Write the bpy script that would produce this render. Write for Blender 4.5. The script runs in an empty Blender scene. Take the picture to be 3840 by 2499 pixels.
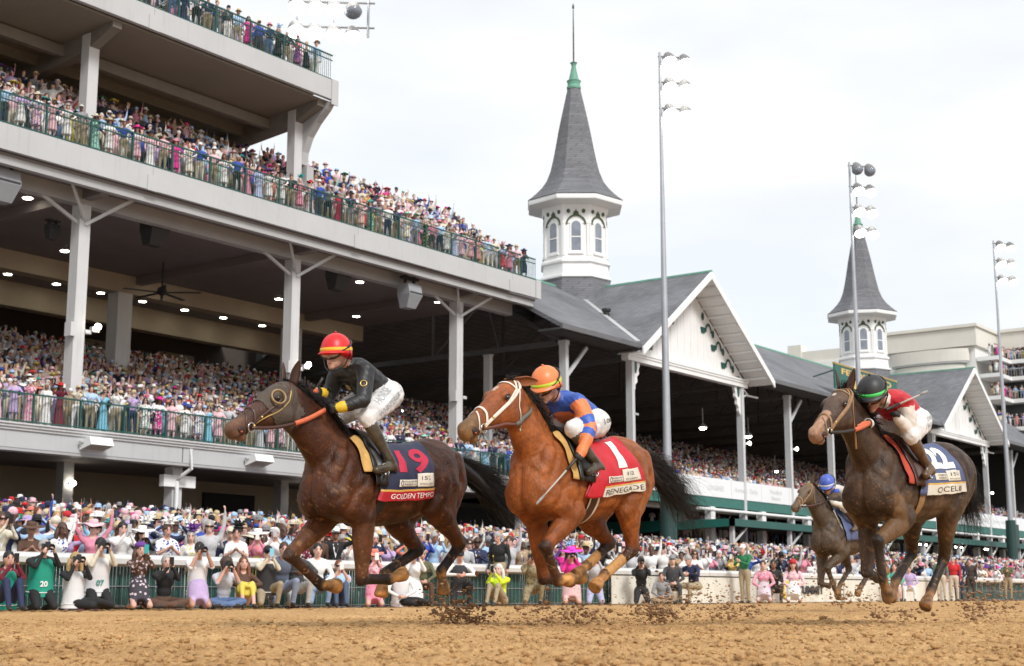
import bpy, bmesh, math, random
import numpy as np
from mathutils import Vector, Matrix
from mathutils.bvhtree import BVHTree

random.seed(7); np.random.seed(7)
SC = bpy.context.scene
COL = SC.collection
R = math.radians

# ------------------------------------------------------------------ camera
cam_d = bpy.data.cameras.new('camera'); cam = bpy.data.objects.new('camera', cam_d); COL.objects.link(cam)
YAW, PITCH = R(36.5), math.atan(980.5 / 5400.0)
_fw = Vector((math.cos(YAW) * math.cos(PITCH), math.sin(YAW) * math.cos(PITCH), math.sin(PITCH)))
_rt = Vector((math.sin(YAW), -math.cos(YAW), 0)); _up = _rt.cross(_fw)
CAM = Vector((0, 0, 0.275))
M = Matrix((_rt, _up, -_fw)).transposed().to_4x4(); M.translation = CAM
cam.matrix_world = M
cam_d.sensor_width = 36; cam_d.lens = 36 * 5400 / 3840; cam_d.clip_start = .05; cam_d.clip_end = 4000
cam_d.dof.use_dof = True; cam_d.dof.focus_distance = 12.3; cam_d.dof.aperture_fstop = 4.5
SC.camera = cam

# ------------------------------------------------------------------ sky, sun, exposure
SUN_EL, SUN_AZ = R(40), R(-112)          # high sun behind the camera, veiled by cloud
w = bpy.data.worlds.new('World'); SC.world = w; w.use_nodes = True
nt = w.node_tree; nt.nodes.clear()
def N(tree, typ, **kw):
    n = tree.nodes.new(typ)
    for k, v in kw.items(): setattr(n, k, v)
    return n
out = N(nt, 'ShaderNodeOutputWorld'); bg = N(nt, 'ShaderNodeBackground'); bg.inputs['Strength'].default_value = .1
sky = N(nt, 'ShaderNodeTexSky', sky_type='NISHITA', sun_disc=False, sun_elevation=SUN_EL, sun_rotation=math.pi / 2 - SUN_AZ)
tc = N(nt, 'ShaderNodeTexCoord'); mp = N(nt, 'ShaderNodeMapping'); mp.inputs['Scale'].default_value = (1.0, 1.0, 3.2)
n1 = N(nt, 'ShaderNodeTexNoise'); n1.inputs['Scale'].default_value = 2.6; n1.inputs['Detail'].default_value = 7; n1.inputs['Roughness'].default_value = .52
cr = N(nt, 'ShaderNodeValToRGB'); cr.color_ramp.elements[0].position = .36; cr.color_ramp.elements[1].position = .60
cr.color_ramp.elements[0].color = (.35, .35, .35, 1); cr.color_ramp.elements[1].color = (1, 1, 1, 1)
n2 = N(nt, 'ShaderNodeTexNoise'); n2.inputs['Scale'].default_value = 5.0; n2.inputs['Detail'].default_value = 5
cr2 = N(nt, 'ShaderNodeValToRGB'); cr2.color_ramp.elements[0].color = (4.95, 5.08, 5.22, 1); cr2.color_ramp.elements[1].color = (5.7, 5.7, 5.7, 1)
cr2.color_ramp.elements[0].position = .34; cr2.color_ramp.elements[1].position = .62
mx = N(nt, 'ShaderNodeMix', data_type='RGBA')
sk2 = N(nt, 'ShaderNodeMix', data_type='RGBA'); sk2.inputs[0].default_value = .85; sk2.inputs[7].default_value = (4.95, 5.2, 5.42, 1)
L = nt.links.new
L(tc.outputs['Generated'], mp.inputs[0]); L(mp.outputs[0], n1.inputs['Vector']); L(mp.outputs[0], n2.inputs['Vector'])
L(n1.outputs['Fac'], cr.inputs[0]); L(n2.outputs['Fac'], cr2.inputs[0])
L(sky.outputs[0], sk2.inputs[6]); L(cr.outputs[0], mx.inputs[0]); L(sk2.outputs[2], mx.inputs[6]); L(cr2.outputs[0], mx.inputs[7])
L(mx.outputs[2], bg.inputs['Color']); L(bg.outputs[0], out.inputs[0])
sd = bpy.data.lights.new('sun', 'SUN'); sd.energy = 1.5; sd.angle = R(14); sd.color = (1, .975, .945)
so = bpy.data.objects.new('sun', sd); COL.objects.link(so)
sv = Vector((math.cos(SUN_EL) * math.cos(SUN_AZ), math.cos(SUN_EL) * math.sin(SUN_AZ), math.sin(SUN_EL)))
so.rotation_euler = sv.to_track_quat('Z', 'Y').to_euler(); so.location = sv * 300
SC.view_settings.view_transform = 'Standard'; SC.view_settings.look = 'None'; SC.view_settings.exposure = .92; SC.view_settings.gamma = 1
SC.view_settings.use_curve_mapping = False

# ------------------------------------------------------------------ helpers
def tag(o, label=None, cat=None, group=None, kind=None):
    if label: o['label'] = label
    if cat: o['category'] = cat
    if group: o['group'] = group
    if kind: o['kind'] = kind
    return o
def empty(name, loc=(0, 0, 0), rz=0, parent=None):
    o = bpy.data.objects.new(name, None); COL.objects.link(o); o.location = loc; o.rotation_euler = (0, 0, rz); o.parent = parent
    o.empty_display_size = .2
    return o
MATS = {}
def mat(name, col=(.5, .5, .5), rough=.6, metal=0, var=.12, scale=3.0, bump=0, bscale=40, emit=0, alpha=1, spec=.5, stretch=(1, 1, 1), attr=None, objattr=None, coat=0, streak=0):
    if name in MATS: return MATS[name]
    m = bpy.data.materials.new(name); m.use_nodes = True; t = m.node_tree; t.nodes.clear(); L = t.links.new
    o = N(t, 'ShaderNodeOutputMaterial'); p = N(t, 'ShaderNodeBsdfPrincipled'); L(p.outputs[0], o.inputs[0])
    p.inputs['Roughness'].default_value = rough; p.inputs['Metallic'].default_value = metal
    p.inputs['Specular IOR Level'].default_value = spec; p.inputs['Coat Weight'].default_value = coat
    co = N(t, 'ShaderNodeTexCoord'); mpp = N(t, 'ShaderNodeMapping'); mpp.inputs['Scale'].default_value = stretch
    L(co.outputs['Object'], mpp.inputs[0])
    if attr: src = N(t, 'ShaderNodeAttribute', attribute_name=attr).outputs['Color']
    elif objattr == 'COLOR': src = N(t, 'ShaderNodeObjectInfo').outputs['Color']
    elif objattr: src = N(t, 'ShaderNodeAttribute', attribute_type='OBJECT', attribute_name=objattr).outputs['Color']
    else:
        rg = N(t, 'ShaderNodeRGB'); rg.outputs[0].default_value = (*col, 1); src = rg.outputs[0]
    if var:
        nz = N(t, 'ShaderNodeTexNoise'); nz.inputs['Scale'].default_value = scale; nz.inputs['Detail'].default_value = 6; nz.inputs['Roughness'].default_value = .6
        L(mpp.outputs[0], nz.inputs['Vector'])
        mr = N(t, 'ShaderNodeMapRange'); mr.inputs[1].default_value = .3; mr.inputs[2].default_value = .7; mr.inputs[3].default_value = 1 - var; mr.inputs[4].default_value = 1 + var * .6
        L(nz.outputs['Fac'], mr.inputs[0]); fac = mr.outputs[0]
        if streak:
            m3 = N(t, 'ShaderNodeMapping'); m3.inputs['Scale'].default_value = (5, 5, .35); L(co.outputs['Object'], m3.inputs[0])
            n3 = N(t, 'ShaderNodeTexNoise'); n3.inputs['Scale'].default_value = 1.3; n3.inputs['Detail'].default_value = 5; L(m3.outputs[0], n3.inputs['Vector'])
            r3 = N(t, 'ShaderNodeMapRange'); r3.inputs[1].default_value = .55; r3.inputs[2].default_value = .8; r3.inputs[3].default_value = 1; r3.inputs[4].default_value = 1 - streak
            L(n3.outputs['Fac'], r3.inputs[0]); mu = N(t, 'ShaderNodeMath', operation='MULTIPLY'); L(fac, mu.inputs[0]); L(r3.outputs[0], mu.inputs[1]); fac = mu.outputs[0]
        vm = N(t, 'ShaderNodeVectorMath', operation='SCALE'); L(src, vm.inputs[0]); L(fac, vm.inputs['Scale']); src = vm.outputs[0]
    L(src, p.inputs['Base Color'])
    if emit: L(src, p.inputs['Emission Color']); p.inputs['Emission Strength'].default_value = emit
    if bump:
        nb = N(t, 'ShaderNodeTexNoise'); nb.inputs['Scale'].default_value = bscale; nb.inputs['Detail'].default_value = 5; L(mpp.outputs[0], nb.inputs['Vector'])
        b = N(t, 'ShaderNodeBump'); b.inputs['Strength'].default_value = bump; b.inputs['Distance'].default_value = .02; L(nb.outputs['Fac'], b.inputs['Height']); L(b.outputs[0], p.inputs['Normal'])
    if alpha < 1: p.inputs['Alpha'].default_value = alpha
    MATS[name] = m; return m

def basis(d, ref=(0, 0, 1)):
    d = np.array(d, float); d = d / (np.linalg.norm(d) + 1e-12); r = np.array(ref, float)
    if abs(d @ r) > .97: r = np.array((1., 0, 0)) if abs(d[0]) < .9 else np.array((0, 1., 0))
    a = np.cross(r, d); a /= np.linalg.norm(a); b = np.cross(d, a)
    return d, a, b

class MB:
    def __init__(s): s.v = []; s.f = []; s.n = 0; s.mi = []
    def add(s, v, f, mi=0):
        v = np.asarray(v, float).reshape(-1, 3); k = s.n
        s.v.append(v); s.n += len(v)
        s.f.extend([tuple(int(i) + k for i in q) for q in f]); s.mi.extend([mi] * len(f)); return s
    def box(s, x0, y0, z0, x1, y1, z1, mi=0):
        v = [(x, y, z) for z in (z0, z1) for y in (y0, y1) for x in (x0, x1)]
        return s.add(v, [(0, 2, 3, 1), (4, 5, 7, 6), (0, 1, 5, 4), (2, 6, 7, 3), (0, 4, 6, 2), (1, 3, 7, 5)], mi)
    def cbox(s, c, sz, rz=0, mi=0):
        x, y, z = sz[0] / 2, sz[1] / 2, sz[2] / 2; cs, sn = math.cos(rz), math.sin(rz)
        v = [(c[0] + a * cs - b * sn, c[1] + a * sn + b * cs, c[2] + d) for d in (-z, z) for b in (-y, y) for a in (-x, x)]
        return s.add(v, [(0, 2, 3, 1), (4, 5, 7, 6), (0, 1, 5, 4), (2, 6, 7, 3), (0, 4, 6, 2), (1, 3, 7, 5)], mi)
    def beam(s, p, q, wd, h, ref=(0, 0, 1), mi=0):
        p = np.array(p, float); q = np.array(q, float); d, a, b = basis(q - p, ref)
        v = [c + a * i * wd / 2 + b * j * h / 2 for c in (p, q) for j in (-1, 1) for i in (-1, 1)]
        return s.add(v, [(0, 2, 3, 1), (4, 5, 7, 6), (0, 1, 5, 4), (2, 6, 7, 3), (0, 4, 6, 2), (1, 3, 7, 5)], mi)
    def loft(s, rings, cap=True, closed=True, mi=0):
        rings = [np.asarray(r, float) for r in rings]; n = len(rings[0]); v = np.concatenate(rings); f = []
        for i in range(len(rings) - 1):
            for j in range(n if closed else n - 1):
                a, b = i * n + j, i * n + (j + 1) % n; f.append((a, b, b + n, a + n))
        if cap and closed:
            f.append(tuple(range(n - 1, -1, -1))); k = (len(rings) - 1) * n; f.append(tuple(range(k, k + n)))
        return s.add(v, f, mi)
    def tube(s, pts, rad, n=8, ref=(0, 0, 1), cap=True, asp=1.0, mi=0):
        pts = np.asarray(pts, float); m = len(pts)
        rad = [rad] * m if np.isscalar(rad) else rad
        th = np.linspace(0, 2 * math.pi, n, endpoint=False); rings = []
        for i in range(m):
            t = pts[min(i + 1, m - 1)] - pts[max(i - 1, 0)]; d, a, b = basis(t, ref)
            rings.append([pts[i] + a * math.cos(x) * rad[i] * asp + b * math.sin(x) * rad[i] for x in th])
        return s.loft(rings, cap, mi=mi)
    def lathe(s, prof, n=24, c=(0, 0, 0), cap=True, rot=0, mi=0):
        th = np.linspace(0, 2 * math.pi, n, endpoint=False) + rot
        return s.loft([[(c[0] + r * math.cos(t), c[1] + r * math.sin(t), c[2] + z) for t in th] for r, z in prof], cap, mi=mi)
    def ell(s, c, r, n=12, m=8, rot=None, mi=0):
        u = np.linspace(0, 2 * math.pi, n, endpoint=False); v = [(0, 0, 1.0)]
        for i in range(1, m):
            p = math.pi * i / m
            v += [(math.sin(p) * math.cos(a), math.sin(p) * math.sin(a), math.cos(p)) for a in u]
        v.append((0, 0, -1.0)); v = np.array(v) * np.array(r)
        if rot is not None: v = v @ np.array(rot).T
        f = [(0, 1 + j, 1 + (j + 1) % n) for j in range(n)]
        for i in range(m - 2):
            for j in range(n):
                a, b = 1 + i * n + j, 1 + i * n + (j + 1) % n; f.append((a, a + n, b + n, b))
        k = 1 + (m - 2) * n; e = len(v) - 1
        f += [(k + j, e, k + (j + 1) % n) for j in range(n)]
        return s.add(v + np.array(c), f, mi)
    def prism(s, poly, y0, y1, mi=0):      # polygon in x,z extruded along y
        n = len(poly); v = [(x, y, z) for y in (y0, y1) for x, z in poly]
        f = [tuple(range(n)), tuple(range(2 * n - 1, n - 1, -1))] + [(i, i + n, (i + 1) % n + n, (i + 1) % n) for i in range(n)]
        return s.add(v, f, mi)
    def prismx(s, poly, x0, x1, mi=0):     # polygon in y,z extruded along x
        n = len(poly); v = [(x, y, z) for x in (x0, x1) for y, z in poly]
        f = [tuple(range(n)), tuple(range(2 * n - 1, n - 1, -1))] + [(i, i + n, (i + 1) % n + n, (i + 1) % n) for i in range(n)]
        return s.add(v, f, mi)
    def arrays(s): return (np.concatenate(s.v) if s.v else np.zeros((0, 3))), s.f
    def mesh(s, name, mats, smooth=False, fixn=True):
        me = bpy.data.meshes.new(name); v, f = s.arrays(); me.from_pydata(v.tolist(), [], f)
        if not isinstance(mats, (list, tuple)): mats = [mats]
        for m in mats: me.materials.append(m)
        if len(mats) > 1: me.polygons.foreach_set('material_index', s.mi)
        if fixn:
            b = bmesh.new(); b.from_mesh(me); bmesh.ops.recalc_face_normals(b, faces=b.faces); b.to_mesh(me); b.free()
        if smooth:
            me.polygons.foreach_set('use_smooth', [True] * len(me.polygons))
            if smooth == 'auto': me.set_sharp_from_angle(angle=R(40))
        me.update(); return me
    def build(s, name, mats, parent=None, smooth=False, loc=None, fixn=True):
        o = bpy.data.objects.new(name, s.mesh(name, mats, smooth, fixn)); COL.objects.link(o)
        if parent: o.parent = parent
        if loc: o.location = loc
        return o
def obj(name, me, parent=None, loc=None, rz=None):
    o = bpy.data.objects.new(name, me); COL.objects.link(o)
    if parent: o.parent = parent
    if loc is not None: o.location = loc
    if rz is not None: o.rotation_euler = (0, 0, rz)
    return o

# flat lettering: text curve -> triangulated mesh vertices in the plane, then mapped by a function (s, t) -> xyz
def text_arrays(txt, size=1.0, sub=0, shear=0, bold=0, serif=False):
    c = bpy.data.curves.new('lettering', 'FONT'); c.body = txt; c.size = size; c.resolution_u = 3; c.shear = shear; c.offset = bold; c.align_x = 'CENTER'; c.align_y = 'CENTER'
    o = bpy.data.objects.new('lettering', c); COL.objects.link(o)
    me = o.to_mesh(); b = bmesh.new(); b.from_mesh(me); o.to_mesh_clear()
    bmesh.ops.triangulate(b, faces=b.faces)
    if sub:
        for _ in range(6):
            es = [e for e in b.edges if e.calc_length() > sub]
            if not es: break
            bmesh.ops.subdivide_edges(b, edges=es, cuts=1); bmesh.ops.triangulate(b, faces=b.faces)
    b.verts.ensure_lookup_table(); v = np.array([tuple(x.co) for x in b.verts]); f = [tuple(x.index for x in q.verts) for q in b.faces]
    b.free(); bpy.data.objects.remove(o); bpy.data.curves.remove(c)
    return v, f
def text_mapped(mb, txt, size, fn, sub=0, shear=0, bold=0, width=None, mi=0):
    v, f = text_arrays(txt, size, sub, shear, bold)
    if len(v) == 0: return
    if width:
        w0 = v[:, 0].max() - v[:, 0].min(); v[:, 0] = (v[:, 0] - (v[:, 0].max() + v[:, 0].min()) / 2) * width / w0
    v[:, 1] -= (v[:, 1].max() + v[:, 1].min()) / 2
    mb.add([fn(a, b) for a, b, _ in v], f, mi)
# ------------------------------------------------------------------ materials of the setting
WHITE = mat('white_paint', (.58, .58, .58), .5, var=.07, scale=.6, streak=.22)
WHITE2 = mat('bright_white_paint', (.82, .82, .81), .5, var=.05, scale=.8, streak=.08)
FASC = mat('fascia_white_metal', (.49, .495, .50), .45, var=.06, scale=.5, streak=.10)
GREYP = mat('grey_paint', (.42, .42, .42), .5, var=.08, scale=.8)
GREEN = mat('green_paint', (.012, .075, .062), .45, var=.12, scale=2)
AWN = mat('green_awning_fabric', (.008, .13, .105), .7, var=.12, scale=1.2)
BEIGE = mat('beige_wall', (.42, .36, .27), .8, var=.1, scale=.7)
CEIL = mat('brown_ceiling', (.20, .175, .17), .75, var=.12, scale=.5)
DARKC = mat('dark_roof_underside', (.035, .034, .034), .8, var=.2, scale=.7)
CONC = mat('concrete', (.2, .19, .18), .85, var=.15, scale=1)
BLACK = mat('black_metal', (.02, .02, .022), .45, var=.1)
LAMP = mat('lamp_glow', (1, .93, .78), .5, var=0, emit=14)
LAMPW = mat('flood_lamp_glow', (1, .97, .93), .5, var=0, emit=5)
COPPER = mat('green_copper', (.16, .38, .28), .6, var=.2, scale=2)
STEEL = mat('galvanised_steel', (.42, .44, .47), .42, metal=.5, var=.1, scale=1.2)
GLASSW = mat('window_glass', (.22, .25, .3), .12, var=.3, scale=1.5, spec=.8)
STUCCO = mat('cream_stucco', (.72, .69, .62), .8, var=.06, scale=.4, streak=.06)

def shingle_mat():
    m = bpy.data.materials.new('slate_shingles'); m.use_nodes = True; t = m.node_tree; L = t.links.new; p = t.nodes['Principled BSDF']
    co = N(t, 'ShaderNodeTexCoord'); sp = N(t, 'ShaderNodeSeparateXYZ'); L(co.outputs['Object'], sp.inputs[0])
    ad = N(t, 'ShaderNodeMath', operation='ADD'); L(sp.outputs[0], ad.inputs[0]); L(sp.outputs[1], ad.inputs[1])
    cb = N(t, 'ShaderNodeCombineXYZ'); L(ad.outputs[0], cb.inputs[0]); L(sp.outputs[2], cb.inputs[1])
    br = N(t, 'ShaderNodeTexBrick'); br.inputs['Scale'].default_value = 1.0; br.inputs['Brick Width'].default_value = .42; br.inputs['Row Height'].default_value = .17; br.inputs['Mortar Size'].default_value = .012
    br.inputs['Color1'].default_value = (.135, .138, .150, 1); br.inputs['Color2'].default_value = (.185, .188, .203, 1); br.inputs['Mortar'].default_value = (.09, .09, .10, 1)
    L(cb.outputs[0], br.inputs['Vector'])
    nz = N(t, 'ShaderNodeTexNoise'); nz.inputs['Scale'].default_value = .35; nz.inputs['Detail'].default_value = 7; L(co.outputs['Object'], nz.inputs['Vector'])
    mr = N(t, 'ShaderNodeMapRange'); mr.inputs[1].default_value = .3; mr.inputs[2].default_value = .7; mr.inputs[3].default_value = .8; mr.inputs[4].default_value = 1.2; L(nz.outputs['Fac'], mr.inputs[0])
    vm = N(t, 'ShaderNodeVectorMath', operation='SCALE'); L(br.outputs['Color'], vm.inputs[0]); L(mr.outputs[0], vm.inputs['Scale']); L(vm.outputs[0], p.inputs['Base Color'])
    b = N(t, 'ShaderNodeBump'); b.inputs['Strength'].default_value = .5; b.inputs['Distance'].default_value = .02; L(br.outputs['Fac'], b.inputs['Height']); b.invert = True; L(b.outputs[0], p.inputs['Normal'])
    p.inputs['Roughness'].default_value = .75
    return m
SHING = shingle_mat()

# ------------------------------------------------------------------ ground
def dirt_mat():
    m = bpy.data.materials.new('track_dirt'); m.use_nodes = True; t = m.node_tree; L = t.links.new; p = t.nodes['Principled BSDF']
    co = N(t, 'ShaderNodeTexCoord')
    a = N(t, 'ShaderNodeTexNoise'); a.inputs['Scale'].default_value = .55; a.inputs['Detail'].default_value = 4; L(co.outputs['Object'], a.inputs['Vector'])
    b = N(t, 'ShaderNodeTexNoise'); b.inputs['Scale'].default_value = 22; b.inputs['Detail'].default_value = 8; b.inputs['Roughness'].default_value = .7; L(co.outputs['Object'], b.inputs['Vector'])
    r = N(t, 'ShaderNodeValToRGB'); e = r.color_ramp.elements
    e[0].position = .28; e[0].color = (.20, .095, .038, 1); e[1].position = .70; e[1].color = (.74, .485, .235, 1)
    k = e.new(.5); k.color = (.53, .315, .138, 1)
    mx = N(t, 'ShaderNodeMath', operation='MULTIPLY_ADD'); mx.inputs[1].default_value = .35; L(a.outputs['Fac'], mx.inputs[0])
    m2 = N(t, 'ShaderNodeMath', operation='MULTIPLY'); m2.inputs[1].default_value = .65; L(b.outputs['Fac'], m2.inputs[0]); L(m2.outputs[0], mx.inputs[2]); L(mx.outputs[0], r.inputs[0])
    L(r.outputs[0], p.inputs['Base Color']); p.inputs['Roughness'].default_value = .9; p.inputs['Specular IOR Level'].default_value = .15
    c = N(t, 'ShaderNodeTexNoise'); c.inputs['Scale'].default_value = 85; c.inputs['Detail'].default_value = 6; L(co.outputs['Object'], c.inputs['Vector'])
    bp = N(t, 'ShaderNodeBump'); bp.inputs['Strength'].default_value = 1.0; bp.inputs['Distance'].default_value = .02; L(c.outputs['Fac'], bp.inputs['Height']); L(bp.outputs[0], p.inputs['Normal'])
    return m
DIRT = dirt_mat()
def vnoise(x, y, seed, f):
    rs = np.random.RandomState(seed); g = rs.rand(257, 257)
    x = (x * f) % 256; y = (y * f) % 256; i = x.astype(int); j = y.astype(int); u = x - i; v = y - j
    u = u * u * (3 - 2 * u); v = v * v * (3 - 2 * v)
    return (g[i, j] * (1 - u) + g[i + 1, j] * u) * (1 - v) + (g[i, j + 1] * (1 - u) + g[i + 1, j + 1] * u) * v
def heights(x, y):
    h = .026 * (vnoise(x, y, 1, 1.3) - .5) + .026 * (vnoise(x, y, 2, 4.5) - .5) + .022 * (vnoise(x, y, 3, 11) - .5) + .030 * (vnoise(x, y, 4, 25) - .5)
    clod = vnoise(x, y, 5, 15); h += .03 * np.clip(clod - .68, 0, 1) * 2.2 - .012 * np.abs(np.sin(y * 9.5 + 2 * vnoise(x, y, 6, .8)))
    return h
def grid_obj(name, x0, x1, y0, y1, st, m, hf=None, z=0):
    nx = int((x1 - x0) / st) + 1; ny = int((y1 - y0) / st) + 1
    X, Y = np.meshgrid(np.linspace(x0, x1, nx), np.linspace(y0, y1, ny), indexing='ij')
    Z = (hf(X, Y) if hf else np.zeros_like(X)) + z
    v = np.stack([X, Y, Z], -1).reshape(-1, 3); a = (np.arange(nx - 1)[:, None] * ny + np.arange(ny - 1)[None]).ravel()
    f = np.stack([a, a + ny, a + ny + 1, a + 1], -1)
    me = bpy.data.meshes.new(name); me.vertices.add(len(v)); me.vertices.foreach_set('co', v.ravel())
    me.loops.add(f.size); me.loops.foreach_set('vertex_index', f.ravel()); me.polygons.add(len(f)); me.polygons.foreach_set('loop_start', np.arange(0, f.size, 4))
    me.update(); me.validate(); me.polygons.foreach_set('use_smooth', np.ones(len(f), bool)); me.materials.append(m)
    return obj(name, me)
g = MB(); g.add([(-900, -900, -.6), (1500, -900, -.6), (1500, 1500, -.6), (-900, 1500, -.6)], [(0, 1, 2, 3)])
tag(g.build('ground', mat('far_ground', (.16, .14, .11), .9, var=.2, scale=.1), fixn=False), kind='structure')
tk = grid_obj('dirt_track', 1.2, 19.2, .6, 14.1, .028, DIRT, heights); tag(tk, kind='structure')
def hrest(X, Y): return heights(X, Y)
m = MB()
for q in ((19.2, 60, .6, 21.6), (-20, 1.2, .6, 21.6), (1.2, 19.2, 14.1, 21.6), (-20, 90, -30, .6), (60, 160, .6, 21.6)):
    nx = max(2, int((q[1] - q[0]) / .09)) if q[0] in (19.2, 1.2) else 6; ny = max(2, int((q[3] - q[2]) / .09)) if q[0] in (19.2, 1.2) else 6
    X, Y = np.meshgrid(np.linspace(q[0], q[1], nx), np.linspace(q[2], q[3], ny), indexing='ij'); Z = heights(X, Y) if nx > 6 else X * 0
    a = (np.arange(nx - 1)[:, None] * ny + np.arange(ny - 1)[None]).ravel()
    m.add(np.stack([X, Y, Z], -1).reshape(-1, 3), np.stack([a, a + ny, a + ny + 1, a + 1], -1).tolist())
tag(m.build('dirt_track_outer', DIRT, smooth=True, fixn=False), kind='structure')
# sloping spectator apron
APR = lambda y: -.11 if y < 22.5 else min(1.75, -.11 + (y - 22.5) * .0882)
m = MB(); m.prismx([(21.6, -.5), (46, -.5), (46, 1.75), (43.6, 1.75), (22.5, -.11), (21.6, -.11)], -10, 190)
tag(m.build('apron', CONC), kind='structure')

# ------------------------------------------------------------------ outside rail
ROAD = mat('rail_white_vinyl', (.66, .655, .635), .35, var=.06, scale=1.5, streak=.1)
FENCE = mat('green_fence_slat', (.02, .085, .07), .6, var=.25, scale=6)
rail = empty('track_rail', (0, 21, 0)); tag(rail, 'long white tubular rail with green slatted fence along the outside of the track', 'rail')
X0, X1 = 8.0, 92.0
seg = 6.0; x = X0
while x < X1:                                            # rail lengths with joints
    m = MB(); prof = [(-.11, -.07), (-.12, .02), (-.08, .08), (0, .10), (.08, .08), (.12, .02), (.11, -.07), (.06, -.10), (-.06, -.10)]
    m.loft([[(xx, a, .88 + b) for a, b in prof] for xx in (x, x + seg - .012)]); m.build('rail_length', ROAD, rail, smooth='auto'); x += seg
x = X0
while x < X1:
    m = MB(); m.tube([(x + .3, .24, 0), (x + .3, .24, .6), (x + .3, .04, .80)], .03, 8); m.build('post', ROAD, rail, smooth='auto'); x += 2.0
m = MB(); x = X0; rs = random.Random(3)
while x < X1:                                            # slats threaded in the chain link
    m.cbox((x, .16 + rs.uniform(-.006, .006), .41), (.058, .008, .76), rs.uniform(-.12, .12)); x += .075
f = m.build('fence_slats', FENCE, rail); f['kind'] = 'stuff'
m = MB(); x = X0
while x < X1:
    m.cbox((x, .13, .42), (.006, .006, .8)); x += .15
for z in (.06, .42, .77): m.cbox(((X0 + X1) / 2, .13, z), (X1 - X0, .012, .012))
f = m.build('fence_wire', STEEL, rail); f['kind'] = 'stuff'
# white advertising boards hung on the fence farther along
BANN = mat('vinyl_banner', (.70, .68, .60), .6, var=.12, scale=2, bump=.1, bscale=6)
YEL = mat('yellow_print', (.75, .55, .05), .6, var=.2); INK = mat('dark_print', (.03, .03, .035), .6, var=.1); GREYINK = mat('grey_print', (.36, .38, .4), .6, var=.1)
for i, (a, b) in enumerate(((32.6, 36.7), (36.8, 41.9), (42.0, 47.4), (47.5, 52.7), (52.8, 58.5))):
    o = empty('banner_board', ((a + b) / 2, 20.86, 0)); tag(o, ['cream vinyl banner on the rail right of the seated navy jacket', 'cream vinyl banner behind the standing green jacket', 'cream vinyl banner with a yellow ring mark beside the far dark horse',
        'cream vinyl banner on the rail behind the rearmost horses', 'cream vinyl banner at the far right end of the rail'][i], 'banner', 'banners hung along the rail')
    mm = MB(); n = 24; rings = []
    for j in range(n + 1):
        xx = a - (a + b) / 2 + (b - a) * j / n; wv = .018 * math.sin(j * 1.7 + i) + .01 * math.sin(j * .6)
        rings.append([(xx, wv - .01, .03), (xx, wv * 1.4 - .012, .4), (xx, wv - .01, .77), (xx, wv + .005, .77), (xx, wv * 1.4 + .004, .4), (xx, wv + .005, .03)])
    mm.loft(rings); mm.build('sheet', BANN, o, smooth='auto')
    if i == 2:
        mm = MB(); tt = np.linspace(0, 6.283, 25); mm.loft([[(-1.75 + r * math.cos(t), -.045, .42 + r * .85 * math.sin(t)) for t in tt] for r in (.15, .34)], cap=False, closed=False); mm.build('ring_mark', YEL, o, fixn=False)
        mm = MB(); text_mapped(mm, 'SUMMIT', .34, lambda a_, b_: (a_ + .1, -.045, .42 + b_), width=1.9, bold=.02); mm.build('lettering', INK, o, fixn=False)

# ------------------------------------------------------------------ modern grandstand on the left
st1 = empty('grandstand', (40, 45, 0)); tag(st1, 'large white and grey grandstand of three crowded decks on the left', 'grandstand')
def part(mb, name, mt, parent=None, smooth=False):
    o = mb.build(name, mt, parent or st1, smooth)
    if (parent or st1) is st1: o.matrix_parent_inverse = Matrix.Translation((-40, -45, 0))
    return o
XL = 15.0
def railing(x0, x1, y, z, h, step=2.05, end=False, parent=st1):
    o = empty('railing', (0, 0, 0)); o.parent = parent
    if parent is st1: o.matrix_parent_inverse = Matrix.Translation((-40, -45, 0))
    mm = MB(); mm.box(x0, y - .03, z + h - .06, x1, y + .03, z + h); mm.build('top_rail', GREEN, o)
    mm = MB(); mm.box(x0, y - .02, z + .07, x1, y + .02, z + .12); mm.build('bottom_rail', GREEN, o)
    if h > 1.2: mm = MB(); mm.box(x0, y - .02, z + h - .3, x1, y + .02, z + h - .26); mm.build('middle_rail', GREEN, o)
    x = x0
    while x <= x1 + .01:
        mm = MB(); mm.box(x - .035, y - .036, z, x + .035, y + .036, z + h - .062); mm.build('post', GREEN, o); x += step
    mm = MB(); x = x0 + .12
    while x < x1:
        mm.box(x - .009, y - .009, z + .12, x + .009, y + .009, z + h - .06); x += .128
    b = mm.build('balusters', GREEN, o); b['kind'] = 'stuff'
    return o
# deck edges: (end X, z bottom, z top)
def fascia(x0, x1, z0, z1, y, pitch, off, name='fascia_panel'):
    x = x0 + off
    cuts = [x0]
    while x < x1: cuts.append(x); x += pitch
    cuts.append(x1)
    for a, b in zip(cuts[:-1], cuts[1:]):
        mm = MB(); mm.box(a + .008, y, z0, b - .008, y + .22, z1); part(mm, name, FASC)
for (x1, z0, z1, off) in ((63.4, 16.3, 17.28, 9.25), (47.0, 23.05, 24.0, 8.95)):
    fascia(XL, x1, z0, z1, 45, 12.2, off)
    m = MB(); m.box(XL, 45.22, z1 - .32, x1 - .02, 62, z1 - .02); part(m, 'deck_slab', CONC)
    x = XL + off                                        # joint covers on the edge
    while x < x1 - 1:
        m = MB(); m.box(x - .27, 44.96, z0 - .03, x + .27, 44.998, z0 + .60); part(m, 'joint_cover', FASC); x += 12.2
m = MB(); m.box(62.98, 44.94, 16.28, 63.43, 45.0, 17.3); part(m, 'corner_cover', FASC)
m = MB(); m.box(46.6, 44.94, 22.8, 47.03, 45.0, 24.02); part(m, 'corner_cover', FASC)
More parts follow.
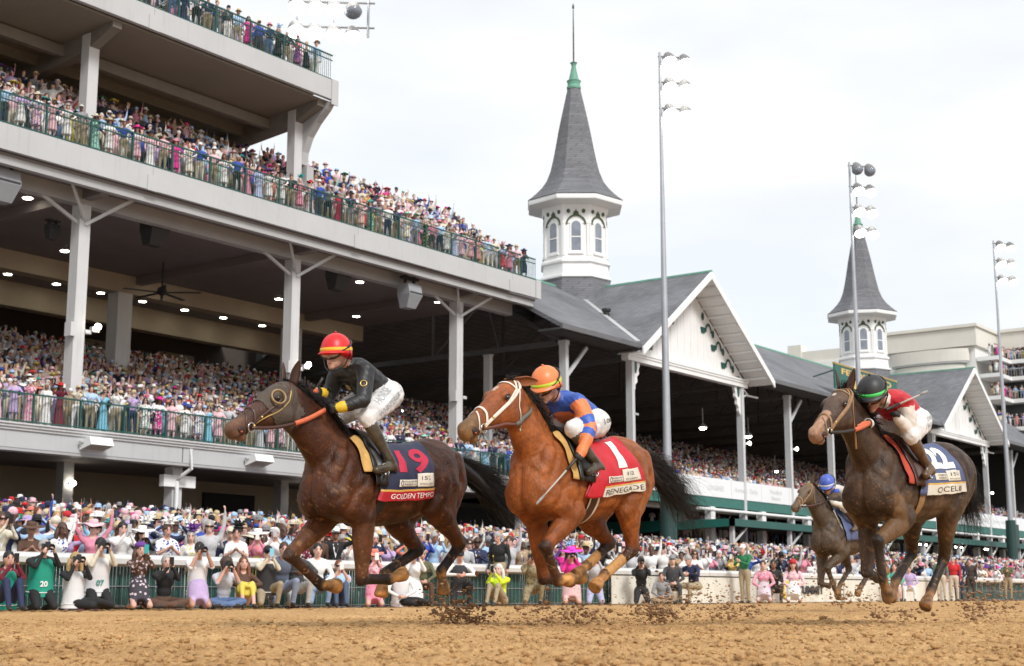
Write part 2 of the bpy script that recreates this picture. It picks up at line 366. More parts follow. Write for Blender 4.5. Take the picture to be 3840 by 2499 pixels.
# lower deck edge with stepped cornice
x = XL
for a, b in ((15, 27.2), (27.2, 38.55), (38.6, 50.7), (50.72, 64.6)):
    m = MB(); m.box(a + .006, 45.0, 5.47, b - .006, 45.25, 6.1); part(m, 'fascia_panel', FASC)
m = MB(); m.box(XL, 44.93, 6.1, 64.6, 45.3, 6.2); m.box(XL, 44.86, 6.2, 64.6, 45.3, 6.30); m.box(XL, 44.8, 6.30, 64.6, 45.3, 6.36); part(m, 'cornice', WHITE)
m = MB(); m.box(XL, 45.02, 5.36, 64.6, 45.6, 5.47); part(m, 'edge_beam', GREYP)
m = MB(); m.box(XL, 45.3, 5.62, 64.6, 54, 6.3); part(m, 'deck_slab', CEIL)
railing(XL + .2, 64.4, 45.12, 6.36, 1.14)
railing(XL + .2, 63.2, 45.16, 17.28, 1.26, 2.03)
railing(XL + .2, 46.8, 45.16, 24.0, 1.3, 2.03)
railing(48.0, 63.2, 47.3, 18.55, 1.0, 2.0)
# seating tiers
m = MB()
for i in range(22):
    y = 46.4 + i * .92; m.box(XL, y, 6.2, 64.6, y + .925, 6.36 + i * .295)
part(m, 'seating_tiers', CONC)
m = MB()
for i in range(6):
    y = 46.0 + i * .8; m.box(XL, y, 17.2, 63.3, y + .805, 17.28 + i * .6)
part(m, 'upper_tiers', CONC)
# ceilings, beams and walls
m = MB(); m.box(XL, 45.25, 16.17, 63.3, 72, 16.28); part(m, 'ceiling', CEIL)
m = MB(); m.box(XL, 58.0, 15.25, 63.3, 58.8, 16.17); part(m, 'ceiling_beam', BEIGE)
m = MB(); m.box(XL, 64.0, 14.9, 63.3, 64.7, 16.17); part(m, 'ceiling_beam', BEIGE)
m = MB(); m.box(XL, 45.3, 15.86, 63.2, 45.6, 16.17); part(m, 'edge_beam', GREYP)
m = MB(); m.box(XL, 46.75, 15.55, 63.2, 47.2, 16.165); part(m, 'girder', GREYP)
for x in (22.4, 34.6, 46.4, 58.5):
    m = MB(); m.box(x - .2, 45.62, 15.78, x + .2, 58, 16.168); part(m, 'cross_beam', CEIL)
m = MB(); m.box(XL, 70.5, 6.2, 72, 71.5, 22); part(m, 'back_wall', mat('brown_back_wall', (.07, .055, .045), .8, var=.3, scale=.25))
for x0, x1 in ((38.6, 40.2), (52, 54.5), (58, 60.8)):
    m = MB(); m.box(x0, 70.2, 12.8, x1, 70.49, 15.2); part(m, 'wall_panel', BEIGE)
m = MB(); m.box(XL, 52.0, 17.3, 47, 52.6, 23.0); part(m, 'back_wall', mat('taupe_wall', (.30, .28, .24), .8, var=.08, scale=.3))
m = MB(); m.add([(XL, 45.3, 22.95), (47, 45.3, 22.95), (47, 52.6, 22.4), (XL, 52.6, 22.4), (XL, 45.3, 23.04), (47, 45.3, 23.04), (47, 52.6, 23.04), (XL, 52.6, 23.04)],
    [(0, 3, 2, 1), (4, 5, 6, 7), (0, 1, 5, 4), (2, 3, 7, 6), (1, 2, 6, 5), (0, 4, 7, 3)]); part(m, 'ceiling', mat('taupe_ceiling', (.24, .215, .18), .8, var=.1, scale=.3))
for x in (22.4, 34.6, 46.3):
    m = MB(); m.prismx([(45.35, 22.95), (45.35, 22.7), (47.2, 22.0), (52, 21.6), (52, 22.95)], x - .22, x + .22); part(m, 'haunch_beam', mat('taupe_beam', (.2, .18, .155), .8, var=.1))
for y in (48.5, 50.3):
    m = MB(); m.box(XL, y, 22.15, 47, y + .3, 22.62); part(m, 'purlin', mat('taupe_beam', (.2, .18, .155), .8, var=.1))
# columns
def column(x, y, z0, z1, wd=.46, name='column', mt=WHITE):
    m = MB()
    m.box(x - wd / 2, y - wd / 2, z0, x + wd / 2, y - wd / 2 + .05, z1); m.box(x - wd / 2, y + wd / 2 - .05, z0, x + wd / 2, y + wd / 2, z1); m.box(x - .06, y - wd / 2 + .05, z0, x + .06, y + wd / 2 - .05, z1)
    m.box(x - wd / 2 + .002, y - wd / 2 + .05, z0, x - wd / 2 + .03, y + wd / 2 - .05, z1)
    return part(m, name, mt)
for x in (22.4, 34.6, 46.4, 58.55):
    column(x, 47.0, 6.3, 15.56, .52)
    m = MB(); m.beam((x, 46.9, 14.7), (x - 2.3, 46.9, 15.75), .10, .13); part(m, 'brace', WHITE)
    m = MB(); m.beam((x, 46.75, 14.75), (x + 1.6, 45.7, 16.0), .11, .13); part(m, 'brace', WHITE)
    m = MB(); m.beam((x, 46.75, 14.9), (x - 1.4, 45.8, 16.0), .09, .1); part(m, 'brace', WHITE)
    m = MB(); m.box(x - .5, 46.6, 10.2, x - .27, 47.0, 10.75); part(m, 'junction_box', WHITE)
    m = MB(); m.box(x + .27, 46.7, 10.4, x + .55, 46.95, 10.55); part(m, 'bracket', WHITE)
for x in (22.4, 34.6, 46.3): column(x, 47.0, 17.2, 22.75, .5)
for x in (33.5, 45.6, 57.7): 
    m = MB(); m.box(x - .45, 58.0, 6.3, x + .45, 58.8, 15.25); part(m, 'inner_column', WHITE)
# curved bracket under the end of the top deck
m = MB(); m.prismx([(45.06, 22.94), (45.3, 22.62), (45.9, 22.1), (46.4, 21.5), (46.7, 20.8), (46.76, 20.2), (47.2, 20.2), (47.2, 22.94)], 46.55, 46.95); part(m, 'curved_bracket', GREYP)
m = MB(); m.box(46.6, 46.3, 19.0, 47.7, 47.2, 19.3); m.box(46.75, 46.6, 19.3, 47.2, 47.0, 20.15); part(m, 'speaker_bracket', GREYP)
# lower storey
m = MB(); m.box(XL, 53.2, 1.7, 64.6, 53.9, 5.62); part(m, 'ground_wall', mat('tan_wall', (.33, .28, .2), .85, var=.12, scale=.4))
for x0, x1 in ((46.9, 50.2), (29.6, 31.2), (57.5, 61.5)):
    m = MB(); m.box(x0, 53.05, 1.75, x1, 53.19, 5.1); part(m, 'doorway', mat('dark_doorway', (.012, .012, .012), .8, var=0))
for x in (27.0, 39.0, 51.0, 63.0):
    column(x, 46.0, 1.7, 5.36, .5)
    m = MB(); m.box(x - .8, 45.62, 4.55, x + .85, 45.9, 5.02); part(m, 'column_crossbar', WHITE2)
    m = MB(); m.tube([(x - .02, 44.93, 6.05), (x - .02, 44.93, 5.25), (x - .14, 45.3, 5.0), (x - .14, 45.6, 4.8), (x - .14, 45.6, 1.8)], .085, 8); part(m, 'downpipe', WHITE2, smooth='auto')
for x in (24.5, 36.7, 49.0, 61.2): column(x, 50.0, 1.7, 5.62, .5, mt=GREYP)
# lights in the ceiling
def downlight(x, y, z, r=.17):
    m = MB(); m.lathe([(r + .05, 0), (r + .05, -.04), (r, -.045)], 12, (x, y, z)); o = part(m, 'ceiling_light', WHITE2)
    m = MB(); m.lathe([(r, -.046), (r * .96, -.06)], 12, (x, y, z)); l = m.build('lens', LAMP, o); l.matrix_parent_inverse = Matrix.Translation((-40, -45, 0)).inverted() @ Matrix.Identity(4) if False else Matrix.Identity(4)
    return o
for x in (27.3, 33.8, 40.2, 46.9, 53.7, 60): downlight(x, 49.5, 16.17, .2)
for x in (33.8, 40.4, 47.3, 54.3, 60.5): downlight(x, 56, 16.17, .2)
for x in (38.8, 41.8, 44.7, 47.5, 50.3, 53.3, 56.2, 59.3): downlight(x, 62.5, 16.17, .2)
for x, y in ((36.8, 49.7), (49.9, 49.7)):
    m = MB(); m.tube([(x - .1, y, 4.75), (x + .12, y, 4.75)], .06, 8); o = part(m, 'wall_lamp', GREYP)
    m = MB(); m.ell((x, y - .12, 4.75), (.15, .08, .12), 12, 8); m.build('lens', LAMP, o, True)
for x in (35.25, 47.05):
    m = MB(); m.box(x - .12, 46.6, 10.5, x + .2, 46.8, 10.7); o = part(m, 'column_lamp', GREYP)
    m = MB(); m.ell((x + .05, 46.5, 10.7), (.15, .09, .13), 12, 8); m.build('lens', LAMP, o, True)
# ceiling fan
fan = empty('ceiling_fan', (44.6, 54, 16.1)); tag(fan, 'dark five bladed ceiling fan under the wide brown ceiling', 'fan')
m = MB(); m.tube([(0, 0, 0), (0, 0, -1.3)], .04, 8); m.build('rod', BLACK, fan); m = MB(); m.lathe([(.05, -1.2), (.2, -1.28), (.24, -1.42), (.2, -1.56), (.08, -1.66), (.05, -1.9)], 12); m.build('motor', BLACK, fan, 'auto')
for i in range(5):
    a = i * 6.283 / 5 + .3; m = MB(); m.beam((.2 * math.cos(a), .2 * math.sin(a), -1.5), (1.9 * math.cos(a), 1.9 * math.sin(a), -1.52), .22, .03); m.build('blade', BLACK, fan)
# hanging loudspeakers
SPK = mat('grey_speaker', (.30, .31, .33), .6, var=.08); SPKD = mat('dark_speaker', (.03, .03, .032), .6, var=.08)
for i, (x, y, z, mt, lab) in enumerate(((53.7, 46.1, 15.1, SPK, 'grey loudspeaker hanging left of the third column'), (30.4, 46.1, 15.4, SPK, 'grey loudspeaker cut off by the left picture edge'), (38.8, 47.6, 15.6, SPKD, 'dark loudspeaker under the ceiling right of the first column'),
        (50.1, 47.6, 15.6, SPKD, 'dark loudspeaker under the ceiling right of the second column'), (34.0, 48.0, 14.6, SPKD, 'small dark loudspeaker beside the head of the first column'))):
    o = empty('loudspeaker', (x, y, z)); tag(o, lab, 'loudspeaker', 'loudspeakers hung under the upper deck')
    s = .5 if i == 4 else 1
    m = MB(); m.loft([[(-.5 * s, -.3 * s, .45 * s), (.5 * s, -.3 * s, .45 * s), (.5 * s, .4 * s, .45 * s), (-.5 * s, .4 * s, .45 * s)], [(-.5 * s, -.42 * s, -.1 * s), (.5 * s, -.42 * s, -.1 * s), (.5 * s, .4 * s, -.1 * s), (-.5 * s, .4 * s, -.1 * s)], [(-.34 * s, -.1 * s, -.75 * s), (.34 * s, -.1 * s, -.75 * s), (.34 * s, .35 * s, -.75 * s), (-.34 * s, .35 * s, -.75 * s)]]); m.build('cabinet', mt, o)
    m = MB(); m.box(-.46 * s, -.43 * s, -.06 * s, .46 * s, -.415 * s, .02 * s); m.build('seam', SPKD, o)
    m = MB(); m.box(-.36 * s, -.05, .45 * s, -.28 * s, .1, .9 * s); m.box(.28 * s, -.05, .45 * s, .36 * s, .1, .9 * s); m.box(-.6 * s, -.1, .7 * s, .6 * s, .15, .82 * s); m.build('yoke', BLACK, o)
# floodlights bolted to the lower fascia
for i, x in enumerate((34.1, 42.45, 51.0, 59.5)):
    o = empty('floodlight', (x, 44.9, 5.85)); tag(o, ['boxy white floodlight on the lower deck edge, leftmost of its row', 'boxy white floodlight on the lower deck edge under the dark horse head', 'boxy white floodlight on the lower deck edge behind the dark horse neck', 'boxy white floodlight on the deck edge behind the black tail'][i], 'floodlight', 'floodlights on the lower deck edge')
    m = MB(); m.loft([[(-.52, .08, .1), (.52, .08, .1), (.52, .08, -.26), (-.52, .08, -.26)], [(-.52, -.5, .22), (.52, -.5, .22), (.52, -.62, -.08), (-.52, -.62, -.08)]]); m.build('housing', WHITE2, o)
    m = MB(); m.add([(-.46, -.08, -.235), (.46, -.08, -.235), (.46, -.58, -.105), (-.46, -.58, -.105)], [(0, 1, 2, 3)]); m.build('glass', mat('tan_lens', (.45, .4, .34), .3), o)
    m = MB(); m.lathe([(.1, 0), (.1, .06)], 10, (-.56, -.1, 0)); m.build('pivot', GREYP, o)
# ------------------------------------------------------------------ old grandstand with two gables
st2 = empty('old_grandstand', (104, 45, 0)); tag(st2, 'long old grandstand with slate roof and white gables under twin spires', 'grandstand')
def part2(mb, name, mt, root=None, smooth=False):
    root = root or st2; o = mb.build(name, mt, root, smooth)
    if root.parent is None: o.matrix_parent_inverse = Matrix.Translation(-root.location)
    return o
GX = (79.7, 129.0); GH = 8.4; EZ, RZ = 14.65, 20.5
def roofsheet(pts, th=.22):
    pts = np.array(pts, float); n = np.cross(pts[1] - pts[0], pts[2] - pts[0]); n /= np.linalg.norm(n)
    if n[2] < 0: n = -n
    v = np.concatenate([pts, pts - n * th]); k = len(pts)
    m = MB(); m.add(v, [tuple(range(k)), tuple(range(2 * k - 1, k - 1, -1))] + [(i, i + k, (i + 1) % k + k, (i + 1) % k) for i in range(k)]); return m
YE, YR = 43.55, 53.6
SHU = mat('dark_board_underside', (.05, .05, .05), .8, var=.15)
# main roof, front slope cut where the gables come through
def mainroof(a, b, la, lb):
    # la / lb: True when that end meets a gable valley running up to the ridge
    p = [(a + (0 if not la else 0), YE, EZ + .15), (b, YE, EZ + .15), (b - (0 if not lb else -GH), YR, RZ) if lb else (b, YR, RZ), (a - GH, YR, RZ) if la else (a, YR, RZ)]
    part2(roofsheet(p), 'roof_slope', SHING)
mainroof(63.3, GX[0] - GH + .3, False, True); mainroof(GX[0] + GH - .3, GX[1] - GH + .3, True, True); mainroof(GX[1] + GH - .3, 165, True, False)
part2(roofsheet([(63.3, YR, RZ), (165, YR, RZ), (165, 68, 14.5), (63.3, 68, 14.5)]), 'roof_slope', SHING)
m = MB()
for a, b in ((63.3, GX[0] - GH + .25), (GX[0] + GH - .25, GX[1] - GH + .25), (GX[1] + GH - .25, 165)):
    m = MB(); m.box(a, YE - .12, EZ - .16, b, YE + .05, EZ + .1); part2(m, 'gutter', mat('dark_gutter', (.13, .13, .135), .5))
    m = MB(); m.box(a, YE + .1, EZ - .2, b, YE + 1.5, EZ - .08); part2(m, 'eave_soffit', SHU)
for gi, gx in enumerate(GX):
    YF = 43.2
    for s in (-1, 1):
        p = [(gx, YF, RZ + .05), (gx + s * GH, YF, EZ - .12), (gx + s * GH, YE + .5, EZ - .12), (gx, YR + .3, RZ + .05)]
        part2(roofsheet(p, .2), 'gable_roof_slope', SHING)
        # soffit boards under the overhang and bargeboard along the edge
        q = np.array([(gx, YF + .02, RZ - .2), (gx + s * GH, YF + .02, EZ - .37), (gx + s * GH, 45.0, EZ - .37), (gx, 45.0, RZ - .2)]); part2(roofsheet(q, .05), 'soffit', WHITE2)
        m = MB(); m.beam((gx - s * .05, YF - .06, RZ - .12), (gx + s * (GH + .1), YF - .06, EZ - .35), .1, .46, ref=(0, 1, 0)) if False else m.add(
            [(gx, YF - .1, RZ + .06), (gx + s * (GH + .12), YF - .1, EZ - .16), (gx + s * (GH + .12), YF - .1, EZ - .62), (gx, YF - .1, RZ - .42), (gx, YF, RZ + .06), (gx + s * (GH + .12), YF, EZ - .16), (gx + s * (GH + .12), YF, EZ - .62), (gx, YF, RZ - .42)],
            [(0, 1, 2, 3), (7, 6, 5, 4), (0, 4, 5, 1), (1, 5, 6, 2), (2, 6, 7, 3), (3, 7, 4, 0)]); part2(m, 'bargeboard', WHITE2)
        for i in range(1, 12):
            t = i / 12.0; xx = gx + s * GH * t; zz = RZ - .27 + (EZ - .17 - RZ) * t
            m = MB(); m.box(xx - .07, YF + .05, zz - .15, xx + .07, 44.98, zz + .0); part2(m, 'rafter_end', WHITE2)
    # wall of boards and battens
    hw = 7.2; zt = RZ - .3; zb = EZ - .2
    m = MB(); m.prism([(gx - hw - .6, zb), (gx + hw + .6, zb), (gx, zt)], 45.0, 45.1); part2(m, 'gable_wall', WHITE2)
    n = 17
    for i in range(1, n):
        xx = gx - hw + 2 * hw * i / n; top = zb + (zt - zb) * (1 - abs(xx - gx) / (hw + .6)) - .05
        if top - zb < .4: continue
        m = MB(); m.box(xx - .035, 44.965, zb + .05, xx + .035, 44.999, top); part2(m, 'batten', WHITE2)
    m = MB(); m.box(gx - hw - .45, 44.72, zb - .42, gx + hw + .45, 45.2, zb); m.box(gx - hw - .5, 44.62, zb, gx + hw + .5, 45.2, zb + .12); m.box(gx - hw - .45, 44.66, zb - .14, gx + hw + .45, 44.72, zb - .02); part2(m, 'tie_beam', WHITE2)
    for s in (-1, 1):
        for k in range(4):
            t = .30 + k * .175; bx = gx + s * (hw + .4) * t; bz = zb + (zt - zb) * (1 - t) - .75; y = 44.955
            m = MB(); m.add([(bx - s * .25 + .17 * math.cos(a), y, bz + .45 + .27 * math.sin(a)) for a in np.linspace(0, 6.28, 14, endpoint=False)], [tuple(range(14))]); part2(m, 'ornament', GREEN)
            m = MB(); an = np.linspace(0, math.pi, 10); o = [(bx + s * .45 + .42 * math.cos(a), bz - .55 + .62 * math.sin(a)) for a in an]; i_ = [(bx + s * .45 + .29 * math.cos(a), bz - .55 + .47 * math.sin(a)) for a in an[::-1]]
            m.prism(o + i_, y - .02, y + .01); part2(m, 'ornament', GREEN)
            m = MB(); m.prism([(bx - s * .28 - .30, bz - .28), (bx - s * .28 + .30, bz - .28), (bx - s * .28 + .2, bz - .68), (bx - s * .28 - .2, bz - .68)], y - .02, y + .01); part2(m, 'ornament', GREEN)
    m = MB(); m.box(gx - .06, 43.1, RZ + .03, gx + .06, YR, RZ + .15); part2(m, 'ridge_cap', COPPER)
m = MB(); m.box(63.3, YR - .08, RZ - .03, 165, YR + .08, RZ + .1); part2(m, 'ridge_cap', COPPER)
for s in (-1, 1):
    m = MB(); m.beam((GX[0] + s * (GH - .2), YE + .15, EZ + .3), (GX[0] + s * .1, YR + .1, RZ + .12), .3, .06); part2(m, 'valley_flashing', mat('pale_flashing', (.55, .56, .56), .4, metal=.3)) if s < 0 else None
m = MB(); m.lathe([(.2, 0), (.2, .7), (.3, .75), (.3, .9)], 10, (75.6, 48.5, 17.2)); part2(m, 'roof_vent', BLACK)
# columns
OC = mat('old_column_paint', (.56, .57, .58), .5, var=.06, scale=1, streak=.1)
def ocol(x, fancy=False, y=45.0, zt=14.3, z0=1.7):
    m = MB(); m.box(x - .15, y - .22, z0, x + .15, y - .17, zt); m.box(x - .15, y + .17, z0, x + .15, y + .22, zt); m.box(x - .15, y - .17, z0, x - .11, y + .17, zt); m.box(x + .05, y - .17, z0, x + .09, y + .17, zt); m.box(x - .2, y - .25, zt - .25, x + .2, y + .25, zt)
    part2(m, 'column', OC)
    if not fancy:
        m = MB(); m.beam((x + .12, y, zt - 2.1), (x + 2.3, y, zt - .1), .14, .2); part2(m, 'brace', OC)
ocol(65.9, True, 50.5, 14.2, 6)
for x in (65.7, 93.9, 101.1, 108.3, 115.4, 143.5, 150.5): ocol(x)
for gx in GX:
    for s in (-1, 1):
        x = gx + s * 7.0 + (.7 if s < 0 else -1.2) * 0; ocol(x, True)
        # scrolled bracket with a green oval
        pr = [(0, 0), (.95, 0), (.95, -.5), (.8, -.75), (.86, -1.0), (.62, -1.2), (.66, -1.5), (.4, -1.7), (.42, -1.95), (.18, -2.2), (0, -2.3)]
        m = MB(); m.prism([(x - s * a, 14.35 + b) for a, b in pr], 44.9, 45.08); b_ = part2(m, 'scroll_bracket', WHITE2)
        m = MB(); m.add([(x - s * .42 + .2 * math.cos(a), 44.885, 13.75 + .42 * math.sin(a)) for a in np.linspace(0, 6.28, 16, endpoint=False)], [tuple(range(16))]); m.build('oval_inset', GREEN, b_)
        if s < 0: continue
        m = MB(); m.tube([(x + s * .1, 45, 12.9), (x + s * .25, 45, 13.35), (x + s * .8, 45, 13.6), (x + s * 2.6, 45, 13.62)], .07, 6); part2(m, 'curved_brace', WHITE2)
        m = MB(); m.beam((x + s * .1, 45, 14.2), (x + s * 1.1, 45, 13.65), .08, .1); part2(m, 'brace', WHITE2)
# dark interior: trusses, tiers, walls
for x in (65.7, 72.7, 86.7, 93.9, 101.1, 108.3, 115.4, 122.0, 136.0, 143.5):
    m = MB(); m.beam((x, 45.3, 14.2), (x, 67, 14.2), .2, .3); m.beam((x, 45.3, 14.3), (x, 54.5, 19.9), .2, .25); m.beam((x, 49.5, 14.2), (x, 50.5, 17.4), .12, .14); m.beam((x, 54.5, 14.2), (x, 50.5, 17.4), .12, .14); m.beam((x, 54.5, 14.2), (x, 54.5, 19.8), .14, .14)
    part2(m, 'roof_truss', mat('dark_truss', (.09, .09, .092), .7, var=.15))
m = MB()
for i in range(24): m.box(64.8, 46.0 + i * .9, 5.5, 160, 46.0 + (i + 1) * .9 + .01, 6.45 + i * .27)
part2(m, 'seating_tiers', CONC)
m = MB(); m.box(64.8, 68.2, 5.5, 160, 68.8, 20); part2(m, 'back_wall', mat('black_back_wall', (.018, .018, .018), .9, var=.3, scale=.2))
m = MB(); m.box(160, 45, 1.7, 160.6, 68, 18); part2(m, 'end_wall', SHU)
# interior lamps
for i, (x, y, z) in enumerate(((76.5, 52, 12.2), (84, 56, 12.4), (90.5, 50, 12.0), (97.5, 50, 12.0), (104, 58, 10.8), (112, 55, 10.6), (119, 60, 10.9), (127, 52, 12.2), (133, 50, 11.5), (140, 50, 10.4), (69, 60, 11.8), (62.5, 62, 12))):
    m = MB(); m.lathe([(.34, 0), (.28, .12), (.1, .3), (.04, .34), (.04, 1.4)], 10, (x, y, z)); o = part2(m, 'pendant_lamp', GREYP)
    m = MB(); m.ell((x, y, z), (.26, .26, .16), 10, 6); m.build('bulb', LAMP, o, True)
for x, z in ((86.7, 10.2), (72.7, 10.8), (136.0, 9.6), (94, 10.4)):
    m = MB(); m.box(x + .1, 44.75, z, x + .5, 45, z + .12); o = part2(m, 'column_lamp', GREYP)
    if x > 80: m = MB(); m.ell((x + .62, 44.7, z + .1), (.15, .09, .13), 10, 8); m.build('lens', LAMP, o, True)
# balcony banner panels, edge, pipes
BNR = mat('white_banner_board', (.80, .81, .82), .4, var=.04, scale=.4)
x = 71.9; i = 0
while x < 158:
    m = MB(); m.box(x + .015, 44.82, 6.45, x + 4.28, 44.9, 7.65); o = part2(m, 'banner_panel', BNR)
    m = MB(); t = ('Kentucky Derby', 'Woodford\nReserve', 'LONGINES')[i % 3]
    fn = lambda a, b, x=x: (x + 2.15 + a, 44.812, 7.02 + b)
    if '\n' in t:
        text_mapped(m, 'Woodford', .42, lambda a, b: fn(a, b + .2)); m.build('lettering', mat('pale_grey_print', (.56, .58, .60), .6, var=.1), o, fixn=False); m = MB(); text_mapped(m, 'Reserve', .42, lambda a, b: fn(a, b - .22))
    elif t[0] == 'K': text_mapped(m, 'Kentucky', .45, lambda a, b: fn(a - .78, b)); m.build('lettering', mat('pale_grey_print', (.56, .58, .60), .6, var=.1), o, fixn=False); m = MB(); text_mapped(m, 'Derby', .45, lambda a, b: fn(a + 1.0, b))
    else: text_mapped(m, t, .45, fn)
    m.build('lettering', mat('pale_grey_print', (.56, .58, .60), .6, var=.1), o, fixn=False); x += 4.3; i += 1
m = MB(); m.box(71.9, 44.86, 5.82, 158, 45.4, 6.44); part2(m, 'deck_edge', mat('deck_green', (.03, .15, .125), .5, var=.12))
m = MB(); m.box(64.8, 45.4, 5.5, 158, 52, 5.85); part2(m, 'deck_slab', mat('tan_soffit', (.3, .27, .22), .8))
m = MB(); m.box(66, 44.85, 5.47, 72, 45.3, 6.36); part2(m, 'deck_edge', FASC)
m = MB(); m.tube([(80, 44.7, 5.62), (158, 44.7, 5.62)], .1, 8); part2(m, 'pipe', WHITE2, smooth='auto')
for x in np.arange(82, 158, 7.15):
    m = MB(); m.box(x - .28, 44.7, 1.7, x + .28, 45.15, 5.8); part2(m, 'lower_column', WHITE2)
# lower terrace deck with green edge
m = MB(); m.box(79.5, 42.0, 4.42, 158, 42.25, 4.86); part2(m, 'terrace_edge', mat('terrace_green', (.02, .10, .085), .5, var=.15, scale=.8))
m = MB(); m.prism([(0, 0)] * 3, 0, 0) if False else m.add([(79.5, 42.0, 4.86), (79.5, 53.6, 4.9), (79.5, 53.6, 3.95), (79.5, 42.0, 4.42), (79.8, 42.0, 4.86), (79.8, 53.6, 4.9), (79.8, 53.6, 3.95), (79.8, 42.0, 4.42)],
    [(0, 1, 2, 3), (7, 6, 5, 4), (0, 4, 5, 1), (1, 5, 6, 2), (2, 6, 7, 3), (3, 7, 4, 0)]); part2(m, 'terrace_end', AWN)
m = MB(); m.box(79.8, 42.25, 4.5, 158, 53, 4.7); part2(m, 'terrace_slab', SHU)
for x in np.arange(80.2, 158, 8.0):
    m = MB(); m.box(x - .12, 42.3, 1.6, x + .12, 42.55, 4.45); part2(m, 'terrace_post', WHITE)
    m = MB(); m.beam((x + .1, 42.4, 3.4), (x + 1.9, 42.4, 4.4), .09, .12); part2(m, 'brace', WHITE)
for x in (104, 112.4, 120.6, 128):
    m = MB(); m.box(x, 42.9, 4.2, x + 1.9, 43.1, 4.3); o = part2(m, 'tube_light_case', GREYP); m = MB(); m.box(x + .05, 42.86, 4.15, x + 1.85, 42.895, 4.25); m.build('tube', LAMP, o)
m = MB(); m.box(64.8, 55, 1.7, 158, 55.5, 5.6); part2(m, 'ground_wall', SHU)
m = MB(); m.box(62.6, 56, 1.7, 79, 56.4, 5.2); part2(m, 'passage_wall', mat('tan_wall2', (.3, .26, .2), .85, var=.12, scale=.4))
for k, (x0, x1) in enumerate(((66.5, 68.2), (72.5, 74.6))):
    m = MB(); m.box(x0, 55.85, 1.8, x1, 55.99, 4.9); o = part2(m, 'window_frame', WHITE2); m = MB(); m.box(x0 + .15, 55.8, 2.3, x1 - .15, 55.84, 4.7); m.build('pane', GLASSW, o)
# winners' sign board
sg = empty('name_board', (104.6, 43.4, 15.2)); tag(sg, 'green name board with gold letters on the slate roof behind the red jacket rider', 'sign')
m = MB(); m.box(-6, -.06, .05, 6, .06, 1.85); m.build('board', mat('sign_green', (.015, .12, .09), .5, var=.15), sg)
m = MB(); m.box(-6.05, -.09, 1.85, 6.05, .09, 1.98); m.build('top_trim', mat('old_gold', (.42, .29, .09), .5, var=.2), sg)
m = MB(); text_mapped(m, 'FERDINAND', 1.0, lambda a, b: (a, -.072, 1.45 + b * .62), width=9.6, bold=.03); m.build('name_lettering', mat('gold_letters', (.7, .45, .14), .5, var=.15), sg, fixn=False); m = MB(); text_mapped(m, '1986', 1.3, lambda a, b: (a, -.072, .65 + b * .75), width=5.2, bold=.03); m.build('lettering', mat('gold_letters', (.7, .45, .14), .5, var=.15), sg, fixn=False)
for x in (-5.5, 5.5): m = MB(); m.beam((x, .05, 1.5), (x, 1.9, 1.1), .08, .08); m.build('stay', GREEN, sg)

